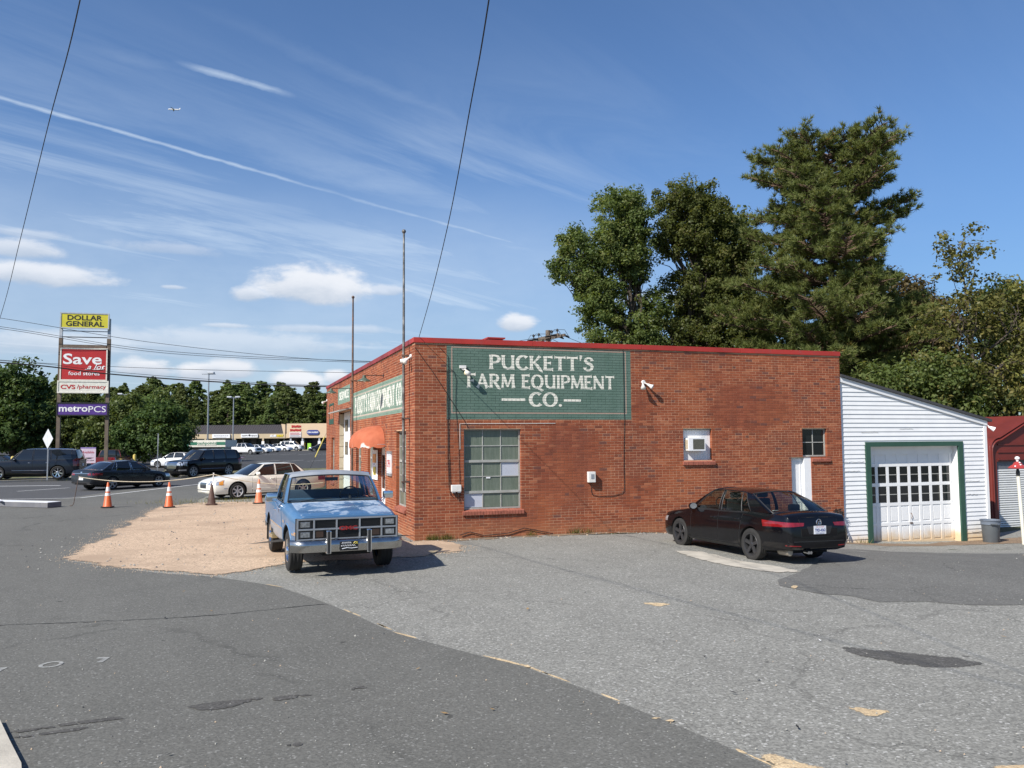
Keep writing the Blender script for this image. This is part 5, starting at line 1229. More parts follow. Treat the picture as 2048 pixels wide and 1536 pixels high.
def pillar_panel(a0, a1, b0, b1, n, bulge): 
    """grid between the lower edge a0-a1 and the upper edge b0-b1"""
    G = []
    for i in range(n + 1):
        v = i / n; p, q = a0.lerp(b0, v), a1.lerp(b1, v); b = bulge * math.sin(PI * v); o = Vector((0, (1 if p.y > 0 else -1) * b, 0)); G.append([p + o, q + o])
    return G
def greenhouse(root, segs, yb, yr, front_b, front_r, rear_b, rear_r, crown, body_m, glass, roof_m=None, zb=None, bulge=.02, header=1.0, rubber=M_PLAST, hide_rear=False, rglass=None):
    """segs: [(x_belt, z_belt, x_roof, z_roof, kind)], front to rear, kind of the panel that follows: 'p' paint, 'g' glass;
       front_b / front_r: forward bulge of the windscreen at belt and roof, likewise at the rear"""
    roof_m = roof_m or body_m
    yB = yb if callable(yb) else (lambda x: yb); yR = yr if callable(yr) else (lambda x: yr)
    paintm = MB(); parts = []
    for sg in (1, -1):
        for (a, b) in zip(segs, segs[1:]):
            A0 = Vector((a[0], sg * yB(a[0]), a[1])); A1 = Vector((b[0], sg * yB(b[0]), b[1])); B0 = Vector((a[2], sg * yR(a[2]), a[3])); B1 = Vector((b[2], sg * yR(b[2]), b[3]))
            G = pillar_panel(A0, A1, B0, B1, 6, bulge)
            if a[4] == 'p': q_ = MB(); q_.grid(G); q_.build('pillar', body_m, root, smooth=60)
            else:
                c = MB(); c.grid(G); c.build('side_window', glass, root, smooth=60)
                E_ = [r_[0] for r_ in G] + [r_[1] for r_ in G[::-1]]; cen = sum(E_, Vector()) / len(E_)
                MB().tube(E_ + [E_[0]], 0.011, 5).build('window_trim', rubber, root, smooth=60)
    def screen(s0, bb, br, sgx, gname, gl):
        G = []; nU, nV = 28, 6
        for i in range(nU + 1):
            u = -1 + 2 * i / nU; row = []
            for j in range(nV + 1):
                v = (j / (nV - 1) * header if j < nV else 1.0) if header < 1 and sgx > 0 else j / nV
                k = 1 - u * u
                xb_, xr_ = s0[0] + sgx * bb * k, s0[2] + sgx * br * k
                y = u * (yB(s0[0]) * (1 - v) + yR(s0[2]) * v) + (0); z = s0[1] * (1 - v) + (s0[3] + crown * k) * v
                yy = y + (1 if u > 0 else -1 if u < 0 else 0) * bulge * math.sin(PI * v) * abs(u)
                row.append(Vector((xb_ * (1 - v) + xr_ * v + sgx * 0.03 * math.sin(PI * v), yy, z)))
            G.append(row)
        if gl is None: q_ = MB(); q_.grid(G); q_.build('back_panel', body_m, root, smooth=60); return G
        top = -1 if header < 1 and sgx > 0 else None
        if top: q_ = MB(); q_.grid([r_[-2:] for r_ in G]); q_.build('roof_header', roof_m, root, smooth=60)
        full = G; G = [r_[:top] for r_ in G]
        c = MB(); c.grid(G[1:-1]); g = c.build(gname, gl, root, smooth=60)
        for q2 in (G[:2], G[-2:]): q_ = MB(); q_.grid(q2); q_.build('pillar', body_m, root, smooth=60)
        E_ = [r_[0] for r_ in G[1:-1]] + G[-2][1:] + [r_[-1] for r_ in G[1:-1]][::-1][1:] + G[1][::-1][1:]
        MB().tube(E_ + [E_[0]], 0.014, 5).build('windscreen_trim' if sgx > 0 else 'rear_window_trim', rubber, root, smooth=60)
        return full
    F = screen(segs[0], front_b, front_r, 1, 'windscreen', glass); Rr = screen(segs[-1], rear_b, rear_r, -1, 'rear_window', None if hide_rear else (rglass or glass))
    xs_ = np.array([s_[2] for s_ in segs][::-1]); zs_ = np.array([s_[3] for s_ in segs][::-1])
    G = []
    for i in range(29):
        u = -1 + 2 * i / 28; k = 1 - u * u; a, b = F[i][-1], Rr[i][-1]; row = []
        for j in range(13):
            w = j / 12; x = a.x * (1 - w) + b.x * w; ze = float(pchip(xs_, zs_, np.array([np.clip(x, xs_[0], xs_[-1])]))[0])
            row.append(Vector((x, u * yR(np.clip(x, xs_[0], xs_[-1])), (ze if 0 < j < 12 else (segs[0][3] if j == 0 else segs[-1][3])) + crown * k)))
        G.append(row)
    mb = MB(); mb.grid(G); mb.build('roof', roof_m, root, smooth=60, fix=True)
    for sg in (1, -1):
        MB().tube([Vector((s_[2], sg * yR(s_[2]), s_[3])) for s_ in segs], 0.012, 6).build('roof_rail', body_m if rubber is not M_CHROME else rubber, root, smooth=60)

def wheel(root, x, y, r, w, spokes, rim_m, sg, rim_f=.66, depth=.35, style='spoke', hub_m=None):
    W = link('wheel', None, root, (x, y, r)) if False else bpy.data.objects.new('wheel', None); COL.objects.link(W); W.parent = root; W.location = (x, y, r); W.empty_display_size = .1
    key = ('w', r, w, spokes, rim_m.name, sg, rim_f, style)
    if key not in WCACHE:
        o_, i_ = sg * w / 2, -sg * w / 2; ri = r * rim_f
        gro = []
        for f_ in (-.7, -.62, -.25, -.17, .17, .25, .62, .7): gro.append((r * (.978 if (abs(f_) in (.62, .17)) else 1.0), f_ * i_ * .98))
        prof = [(ri * .97, i_ * .9), (ri * 1.06, i_), (r * .90, i_), (r * .985, i_ * .84)] + [(rr_, z_) for rr_, z_ in sorted(gro, key=lambda g_: -g_[1] * (1 if i_ > 0 else -1))] + [(r * .985, o_ * .84), (r * .90, o_), (ri * 1.08, o_ * .985), (ri * .97, o_ * .86)]
        t_ = MB(); t_.lathe(prof, 40, 'y', caps=False); tm = t_.build('tyre', M_TYRE, None, smooth=35, fix=True)
        rm = MB(); rm.lathe([(ri * .99, i_ * .8), (ri * .90, i_ * .6), (ri * .88, o_ * .2), (ri * .93, o_ * .80), (ri * 1.02, o_ * .90), (ri * 1.0, o_ * .96), (ri * .93, o_ * .93), (ri * .90, o_ * .70)], 36, 'y', caps=False)
        if style == 'dish':
            rm.lathe([(ri * .92, o_ * .55), (ri * .70, o_ * .35), (ri * .62, o_ * .62), (ri * .42, o_ * .70), (ri * .40, o_ * .95), (ri * .30, o_ * 1.12), (0.002, o_ * 1.16)], 30, 'y', caps=False)
        else:
            for k in range(spokes):
                a = 2 * PI * k / spokes + PI / 2; c_, s_ = math.cos(a), math.sin(a); tn = (-s_, c_)
                def P(rad, off, yy): return (c_ * rad + tn[0] * off, yy, s_ * rad + tn[1] * off)
                wi, wo = ri * .13 * 5 / max(spokes, 5), ri * .13 * 5 / max(spokes, 5) * 1.1
                vs = [P(ri * .16, -wi, o_ * .72), P(ri * .16, wi, o_ * .72), P(ri * .95, wo, o_ * .84), P(ri * .95, -wo, o_ * .84), P(ri * .16, -wi * 1.2, o_ * .40), P(ri * .16, wi * 1.2, o_ * .40), P(ri * .95, wo * 1.25, o_ * .60), P(ri * .95, -wo * 1.25, o_ * .60)]
                rm.add(vs, [(0, 1, 2, 3), (0, 4, 5, 1), (1, 5, 6, 2), (2, 6, 7, 3), (3, 7, 4, 0), (7, 6, 5, 4)])
            rm.lathe([(ri * .22, o_ * .40), (ri * .22, o_ * .72), (ri * .14, o_ * .82), (0.002, o_ * .84)], 20, 'y')
        rmo = rm.build('rim', rim_m, None, smooth=30, fix=True)
        bk = MB(); bk.lathe([(0.002, o_ * .10), (ri * .70, o_ * .10), (ri * .70, o_ * .02), (ri * .90, -o_ * .1)], 24, 'y'); bko = bk.build('brake_disc', M_UNDER, None)
        if hub_m: pass
        WCACHE[key] = (tm.data, rmo.data, bko.data)
        for q in (tm, rmo, bko): bpy.data.objects.remove(q)
    for nm, me in zip(('tyre', 'rim', 'brake_disc'), WCACHE[key]): link(nm, me, W)
    return W
WCACHE = {}
def mirror(root, x, y, z, sg, m, s_=1.0, face=M_TINT):
    mb = MB(); c = Vector((x, y + sg * .12 * s_, z + .02)); P = []
    for i in range(9):
        a = -PI / 2 + PI * i / 8; P.append((0.055 * s_ * math.cos(a) + .001, 0))
    mb.lathe([(0.001, .07 * s_), (.05 * s_, .055 * s_), (.075 * s_, .02 * s_), (.08 * s_, -.03 * s_), (.072 * s_, -.035 * s_)], 20, 'x'); mb.v = [(c.x + v[0], c.y + v[1] * 1.35, c.z + v[2] * .9) for v in mb.v]
    o = mb.build('wing_mirror', m, root, smooth=50, fix=True)
    MB().tube([(x + .02, y - sg * .02, z - .03), (c.x, c.y - sg * .03, c.z - .02)], .022, 6).build('mirror_arm', m, o)
    MB().lathe([(0.001, -.037 * s_), (.07 * s_, -.036 * s_)], 20, 'x', (0, 0, 0)).build('mirror_glass', face, o).location = (0, 0, 0)
    g = o.children[-1]
    g.data.transform(Matrix.Diagonal((1, 1.3, .85, 1))); g.location = c
    return o
def seat(root, x, y, z0, m, w=.48, h=.62, head=True):
    mb = MB(); mb.box((x - .05, y - w / 2, z0 - .1), (x + .07, y + w / 2, z0 + h * .72)); o = mb.build('seat', m, root, bevel=.04, smooth=40); o.rotation_euler = (0, 0, 0)
    if head: MB().box((x - .09, y - .13, z0 + h * .76), (x + .01, y + .13, z0 + h * 1.04)).build('headrest', m, o, bevel=.035, smooth=40); MB().tube([(x - .02, y - .06, z0 + .6 * h), (x - .04, y - .06, z0 + h * .8)], .008, 5).build('headrest_post', M_UNDER, o)
    return o
def steering(root, x, y, z):
    mb = MB(); P = []
    for k in range(25):
        a = 2 * PI * k / 24; P.append((x + .10 * math.sin(a), y + .185 * math.cos(a), z + .155 * math.sin(a)))
    mb.tube(P, .014, 6, caps=False)
    mb.tube([(x, y - .17, z), (x + .02, y, z - .02), (x, y + .17, z)], .012, 5); mb.tube([(x, y, z), (x + .25, y, z - .16)], .025, 6)
    return mb.build('steering_wheel', M_PLAST, root, smooth=50)
def handle(car, x, z, sg, m, parent, w=.17, horiz=True):
    h, d = car.hit((x, sg * 1.6, z), (x, 0, z)); y = h.y
    mb = MB(); mb.tube([(x - w / 2, y - sg * .002, z), (x - w / 2 + .02, y + sg * .025, z + .004), (x + w / 2 - .02, y + sg * .025, z + .004), (x + w / 2, y - sg * .002, z)], .012, 6)
    return mb.build('door_handle', m, parent, smooth=50)

# ---------- blue pickup truck
M_BLUE = mat('faded_blue_paint', (0.058, 0.145, 0.275), 0.42, 0, 0.12, 1.2, coat=0.3, dirt=(0.16, 0.27, 0.42), dscale=1.6, damt=0.35)
M_SILVER = mat('dull_silver_paint', (0.30, 0.31, 0.33), 0.45, 0.2, 0.08, 3, dirt=(0.36, 0.27, 0.2), dscale=3, damt=0.4)
def peel_mat(name, base, peel, thr, sc):
    m, t, b = new_mat(name); tc = t.new('ShaderNodeTexCoord').outputs['Object']
    n = t.noise(tc, sc, 7, 0.62, 0.6); ma = t.step(n, thr, thr + .05); e = t.step(t.noise(tc, 9, 5, .7), .35, .6)
    ma = t.math('MULTIPLY', ma, t.math('ADD', t.math('MULTIPLY', e, .45), .5))
    c = t.mix(ma, t.ramp(t.noise(tc, 1.5, 4), [(.3, tuple(q * .9 for q in base)), (.7, tuple(q * 1.12 for q in base))]), peel)
    t.put(b.inputs['Base Color'], c); t.put(b.inputs['Roughness'], t.math('ADD', t.math('MULTIPLY', ma, .4), .30)); t.put(b.inputs['Coat Weight'], t.math('SUBTRACT', .7, ma, clamp=True)); b.inputs['Coat Roughness'].default_value = .06
    return m
M_HOOD = peel_mat('peeling_blue_hood', (0.062, 0.152, 0.29), (0.33, 0.40, 0.49), .46, 1.5)
M_ROOFT = mat('chalky_grey_roof', (0.25, 0.27, 0.30), 0.6, 0, 0.15, 3, dirt=(0.22, 0.28, 0.36), damt=.4)
def pickup():
    p0 = bw(-2.23, -3.69); t = thing('pickup_truck', 'faded blue old pickup truck with peeling hood parked facing the camera by the brick corner', 'pickup truck', (p0[0], p0[1], gh(p0[0], p0[1]) + .024), TH - PI / 2 + R(3.0))
    def sec(x, zb, w, zs, zc, tt, lid):
        side = [(0, zb), (w * .8, zb), (w * .95, zb + .02), (w * .985, zb + .07), (w * .99, zb + .20), (w * .985, zb + (zs - zb) * .5), (w, zs - .17), (w * 1.0, zs - .10), (w * .97, zs - .045), (w * .92, zs - .008)]
        return side + [(w * .92 * (1 - f), zs + (zc - zs) * f) for f in (.06, .2, .4, .7, .94, 1.0)]
    st = [(.86, .66, .875, 1.015, 1.035), (.80, .60, .892, 1.045, 1.065), (.62, .54, .91, 1.07, 1.09), (.3, .50, .945, 1.10, 1.12), (0, .50, .96, 1.12, 1.14), (-.62, .46, .975, 1.185, 1.19), (-1.2, .44, .98, 1.195, 1.195), (-2.0, .44, .98, 1.195, 1.195)]
    RW = .37
    c = Car(t, st, M_BLUE, (0.0,), RW, (.455,), secfn=sec, archw=.34)
    # hood panel with its own peeling paint, in three pressed bays
    for a, b in ((-.80, -.28), (-.272, .272), (.28, .80)):
        c.drape('hood' if a < -.3 or a > .2 else 'hood_centre', [(.835, a * 1.0, 2), (.835, b, 2), (-.52, b, 2), (-.52, a, 2)], lambda p: (p.x, p.y, 0), M_HOOD, .008, n=6, k=10)
    MB().box((-.64, -.86, 1.172), (-.535, .86, 1.198)).build('cowl_vent', M_PLAST, t)
    # doors, lower silver band, trim and seams
    for sg in (1, -1):
        d = c.side('door', [(-.66, .50), (-1.80, .50), (-1.80, 1.16), (-.66, 1.16)], sg, M_BLUE, .006, n=10, k=8)
        handle(c, -1.62, 1.0, sg, M_CHROME, d)
        c.side('lower_panel', [(-.52, .46), (-1.98, .46), (-1.98, .70), (-.52, .70)], sg, M_SILVER, .009, n=10, k=4)
        c.side('side_trim', [(-.50, .70), (-1.99, .70), (-1.99, .735), (-.50, .735)], sg, M_CHROME, .014, n=10, k=2); c.side('side_trim', [(.83, .70), (.50, .70), (.50, .735), (.83, .735)], sg, M_CHROME, .014, n=4, k=2)
        c.side('marker_lamp', [(.80, .70), (.66, .70), (.66, .76), (.80, .76)], sg, M_AMBER, .012, n=3, k=2)
        P = [(RW + .01) + .47 * math.sin(a) for a in np.linspace(.05, PI - .05, 15)]
        c.line('arch_trim', [(.475 * math.cos(a), RW + .01 + .475 * math.sin(a)) for a in np.linspace(.25, PI - .25, 9)], sg, M_BLUE, .016)
    c.side('badge', [(-.30, .84), (-.50, .84), (-.50, .89), (-.30, .89)], -1, M_CHROME, .008, n=3, k=2)
    # grille and lamps
    f = .862
    MB().box((.80, -.90, .60), (f, .90, 1.005)).build('grille_backing', M_PLAST, t)
    g = MB()
    def gb(y0, y1, z0, z1, d=.03): g.box((f, y0, z0), (f + d, y1, z1))
    for z0, z1 in ((.625, .655), (.80, .83), (.975, 1.003)): gb(-.885, .885, z0, z1)
    for y0 in (-.885, -.605, -.215, .190, .580, .855): gb(y0, y0 + .03, .655, .80, .028); gb(y0, y0 + .03, .83, .975, .028)
    gr = g.build('grille', M_ALU, t, bevel=.004)
    for z in np.linspace(.665, .79, 6): MB().box((f + .002, -.575, z), (f + .014, .575, z + .006)).build('grille_bar', M_UNDER, gr)
    for z in np.linspace(.84, .965, 6): MB().box((f + .002, -.575, z), (f + .014, .575, z + .006)).build('grille_bar', M_UNDER, gr)
    for sg in (1, -1):
        for z0 in (.665, .84):
            MB().box((f, min(sg * .635, sg * .845), z0), (f + .024, max(sg * .635, sg * .845), z0 + .125)).build('headlight_bezel', M_PLAST, t, bevel=.012)
            MB().box((f + .018, min(sg * .665, sg * .82), z0 + .018), (f + .030, max(sg * .665, sg * .82), z0 + .107)).build('headlight', mat('sealed_beam', (.30, .32, .34), .06, .6, .5, 25, coat=1) if 'sealed_beam' not in bpy.data.materials else bpy.data.materials['sealed_beam'], t, bevel=.004)
        MB().box((f + .004, min(sg * .43, sg * .56), .678), (f + .018, max(sg * .43, sg * .56), .785)).build('turn_signal', mat('smoked_amber', (.045, .028, .022), .2) if sg > 0 else bpy.data.materials['smoked_amber'], t)
    put_text(t, 'GMC', .09, (f + .042, 0, .822), mat('badge_red', (.26, .02, .02), .35), face='fwd', bold=.003, depth=.008, width=.32)
    # bumper
    prof = [(0, .0), (.04, .008), (.058, .06), (.072, .125), (.070, .145), (.045, .195), (.0, .215)]
    rows = []
    for y in np.linspace(-.985, .985, 25):
        k = abs(y) / .985; back = .16 * max(0, (k - .80) / .20) ** 1.6 + .03 * k * k; rows.append([(.93 + px - back, y, .42 + pz) for px, pz in prof])
    mb = MB(); mb.grid(rows); mb.grid([[(p[0] - .02, p[1], p[2]) for p in r_] for r_ in rows]); mb.build('front_bumper', mat('dull_chrome', (.50, .49, .47), .22, 1.0, .1, 3, dirt=(.2, .18, .16), dscale=4, damt=.5), t, smooth=45)
    for y in (-.36, .345):
        o = MB().box((.955, y - .045, .40), (1.045, y + .045, .80)).build('bumper_guard', M_CHROME, t, bevel=.02); MB().box((1.046, y - .022, .41), (1.062, y + .022, .79)).build('rubber_strip', M_PLAST, o, bevel=.006)
    o = MB().box((1.004, -.165, .445), (1.016, .155, .60)).build('license_plate', M_BLACK, t)
    M_PY = mat('plate_yellow', (.6, .5, .08), .5)
    for (y0, y1, z) in ((-.13, .03, .575), (-.145, .10, .528)):
        P = [(1.018, y0 + (y1 - y0) * q / 16, z + (.014 if q % 2 else -.012)) for q in range(17)]; MB().tube(P, .0045, 5).build('plate_script', M_PLATE, o)
    MB().tube([(1.018, .07, .56), (1.018, .10, .59), (1.018, .14, .585), (1.018, .10, .555), (1.018, .145, .56)], .007, 5).build('plate_script', M_PY, o)
    mb = MB(); mb.tube([(1.018, -.13, .475), (1.019, -.04, .492), (1.019, .03, .48), (1.018, .14, .49)], .006, 5); mb.build('plate_swoosh', M_PLATE, o)
    MB().box((.80, -.85, .42), (.92, .85, .60)).build('valance', M_UNDER, t); MB().box((-3.7, -.42, .34), (.75, .42, .47)).build('chassis', M_UNDER, t)
    MB().tube([(0, -.80, RW), (0, .80, RW)], .05, 8).build('axle', M_UNDER, t); MB().tube([(-2.98, -.80, RW), (-2.98, .80, RW)], .06, 8).build('axle', M_UNDER, t)
    # cab
    segs = [(-.63, 1.185, -1.03, 1.695, 'p'), (-.67, 1.187, -1.06, 1.70, 'g'), (-.95, 1.19, -1.14, 1.702, 'g'), (-1.78, 1.195, -1.73, 1.70, 'p'), (-2.0, 1.195, -1.90, 1.68, 'p')]
    greenhouse(t, segs, .925, .775,   .10, .10, .0, .03, .06, M_BLUE, M_GLASS, M_ROOFT, bulge=.015, header=.88)
    MB().box((-1.97, -.90, .70), (-.60, .90, .86)).build('cab_floor', M_UNDER, t)
    # cab interior stands above the belt
    o = MB().box((-1.88, -.80, 1.10), (-1.70, .80, 1.36)).build('bench_seat', M_SEATB, t, bevel=.05, smooth=40)
    MB().box((-.98, -.86, 1.19), (-.66, .86, 1.215)).build('dashboard', M_SEATB, t, bevel=.02); steering(t, -1.12, .40, 1.28)
    MB().box((-1.02, -.10, 1.565), (-1.0, .15, 1.635)).build('rear_view_mirror', M_PLAST, t, bevel=.01)
    for y0, y1 in ((-.62, -.02), (.10, .74)): MB().tube([(-.60, y0, 1.205), (-.66, (y0 + y1) / 2, 1.235), (-.69, y1, 1.245)], .008, 5).build('wiper', M_PLAST, t)
    for sg in (1, -1):                                               # chrome western mirrors
        y = sg * 1.13; o = MB().box((-.93, y - .10, 1.20), (-.83, y + .10, 1.345)).build('wing_mirror', M_CHROME, t, bevel=.03, smooth=40); MB().box((-.937, y - .095, 1.215), (-.931, y + .095, 1.33)).build('mirror_glass', M_TINT, o)
        for dz in (-.10, .02, .1): MB().tube([(-.80, sg * .955, 1.10 + dz * .6), (-.84, sg * 1.0, 1.14 + dz * .7), (-.88, y - sg * .06, 1.215 + max(dz, 0) * .3)], .008, 6).build('mirror_arm', M_CHROME, o)
    # bed
    mb = MB(); w = .98
    b = bmesh.new(); me = bpy.data.meshes.new('bed')
    stb = [(-2.03, .52, .975, 1.19, 1.19), (-2.4, .52, .985, 1.19, 1.19), (-3.5, .54, .985, 1.19, 1.19), (-3.92, .56, .965, 1.19, 1.19)]
    bd = Car(t, stb, M_BLUE, (-2.98,), RW, (.46,), secfn=lambda x, zb, w, zs, zc, tt, lid: [(0, zb), (w * .9, zb), (w * .97, zb + .03), (w * .985, zb + .1), (w * .98, zb + .35), (w, zs - .16), (w, zs - .09), (w * .965, zs - .02), (w * .94, zs), (0, zc)], nsub=14, archw=.30)
    bd.body.name = 'bed'
    cm = MB().box((-3.86, -.82, .75), (-2.09, .82, 1.6)); co = cm.build('cut', [M_BLUE, M_UNDER]); bpy.context.view_layer.update(); co.matrix_world = bd.body.matrix_world
    md = bd.body.modifiers.new('b', 'BOOLEAN'); md.object = co; md.operation = 'DIFFERENCE'; md.solver = 'EXACT'; bpy.context.view_layer.update()
    nm = bpy.data.meshes.new_from_object(bd.body.evaluated_get(bpy.context.evaluated_depsgraph_get())); bd.body.modifiers.clear(); bpy.data.objects.remove(co); bd.body.data = nm
    for sg in (1, -1):
        bd.side('lower_panel', [(-2.06, .54), (-2.46, .54), (-2.46, .70), (-2.06, .70)], sg, M_SILVER, .009, n=4, k=3); bd.side('lower_panel', [(-3.5, .57), (-3.88, .57), (-3.88, .70), (-3.5, .70)], sg, M_SILVER, .009, n=4, k=3)
        bd.side('side_trim', [(-2.05, .70), (-2.50, .70), (-2.50, .735), (-2.05, .735)], sg, M_CHROME, .014, n=6, k=2); bd.side('side_trim', [(-3.46, .70), (-3.9, .70), (-3.9, .735), (-3.46, .735)], sg, M_CHROME, .014, n=6, k=2)
        MB().box((-3.55, sg * .82 - .13, .20), (-3.535, sg * .82 + .13, .52)).build('mud_flap', M_PLAST, t)
        MB().box((-3.965, min(sg * .80, sg * .95), .80), (-3.90, max(sg * .80, sg * .95), 1.12)).build('tail_light', M_TAIL, t)
    MB().box((-4.08, -.95, .44), (-3.93, .95, .60)).build('rear_bumper', M_CHROME, t, bevel=.03)
    MB().box((-2.6, -.98, .36), (-2.2, -.86, .44)).build('step', mat('brassy_step', (.45, .36, .2), .35, .6), t, bevel=.01)
    for x in (0, -2.98):
        for sg in (1, -1): wheel(t, x, sg * .815, RW, .25, 8, M_CHROME, sg, .56, style='dish')
    return t
TRUCK = pickup()

# ---------- black saloon parked nose-in to the wall
def detail_car(c, root, doors, belt, sill_z, body_m, hm, seam=True, heights=None):
    for sg in (1, -1):
        for (a, b, cut) in doors:
            pts = [(a, sill_z), (b + cut, sill_z), (b, belt(b)), (a, belt(a))]
            if seam: c.side('door_gap', [(a + .012, sill_z - .012), (b + cut - .012, sill_z - .012), (b - .012, belt(b) + .004), (a + .012, belt(a) + .004)], sg, M_UNDER, .0025, n=10, k=8)
            d = c.side('door', pts, sg, body_m, .006, n=10, k=10)
            handle(c, b + .17, belt(b) - .13, sg, hm, d)
def saloon_black():
    p0 = bw(6.30, -4.08); t = thing('parked_car', 'black saloon car with black five-spoke wheels parked nose-in against the brick wall', 'car', (p0[0], p0[1], gh(p0[0], p0[1]) - .01), TH + PI / 2 + R(1.4))
    t.rotation_euler = (R(.8), R(0.5), TH + PI / 2 + R(1.4))
    BK = mat('black_car_paint', (0.0035, 0.0035, 0.005), 0.10, 0, 0.2, 2, coat=0.0, spec=.45)
    st = [(2.26, .30, .52, .58, .62), (2.22, .24, .66, .64, .69), (2.10, .20, .80, .70, .75), (1.85, .19, .868, .76, .82), (1.30, .19, .885, .84, .91), (.95, .19, .888, .885, .965), (.5, .18, .888, .915, .93), (-.4, .18, .888, .94, .95), (-1.3, .20, .886, .965, .98), (-1.62, .21, .88, .955, 1.005), (-1.95, .24, .862, .955, 1.015), (-2.20, .27, .82, .94, 1.0), (-2.31, .30, .76, .87, .925), (-2.36, .34, .70, .70, .73)]
    ax = (1.36, -1.29); RW = .318
    c = Car(t, st, BK, ax, RW, .352, tt=.92)
    segs = [(.98, .92, .30, 1.315, 'p'), (.80, .915, .26, 1.32, 'g'), (-.13, .925, -.14, 1.348, 'p'), (-.22, .927, -.20, 1.348, 'g'), (-.93, .935, -.80, 1.335, 'g'), (-1.24, .945, -.90, 1.325, 'p'), (-1.80, .972, -1.04, 1.300, 'p')]
    yb = lambda x: .80 - .03 * max(0, (-x - 1.0)) - .05 * max(0, x - .6)
    greenhouse(t, segs, yb, .62, .20, .10, .17, .10, .05, BK, M_GLASS2, bulge=.035); t.scale = (.985, .895, .985)
    detail_car(c, t, ((.86, -.17, 0), (-.185, -1.02, .16)), lambda x: .90 + .02 * (x < -.3), .30, BK, BK)
    for sg in (1, -1):
        c.side('sill', [(.95, .20), (-.90, .20), (-.90, .27), (.95, .27)], sg, M_PLAST, .008, n=8, k=2)
        c.line('belt_trim', [(.82, .905), (-.2, .915), (-1.16, .945)], sg, M_PLAST, .008)
        mirror(t, .72, sg * .80, .94, sg, BK, 1.05, M_GALV)
        c.drape('tail_light', [(-2.00, sg * 1.6, .84), (-3.0, sg * .46, .815), (-3.0, sg * .50, .755), (-2.08, sg * 1.6, .715)], (-1.35, sg * .25), M_TAIL, .012, n=14, k=5)
        c.drape('reflector', [(-3, sg * .78, .40), (-3, sg * .48, .385), (-3, sg * .48, .367), (-3, sg * .78, .38)], lambda p: (0, p.y, p.z), M_TAIL, .006, n=5, k=2)
        c.drape('headlight', [(2.05, sg * 1.2, .66), (2.6, sg * .5, .64), (2.6, sg * .5, .54), (2.1, sg * 1.2, .55)], (1.6, sg * .3), M_HEAD, .005, n=8, k=4)
    # boot lid, bumper seam, plate recess, badge
    c.end('boot_gap', [(-.50, .92), (.50, .92), (.46, .55), (-.46, .55)], -1, M_UNDER, .002, n=12, k=8); c.end('boot_lid', [(-.49, .93), (.49, .93), (.45, .56), (-.45, .56)], -1, BK, .005, n=12, k=10)
    c.end('plate_recess', [(-.33, .745), (.33, .745), (.27, .60), (-.27, .60)], -1, M_PLAST, .0085, n=8, k=4)
    x_ = c.hit((-4, 0, .68), (0, 0, .68))[0].x
    o = MB().box((x_ - .022, -.155, .60), (x_ - .012, .155, .755)).build('license_plate', M_PLATE, t); o.rotation_euler = (0, 0, 0)
    put = put_text(o, 'TRD-4363', .075, (x_ - .0235, 0, .675), M_NAVY, face='left', width=.27, bold=.002); put_text(o, 'FIRST IN FLIGHT', .028, (x_ - .0235, 0, .735), M_SIGNRED, face='left', width=.20); put_text(o, 'NORTH CAROLINA', .03, (x_ - .0235, 0, .617), M_NAVY, face='left', width=.22)
    xb = c.hit((-4, 0, .815), (0, 0, .815))[0].x
    mb = MB(); mb.tube([(xb - .010, .062 * math.cos(a), .815 + .062 * math.sin(a)) for a in np.linspace(0, 2 * PI, 25)], .007, 6, caps=False)
    for a, b in (((-.038, .042), (0, .004)), ((.038, .042), (0, .004)), ((-.046, .022), (-.022, -.045)), ((.046, .022), (.022, -.045)), ((-.022, -.045), (0, -.002)), ((.022, -.045), (0, -.002))): mb.tube([(xb - .011, a[0], .815 + a[1]), (xb - .011, b[0], .815 + b[1])], .0055, 5)
    mb.build('badge', M_CHROME, t, smooth=50)
    for a, b in ((-.16, -.12), (-.10, -.06)): MB().tube([(-2.30, .42 + a + .02, .265), (-2.42, .42 + a + .02, .26)], .03, 12).build('exhaust_tip', M_CHROME, t)
    MB().tube([(-1.9, .62, .25), (-2.2, .62, .25)], .07, 10).build('silencer', mat('silencer_steel', (.35, .31, .25), .5, .5), t)
    c.end('bumper_crease', [(-.86, .47), (.86, .47), (.86, .455), (-.86, .455)], -1, M_PLAST, .004, n=16, k=1)
    MB().box((-1.9, -.62, .19), (1.9, .62, .28)).build('floor', M_UNDER, t)
    for y in (-.38, .38): seat(t, -.15, y, .84, M_SEATD, .46, .44)
    for y in (-.40, .40): MB().box((-1.24, y - .14, .96), (-1.14, y + .14, 1.09)).build('headrest', M_SEATD, t, bevel=.04, smooth=40)
    MB().box((-1.62, -.66, .945), (-.95, .66, .96)).build('parcel_shelf', M_SEATD, t); MB().box((.3, -.72, .93), (.9, .72, .955)).build('dashboard', M_SEATD, t); steering(t, .28, .37, 1.0)
    MB().box((-1.50, .28, .962), (-1.46, .42, .995)).build('shelf_tag', M_PLATE, t)
    RIM = mat('satin_black_rim', (0.055, 0.055, 0.058), .4, 0.5)
    for x in ax:
        for sg in (1, -1): wheel(t, x, sg * .775, RW, .215, 5, RIM, sg, .70)
    return t
saloon_black()

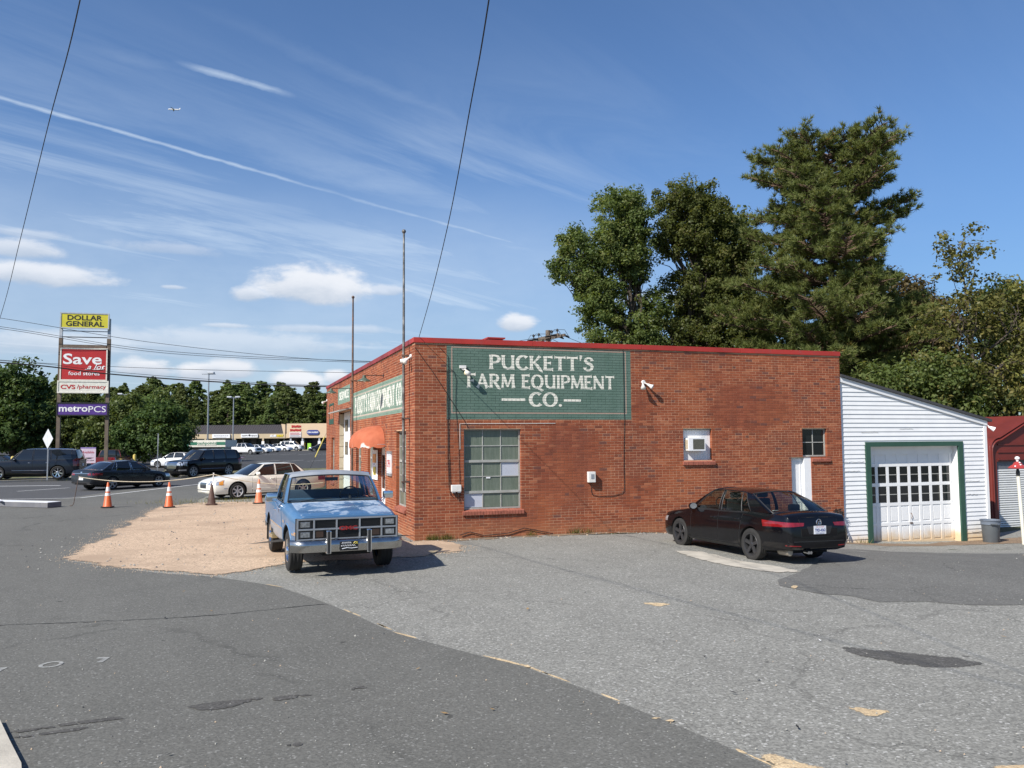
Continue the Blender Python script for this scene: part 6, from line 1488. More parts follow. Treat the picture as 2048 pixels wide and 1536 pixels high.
# ---------- general saloon / estate builder for the cars on and beyond the road
def common(name, label, cat, pos, yaw, st, segs, ax, RW, arch, body_m, glass=None, yb=.78, yr=.60, fb=(.2, .1), rb=(.15, .08), crown=.035, tt=.92, spokes=5, rim=None, tyre_w=.22, doors=(), beltz=.9, sill=.32, rubber=M_PLAST, rimf=.68, group=None, lights=True, detail=True, wy=None, tail=None, headz=(.55, .68), handle_m=None, mirror_m=None, roof_m=None, style='spoke'):
    z = pos[2] if len(pos) > 2 else gh(pos[0], pos[1]) + .006
    t = thing(name, label, cat, (pos[0], pos[1], z), yaw, group)
    c = Car(t, st, body_m, ax, RW, arch, tt=tt, nsub=34)
    greenhouse(t, segs, yb, yr, fb[0], fb[1], rb[0], rb[1], crown, body_m, glass or M_TINT, bulge=.03, rubber=rubber, roof_m=roof_m)
    wmax = max(r[2] for r in st)
    if detail: detail_car(c, t, doors, lambda x: beltz, sill, body_m, handle_m or M_CHROME)
    for sg in (1, -1):
        if lights:
            x1 = max(r[0] for r in st); x0 = min(r[0] for r in st)
            c.drape('headlight', [(x1 - .30, sg * 1.4, headz[1] + .02), (x1 + .5, sg * wmax * .62, headz[1]), (x1 + .5, sg * wmax * .62, headz[0]), (x1 - .2, sg * 1.4, headz[0])], (x1 - .8, sg * .3), M_HEAD, .006, n=8, k=4)
            tl = tail or (.72, .86, .55, .25)
            c.drape('tail_light', [(x0 + tl[3], sg * 1.4, tl[1]), (x0 - .5, sg * wmax * tl[2], tl[1] - .01), (x0 - .5, sg * wmax * tl[2], tl[0] + .01), (x0 + tl[3], sg * 1.4, tl[0])], (x0 + .8, sg * .25), M_TAIL, .006, n=10, k=4)
        mirror(t, segs[1][0] - .12, sg * (yb if not callable(yb) else yb(0)), beltz + .06, sg, mirror_m or body_m, 1.15)
        for x in ax: wheel(t, x, sg * (wy or wmax - .11), RW, tyre_w, spokes, rim or M_CHROME, sg, rimf, style=style)
    MB().box((min(ax) - .4, -wmax * .8, .16), (max(ax) + .4, wmax * .8, .27)).build('floor', M_UNDER, t)
    return t, c

# cream saloon with its nose on the gravel's far edge
CREAM = paint('pearl_cream_paint', (0.86, 0.82, 0.72), .02)
st = [(2.60, .30, .62, .60, .66), (2.55, .24, .78, .66, .74), (2.40, .20, .88, .74, .82), (2.0, .20, .935, .82, .92), (1.4, .20, .95, .90, .985), (1.0, .2, .95, .93, 1.0), (.3, .2, .95, .95, .97), (-1.0, .2, .95, .965, .98), (-1.45, .21, .948, .98, 1.04), (-1.9, .24, .94, .985, 1.05), (-2.35, .28, .90, .97, 1.03), (-2.55, .32, .84, .92, .97), (-2.60, .36, .78, .75, .78)]
segs = [(1.0, .965, .30, 1.39, 'p'), (.78, .965, .24, 1.40, 'g'), (-.12, .97, -.16, 1.43, 'p'), (-.22, .972, -.22, 1.43, 'g'), (-.98, .975, -.90, 1.42, 'p'), (-1.04, .978, -.94, 1.42, 'g'), (-1.42, .985, -1.10, 1.40, 'p'), (-1.62, .995, -1.14, 1.39, 'p')]
a_, b_ = (-11.0, 34.35), 25
yaw = PI + R(28)
t, c = common('parked_car', 'pearl cream saloon car waiting behind the pickup truck', 'car', (-10.85, 36.2), PI + R(41), st, segs, (1.52, -1.42), .335, .40, CREAM, yb=.84, yr=.66, doors=((.88, -.16, 0), (-.175, -1.10, .15)), beltz=.945, spokes=6, rim=mat('silver_alloy', (.58, .58, .59), .35, .25), handle_m=CREAM, headz=(.60, .78), rubber=M_PLAST, tail=(.66, .94, .8, .2))
c.end('grille', [(-.36, .70), (.36, .70), (.32, .46), (-.32, .46)], 1, M_CHROME, .012, n=8, k=4)
for k in range(5): c.end('grille_bar', [(-.31, .505 + k * .042), (.31, .505 + k * .042), (.31, .485 + k * .042), (-.31, .485 + k * .042)], 1, M_PLAST, .018, n=6, k=1)
for sg in (1, -1): c.line('side_trim', [(2.1, .46), (1.95, .47)], sg, M_CHROME, .012); c.line('side_trim', [(.9, .42), (-1.0, .42)], sg, CREAM, .014); c.drape('turn_signal', [(2.28, sg * 1.4, .80), (2.5, sg * 1.2, .80), (2.5, sg * 1.2, .60), (2.30, sg * 1.4, .60)], (1.9, sg * .3), M_AMBER, .009, n=3, k=3)
c.end('lower_chrome', [(-.8, .40), (.8, .40), (.8, .37), (-.8, .37)], 1, M_CHROME, .01, n=12, k=1)
MB().box((-.62, .70, 1.02), (-.50, .712, 1.24)).build('window_sticker', mat('teal_paper', (.25, .42, .42), .6), t)

# dark grey saloon driving past
GREY = paint('dark_grey_paint', (0.014, 0.017, 0.022), .1, .35, .25)
st = [(2.42, .30, .58, .58, .63), (2.37, .24, .72, .64, .70), (2.22, .20, .84, .70, .77), (1.9, .19, .91, .78, .85), (1.3, .19, .93, .87, .94), (1.0, .19, .93, .90, .98), (.4, .19, .93, .93, .95), (-1.0, .20, .93, .965, .98), (-1.55, .22, .925, .99, 1.05), (-2.0, .25, .91, 1.0, 1.07), (-2.28, .28, .86, .98, 1.05), (-2.38, .32, .80, .90, .95), (-2.42, .36, .74, .70, .73)]
segs = [(1.05, .94, .28, 1.37, 'p'), (.84, .94, .24, 1.38, 'g'), (-.12, .96, -.16, 1.435, 'p'), (-.20, .962, -.22, 1.435, 'g'), (-1.05, .985, -.92, 1.40, 'g'), (-1.35, 1.0, -1.0, 1.38, 'p'), (-1.78, 1.02, -1.12, 1.35, 'p')]
t, c = common('parked_car', 'dark grey saloon car driving past behind the traffic cones', 'car', (-20.35, 43.5), R(63), st, segs, (1.48, -1.32), .335, .375, GREY, yb=.83, yr=.62, doors=((.88, -.16, 0), (-.175, -1.08, .15)), beltz=.93, spokes=5, rim=M_ALU, handle_m=GREY, tail=(.76, .88, .42, .35), rubber=M_CHROME, wy=.82)
t.name = 'moving_car'
M_GREYL = mat('silver_lower_bumper', (.30, .31, .33), .3, .5)
c.end('license_plate', [(-.18, .66), (.18, .66), (.18, .53), (-.18, .53)], -1, M_PLATE, .012, n=3, k=2); c.end('boot_lid', [(-.50, 1.0), (.50, 1.0), (.48, .70), (-.48, .70)], -1, GREY, .006, n=10, k=6); c.end('chrome_strip', [(-.6, .86), (.6, .86), (.6, .84), (-.6, .84)], -1, M_CHROME, .012, n=10, k=1)
c.end('lower_bumper', [(-.70, .45), (.70, .45), (.70, .33), (-.70, .33)], -1, M_PLAST, .01, n=10, k=3)
c.end('badge', [(-.06, .94), (.06, .94), (.06, .88), (-.06, .88)], -1, M_CHROME, .014, n=2, k=2)
for sg in (1, -1): c.end('exhaust_tip', [(sg * .45, .36), (sg * .68, .36), (sg * .68, .31), (sg * .45, .31)], -1, M_CHROME, .02, n=3, k=2)

# large estates (SUV)
def suv(name, label, pos, yaw, m, rim, L=5.18, spokes=7, group=None, black=False):
    h = L / 2
    st = [(h, .40, .70, .86, .92), (h - .05, .33, .84, .98, 1.03), (h - .2, .28, .95, 1.06, 1.11), (h - .6, .28, 1.0, 1.12, 1.17), (h - 1.3, .28, 1.01, 1.17, 1.22), (.6, .28, 1.01, 1.20, 1.22), (-1.0, .28, 1.01, 1.21, 1.22), (-h + .5, .30, 1.005, 1.22, 1.23), (-h + .15, .34, .98, 1.22, 1.23), (-h, .40, .92, 1.19, 1.20)]
    segs = [(1.15, 1.20, .52, 1.80, 'p'), (.98, 1.20, .46, 1.81, 'g'), (-.10, 1.205, -.12, 1.845, 'p'), (-.19, 1.205, -.18, 1.845, 'g'), (-1.13, 1.21, -1.08, 1.84, 'p'), (-1.22, 1.21, -1.16, 1.84, 'g'), (-h + .42, 1.215, -h + .52, 1.81, 'p'), (-h + .10, 1.215, -h + .30, 1.79, 'p')]
    t, c = common(name, label, 'suv', pos, yaw, st, segs, (h - .98, -h + 1.22), .41, .47, m, yb=.93, yr=.74, fb=(.18, .12), rb=(.06, .05), crown=.05, doors=((1.02, -.14, 0), (-.155, -1.15, .14)), beltz=1.16, sill=.42, spokes=spokes, rim=rim, tyre_w=.28, rimf=.72, headz=(.82, 1.05), tail=(.80, 1.30, .86, .10), group=group, wy=.86)
    for sg in (1, -1):
        MB().tube([(.30, sg * .66, 1.87), (-.3, sg * .665, 1.915), (-h + .75, sg * .66, 1.88)], .018, 6).build('roof_rack', M_CHROME if not black else M_PLAST, t)
        c.line('side_trim', [(1.0, .56), (-1.0, .56)], sg, M_CHROME, .014)
    c.end('grille', [(-.52, 1.03), (.52, 1.03), (.44, .62), (-.44, .62)], 1, M_CHROME, .02, n=8, k=4)
    for k in range(5): c.end('grille_bar', [(-.47, .68 + k * .075), (.47, .68 + k * .075), (.47, .645 + k * .075), (-.47, .645 + k * .075)], 1, M_PLAST, .03, n=6, k=1)
    for sg in (1, -1): c.drape('fog_lamp', [(h - .1, sg * 1.4, .56), (h + .4, sg * .62, .54), (h + .4, sg * .62, .46), (h - .1, sg * 1.4, .46)], (h - .9, sg * .3), M_CHROME, .012, n=6, k=3)
    c.end('license_plate', [(-.16, .95), (.16, .95), (.16, .80), (-.16, .80)], -1, M_PLATE, .012, n=2, k=2)
    return t
BK2 = paint('gloss_black_paint', (0.004, 0.004, 0.0055), .1, 0.0, .10); NAVY = paint('slate_blue_paint', (0.007, 0.010, 0.017), .1, .15, .22)
WHT = paint('white_car_paint', (0.72, 0.73, 0.75), .03)
tag(suv('moving_suv', 'black SUV with a wide chrome grille turning across the road', (-21.6, 58.1), PI + R(60), BK2, M_ALU, 5.18, 7, black=True), group=None)
suv('moving_suv', 'dark slate SUV behind the diamond road sign', (-30.4, 52.9, .125), PI + R(14), NAVY, M_CHROME, 5.6, 7)
# pick-ups
def small_pickup(label, pos, yaw, m, group=None):
    h = 2.75
    st = [(h, .42, .72, .80, .88), (h - .06, .34, .86, .96, 1.02), (h - .25, .30, .94, 1.04, 1.09), (h - .8, .3, .97, 1.10, 1.14), (1.1, .3, .98, 1.15, 1.19), (.5, .3, .98, 1.17, 1.18), (-h + .2, .36, .97, 1.18, 1.18), (-h, .40, .93, 1.16, 1.16)]
    segs = [(1.1, 1.17, .52, 1.72, 'p'), (.92, 1.17, .48, 1.73, 'g'), (.02, 1.18, 0.0, 1.76, 'p'), (-.07, 1.18, -.06, 1.76, 'g'), (-.85, 1.18, -.82, 1.74, 'p'), (-1.0, 1.18, -.92, 1.72, 'p')]
    t, c = common('parked_pickup', label, 'pickup truck', pos, yaw, st, segs, (h - .95, -h + 1.15), .38, .44, m, yb=.90, yr=.72, fb=(.15, .1), rb=(.03, .03), crown=.04, doors=((.95, -.02, 0), (-.035, -.9, .0)), beltz=1.12, sill=.42, rim=M_ALU, spokes=6, tyre_w=.25, headz=(.80, 1.0), tail=(.75, 1.10, .85, .05), group=group, wy=.84)
    c.end('grille', [(-.55, .98), (.55, .98), (.5, .68), (-.5, .68)], 1, M_PLAST, .02, n=8, k=3)
    MB().box((-h + .1, -.80, 1.175), (-1.05, .80, 1.19)).build('bed_cover', M_PLAST, t)
    MB().box((h - .06, -.9, .40), (h + .06, .9, .56)).build('front_bumper', M_CHROME, t, bevel=.03); MB().box((-h - .1, -.9, .45), (-h, .9, .60)).build('rear_bumper', M_CHROME, t, bevel=.03)
    return t
small_pickup('white pickup truck half hidden by the tree trunks and black SUV', (-32.4, 82.0), R(8), WHT)
small_pickup('white pickup truck tail cut off by the left edge of the picture', (-36.2, 51.0, .03), PI + R(4), WHT)
RED_C = paint('dark_red_car_paint', (0.16, 0.010, 0.012), .1)
small_pickup('dark red pickup truck behind the pink sign', (-34.6, 72.0), R(100), RED_C)
# parked row at the shops
GRP = 'white cars parked at the shops'
st = [(2.3, .30, .58, .56, .62), (2.25, .24, .72, .64, .70), (2.1, .2, .84, .70, .77), (1.7, .19, .89, .79, .86), (1.0, .19, .90, .90, .97), (.4, .19, .90, .92, .94), (-1.2, .2, .90, .96, .98), (-1.6, .22, .89, .98, 1.04), (-2.1, .26, .86, .98, 1.05), (-2.26, .3, .80, .9, .95), (-2.3, .36, .74, .7, .73)]
segs = [(1.05, .93, .30, 1.37, 'p'), (.84, .93, .26, 1.38, 'g'), (-.12, .95, -.16, 1.43, 'p'), (-.20, .952, -.22, 1.43, 'g'), (-1.05, .975, -.90, 1.39, 'g'), (-1.3, .99, -.98, 1.37, 'p'), (-1.65, 1.01, -1.1, 1.34, 'p')]
for label, pos in (('white saloon car in the middle of the parked row at the shops', (-43.6, 148.0)), ('white saloon car partly hidden in the parked row at the shops', (-43.5, 155.5))):
    common('parked_car', label, 'car', pos, R(-14), st, segs, (1.42, -1.28), .33, .37, WHT, yb=.80, yr=.61, doors=((.86, -.16, 0), (-.175, -1.05, .15)), beltz=.92, rim=M_ALU, handle_m=WHT, group=GRP)
tag(small_pickup('white pickup truck at the left end of the parked row at the shops', (-42.5, 132.0), R(-22), WHT), group=GRP)
tag(suv('parked_suv', 'white SUV with black windows at the right end of the parked row', (-43.0, 162.0), R(-12), WHT, M_ALU, 4.7, 5), group=GRP)
common('parked_car', 'white saloon car peeking over the white pickup at the shops', 'car', (-42.9, 140.0), R(-14), st, segs, (1.42, -1.28), .33, .37, WHT, yb=.80, yr=.61, beltz=.92, rim=M_ALU, handle_m=WHT, detail=False, group=GRP)
common('parked_car', 'dark car beside the brick corner at the shops', 'car', (-35.0, 152.0), R(200), st, segs, (1.42, -1.28), .33, .37, GREY, yb=.80, yr=.61, beltz=.92, rim=M_ALU, handle_m=GREY, detail=False)
common('parked_car', 'black car half seen behind the slate SUV at the left edge', 'car', (-41.8, 68.0), R(5), st, segs, (1.42, -1.28), .33, .37, BK2, yb=.80, yr=.61, beltz=.92, rim=M_ALU, handle_m=BK2, detail=False)
common('parked_car', 'white car behind the pink sign under the trees', 'car', (-31.5, 78.0), R(170), st, segs, (1.42, -1.28), .33, .37, WHT, yb=.80, yr=.61, beltz=.92, rim=M_ALU, handle_m=WHT, detail=False)
# ------------------------------------------------------------------ traffic cones, rope, posts
M_CONE = mat('cone_orange', (0.62, 0.115, 0.025), 0.5, 0, 0.1, 5, dirt=(0.25, 0.08, 0.04), damt=.35); M_CONEF = mat('faded_cone_orange', (0.60, 0.17, 0.07), 0.55, 0, 0.1, 5, dirt=(0.4, 0.25, 0.18), damt=.4)
M_CONED = mat('dirty_brown_cone', (0.085, 0.045, 0.032), 0.7, 0, 0.3, 6); M_RUBB = mat('cone_base_rubber', (0.02, 0.018, 0.017), .8); M_REFL = mat('white_cone_sleeve', (0.74, 0.74, 0.72), .4, 0, .05, 5, dirt=(.5, .47, .42), damt=.4)
def cone(label, x, y, m, base, sleeve=True, hgt=.91, rz=.2):
    t = thing('traffic_cone', label, 'traffic cone', (x, y, gh(x, y) + .026), rz, 'traffic cones along the rope')
    b = MB(); b.prism([(-.20, -.14), (-.14, -.20), (.14, -.20), (.20, -.14), (.20, .14), (.14, .20), (-.14, .20), (-.20, .14)], 'z', 0, .035); b.build('base', base, t)
    r = lambda z: .150 - (.150 - .028) * (z - .035) / (hgt - .035)
    MB().lathe([(r(.035) + .015, .035), (r(.05), .055), (r(hgt - .01), hgt - .01), (r(hgt) * .7, hgt)], 24).build('cone_body', m, t, smooth=40)
    if sleeve:
        for a, c in ((.42, .52), (.58, .74)): MB().lathe([(r(a) + .003, a), (r(c) + .003, c)], 24).build('sleeve', M_REFL, t, smooth=40)
    return t
cone('orange traffic cone nearest the left, in front of the dark saloon', -14.77, 30.4, M_CONE, M_RUBB)
cone('orange traffic cone standing at the gravel\'s left tip', -12.45, 30.2, M_CONE, M_RUBB, rz=.5)
cone('dirty brown cone holding a thin white pole before the cream car', -11.31, 31.3, M_CONED, M_CONED, False, .80)
cone('faded orange cone half hidden by the blue pickup\'s tail', -9.72, 31.9, M_CONEF, M_RUBB, rz=.1)
M_ROPE = mat('yellowed_rope', (0.58, 0.50, 0.36), .8, 0, .2, 30)
def sag(a, b, s, n=16): 
    a, b = Vector(a), Vector(b); return [a.lerp(b, i / n) - Vector((0, 0, s * 4 * (i / n) * (1 - i / n))) for i in range(n + 1)]
o = thing('rope_post', 'white pole stuck in the brown cone to carry the rope', 'post', (-11.31, 31.3, .026)); MB().tube([(0, 0, .6), (.07, -.01, 1.16)], .018, 8).build('pole', M_WHITE, o); MB().tube([(0.07, -.01, 1.15), (.07, -.01, 1.19)], .026, 8).build('cap', M_WHITE, o)
o = thing('rope_post', 'bent rusty iron bar holding the left end of the rope', 'post', (-16.45, 31.2, .02)); MB().tube([(-.12, 0, .01), (-.03, 0, .02), (.02, 0, .08), (.10, 0, .6), (.20, 0, 1.18)], .014, 7).build('pole', M_RUST, o, smooth=60)
mb = MB(); P = sag((-16.27, 31.2, 1.10), (-11.24, 31.28, 1.16), .23, 22) + sag((-11.24, 31.28, 1.16), (-7.6, 33.4, .72), .20, 12)[1:]
mb.tube(P, .017, 6); tag(mb.build('rope', M_ROPE, None, smooth=60), 'pale rope sagging between the posts above the traffic cones', 'rope')
# white painted concrete kerb stone at the left edge, with a white board leaning on it
x = thing('concrete_barrier', 'long low white painted concrete kerb block with shade coloured into its sides at the left edge', 'kerb', (-16.85, 30.75, .014), R(160))
MB().box((0, -.25, 0), (5.5, .35, .19)).build('block', mat('shaded_side_grey', (.15, .15, .165), .85, 0, .15, 2, dirt=(.2, .18, .15)), x, bevel=.015); MB().box((0.01, -.24, .19), (5.49, .34, .20)).build('white_top', M_WHITE, x)  # dark grey sides stand in for shade; the kerb itself is white painted
bd_ = thing('white_board', 'white board leaning on the concrete kerb at the left edge', 'board', (-19.9, 31.55, .2), R(150)); mb = MB(); mb.box((-1.0, -.06, .0), (1.0, .06, .025)); q = mb.build('plank', M_WHITE, bd_); q.rotation_euler = (0, R(-14), 0); q.location = (0, 0, .26)

# ------------------------------------------------------------------ signs across the road
def txt(parent, s, size, x, y, z, m, **kw): return put_text(parent, s, size, (x, y, z), m, **kw)
M_WOODP = mat('brown_timber_post', (0.13, 0.10, 0.075), .8, 0, .25, 3); M_YEL = mat('sign_yellow', (.56, .50, .035), .5, 0, .08, 1); M_SRED = mat('supermarket_red', (.42, .022, .022), .45, 0, .08, 1); M_IVORY = mat('ivory_panel', (.68, .66, .58), .5); M_PURP = mat('sign_purple', (.085, .035, .22), .45); M_SILV = mat('sign_silver', (.45, .47, .50), .45, .3); M_LB = mat('sign_black', (.012, .012, .012), .6)
PS = thing('pylon_sign', 'tall two-post shopping centre sign with yellow, red, ivory and purple panels', 'sign', (-32.39, 62.5, .1), R(15))
hw = 1.66
for sg in (-1, 1):
    MB().box((sg * hw - .125, -.12, 0), (sg * hw + .125, .12, 10.2)).build('post', M_WOODP, PS); MB().box((sg * hw - .10, -.10, 10.2), (sg * hw + .10, .10, 11.75)).build('post_extension', M_SILV, PS)
for z in (10.26, 10.72): MB().box((-hw + .1, -.05, z), (hw - .1, .05, z + .06)).build('cross_bar', M_SILV if z > 10.5 else M_LB, PS)
MB().box((-hw + .16, -.14, 9.46), (hw - .16, .14, 9.70)).build('cross_beam', M_WOODP, PS)
def panel(x0, x1, z0, z1, m, rim, d=.24, dy=-.16):
    o = MB().box((x0, dy - d / 2, z0), (x1, dy + d / 2, z1)).build('sign_panel', m, PS, bevel=.02)
    mb = MB(); w = .07; y0, y1 = dy - d / 2 - .03, dy - d / 2 + .02
    mb.box((x0 - .02, y0, z0 - .02), (x1 + .02, y1, z0 + w)); mb.box((x0 - .02, y0, z1 - w), (x1 + .02, y1, z1 + .02)); mb.box((x0 - .02, y0, z0 + w), (x0 + w, y1, z1 - w)); mb.box((x1 - w, y0, z0 + w), (x1 + .02, y1, z1 - w))
    mb.build('panel_frame', rim, o); return o, dy - d / 2 - .012
o, yy = panel(-1.68, 1.68, 10.92, 12.10, M_YEL, M_SILV); txt(o, 'DOLLAR', .52, 0, yy, 11.74, M_LB, bold=.012, width=2.40); txt(o, 'GENERAL', .52, 0.02, yy, 11.28, M_LB, bold=.012, width=2.62)
o, yy = panel(-1.60, 1.62, 6.98, 9.42, M_SRED, M_IVORY); txt(o, 'Save', 1.10, -.08, yy, 8.60, M_WHITE, bold=.020, width=2.66); txt(o, 'a lot', .52, .88, yy - .012, 8.02, M_WHITE, shear=.35, width=1.25, bold=.004); txt(o, 'food stores', .40, .05, yy, 7.52, M_WHITE, bold=.004, width=2.15)
mb = MB(); mb.tube([(.1, yy - .01, 7.82), (.8, yy - .012, 7.80), (1.42, yy - .01, 7.86)], .018, 5); mb.build('underline', M_WHITE, o)
o, yy = panel(-1.74, 1.74, 6.04, 6.94, M_IVORY, M_IVORY); M_CVS = mat('pharmacy_red', (.45, .02, .02), .5); txt(o, 'CVS', .44, -1.03, yy, 6.49, M_CVS, bold=.012, width=1.0); txt(o, '/pharmacy', .40, .58, yy, 6.47, M_CVS, bold=.004, width=2.0)
o, yy = panel(-1.76, 1.76, 4.34, 5.30, M_PURP, M_LB); txt(o, 'metro', .70, -.62, yy, 4.84, M_WHITE, bold=.014, width=1.96); txt(o, 'PCS', .66, 1.02, yy, 4.82, M_WHITE, width=1.20)
# diamond warning sign seen from the back, a thin sign post, pink letting sign
o = thing('road_sign', 'grey back of a diamond road sign on a steel post at the kerb', 'sign', (-28.75, 51.4, .1), R(20)); MB().box((-.035, -.02, 0), (.035, .02, 2.9)).build('post', M_GALV, o); q = MB(); q.box((-.44, -.035, -.44), (.44, -.022, .44)); q = q.build('plate', mat('sign_back', (.55, .57, .58), .6, .0), o, bevel=.006); q.rotation_euler = (0, R(45), R(-54)); q.location = (0, 0, 2.55)
o = thing('road_sign', 'slim grey sign post seen edge-on left of the black SUV', 'sign', (-24.6, 57.6, .1), R(-67)); MB().box((-.03, -.03, 0), (.03, .03, 2.9)).build('post', M_GALV, o); MB().box((-.30, .031, 2.2), (.30, .04, 2.85)).build('plate', M_GALV, o)
o = thing('letting_sign', 'pink and white letting board on a low post behind the dark saloon', 'sign', (-28.7, 56.2, .1), R(16)); M_PINK = mat('pale_pink_board', (.66, .54, .62), .6)
for x in (-.40, .40): MB().box((x - .05, -.03, 0), (x + .05, .03, .95)).build('post', M_WHITE, o)
MB().box((-.47, -.05, .92), (.47, -.03, 1.98)).build('board', M_PINK, o); MB().box((-.47, -.056, 1.90), (.47, -.0505, 1.98)).build('top_strip', mat('lilac', (.30, .22, .48), .6), o)
txt(o, 'Available', .24, 0, -.056, 1.66, M_SIGNRED, width=.74); txt(o, '(704) 351-0000', .10, 0, -.056, 1.08, M_LB, width=.74); MB().box((-.2, -.055, 1.26), (.22, -.0505, 1.275)).build('small_print', M_PURP, o); MB().box((-.25, -.055, 1.21), (.25, -.0505, 1.222)).build('small_print', M_PURP, o)
M_BOLL = mat('yellow_bollard', (.55, .42, .10), .6)
for x, y, l in ((-33.2, 73.0, 'yellow bollard in front of the tree trunks beside the pylon'), (-40.0, 66.5, 'yellow bollard above the slate SUV\'s bonnet')):
    o = thing('bollard', l, 'bollard', og(x, y)); MB().lathe([(.14, 0), (.14, 1.25), (.10, 1.34), (.002, 1.38)], 14).build('post', M_BOLL, o, smooth=40)
# lamp columns of the car park
def lamp(label, x, y, hgt, heads):
    o = thing('lamp_post', label, 'lamp post', og(x, y), 0, 'car park lamp posts'); MB().tube([(0, 0, 0), (0, 0, hgt)], [.13, .09], 8).build('pole', M_ALU, o, smooth=50); MB().lathe([(.3, 0), (.3, .7), (.002, .7)], 14).build('footing', M_CONC, o)
    for k in heads: MB().box((k - .42, -.25, hgt - .02), (k + .42, .25, hgt + .22)).build('lamp_head', M_SILV, o, bevel=.03)
    if heads: MB().box((-.9, -.06, hgt - .12), (.9, .06, hgt - .02)).build('arm', M_ALU, o)
lamp('tall lamp post with one head left of the strip of shops', -40.4, 110.0, 11.3, (.3,)); lamp('twin headed lamp post in front of the shops\' brown roof', -50.5, 150.0, 9.9, (-.75, .75)); lamp('twin headed lamp post half hidden in trees beside the pylon', -70.3, 150.0, 10.6, (-.75, .75))
# guy pole with yellow guard near the road corner
o = thing('guy_guard', 'yellow guard on a slanting guy wire at the brick corner', 'guy wire', (-17.2, 70.0, .1)); MB().tube([(.15, 0, 0), (2.0, .1, 4.1)], .012, 5).build('wire', M_CABLE, o); MB().tube([(.58, .02, .95), (1.36, .06, 2.7)], .05, 8).build('guard', mat('guard_yellow', (.62, .50, .12), .5), o)

# ------------------------------------------------------------------ strip of shops and bank canopy
SH = thing('strip_mall', 'long low strip of shops with brown ribbed roof and tan end block', 'building', (-46, 168, gh(-46, 168)), 0)
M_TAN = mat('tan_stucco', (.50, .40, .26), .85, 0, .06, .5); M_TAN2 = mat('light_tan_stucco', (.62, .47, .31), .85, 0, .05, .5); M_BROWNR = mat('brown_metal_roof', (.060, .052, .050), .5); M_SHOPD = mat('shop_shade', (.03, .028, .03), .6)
MB().prism([(0.2, 3.4), (3.6, 5.3), (8, 5.4), (8, 3.4)], 'x', -28, .3).build('roof', M_BROWNR, SH, fix=True)
for k in range(58): 
    x = -27.8 + k * .49; MB().prism([(.17, 3.42), (.22, 3.37), (3.62, 5.27), (3.60, 5.36)], 'x', x, x + .05).build('roof_rib', M_BROWNR, SH)
MB().box((-28, 0, 2.5), (.3, .25, 3.42)).build('fascia', M_TAN, SH); MB().prism([(-.1, 2.55), (-.1, 5.45), (0.2, 5.45), (.2, 2.55)], 'x', .3, 10.5).build('parapet', M_TAN2, SH)
MB().prism([(.0, 2.6), (.0, 5.3), (-.8, 5.4), (-.35, 3.4)], 'y', -.105, .15).build('parapet_end', M_TAN2, SH)
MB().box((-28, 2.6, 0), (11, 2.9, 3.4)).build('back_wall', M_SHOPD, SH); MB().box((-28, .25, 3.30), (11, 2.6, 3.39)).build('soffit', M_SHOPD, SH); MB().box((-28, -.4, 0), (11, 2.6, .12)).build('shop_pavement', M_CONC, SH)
for k in range(9): o = MB().box((-27.6 + 4.2 * k, 2.52, .25), (-24.6 + 4.2 * k, 2.59, 2.6)).build('shop_window', M_DARKGLASS, SH); MB().box((-26.15 + 4.2 * k, 2.50, .25), (-26.07 + 4.2 * k, 2.52, 2.6)).build('mullion', M_SILV, o)
for x in (-22.0, -16.2, -10.2, -4.5, 1.1, 3.5, 6.9, 9.6): MB().box((x - .16, .02, .12), (x + .16, .24, 2.5)).build('column', M_TAN if x < 0 else M_SILV, SH); MB().box((x - .28, -.03, 1.15), (x + .28, .018, 1.9)).build('column_notice', M_WHITE, SH)
def shop_sign(label, x0, x1, z0, z1, m, d=.28):
    o = MB().box((x0, -d, z0), (x1, -.005, z1)).build('shop_sign', m, SH, bevel=.02); o['label'] = label; return o
s1 = shop_sign('white shop sign with faint lettering', -14.7, -11.1, 2.62, 3.40, M_WHITE); M_GT = mat('grey_text', (.28, .28, .32), .6); [MB().box((-14.3 + .42 * k, -.29, 3.02 if k % 3 else 2.98), (-13.98 + .42 * k, -.2805, 3.16)).build('print_line', M_GT, s1) for k in range(7)]; MB().box((-14.0, -.29, 2.76), (-11.8, -.2805, 2.84)).build('print_line', M_GT, s1)
s2 = shop_sign('white shop sign with black lettering and a round emblem', -8.9, -5.5, 2.68, 3.42, M_WHITE); txt(s2, 'NAPPY', .42, -8.05, -.29, 3.05, M_LB, width=1.25, bold=.01); txt(s2, 'HEADS', .42, -6.28, -.29, 3.05, M_LB, width=1.25, bold=.01); MB().lathe([(.002, -.30), (.2, -.30), (.2, -.28)], 14, 'y', (-7.17, 0, 3.12)).build('emblem', M_LB, s2)
txt(SH, 'SUB', .60, -2.45, -.04, 3.0, M_WHITE, bold=.03, width=1.25, shear=.15, depth=.03, name='shop_lettering'); txt(SH, 'WAY', .60, -1.0, -.04, 3.0, mat('shop_yellow', (.70, .55, .02), .5), bold=.03, width=1.45, shear=.15, depth=.03, name='shop_lettering')
s3 = shop_sign('white notice sign under red shop letters', .9, 3.3, 2.66, 3.72, mat('pale_sign', (.6, .56, .56), .6), .2)
for k in range(4): MB().box((1.05, -.215, 2.78 + .23 * k), (3.15 - .3 * (k % 2), -.2005, 2.88 + .23 * k)).build('print_line', M_SRED if k > 1 else M_GT, s3)
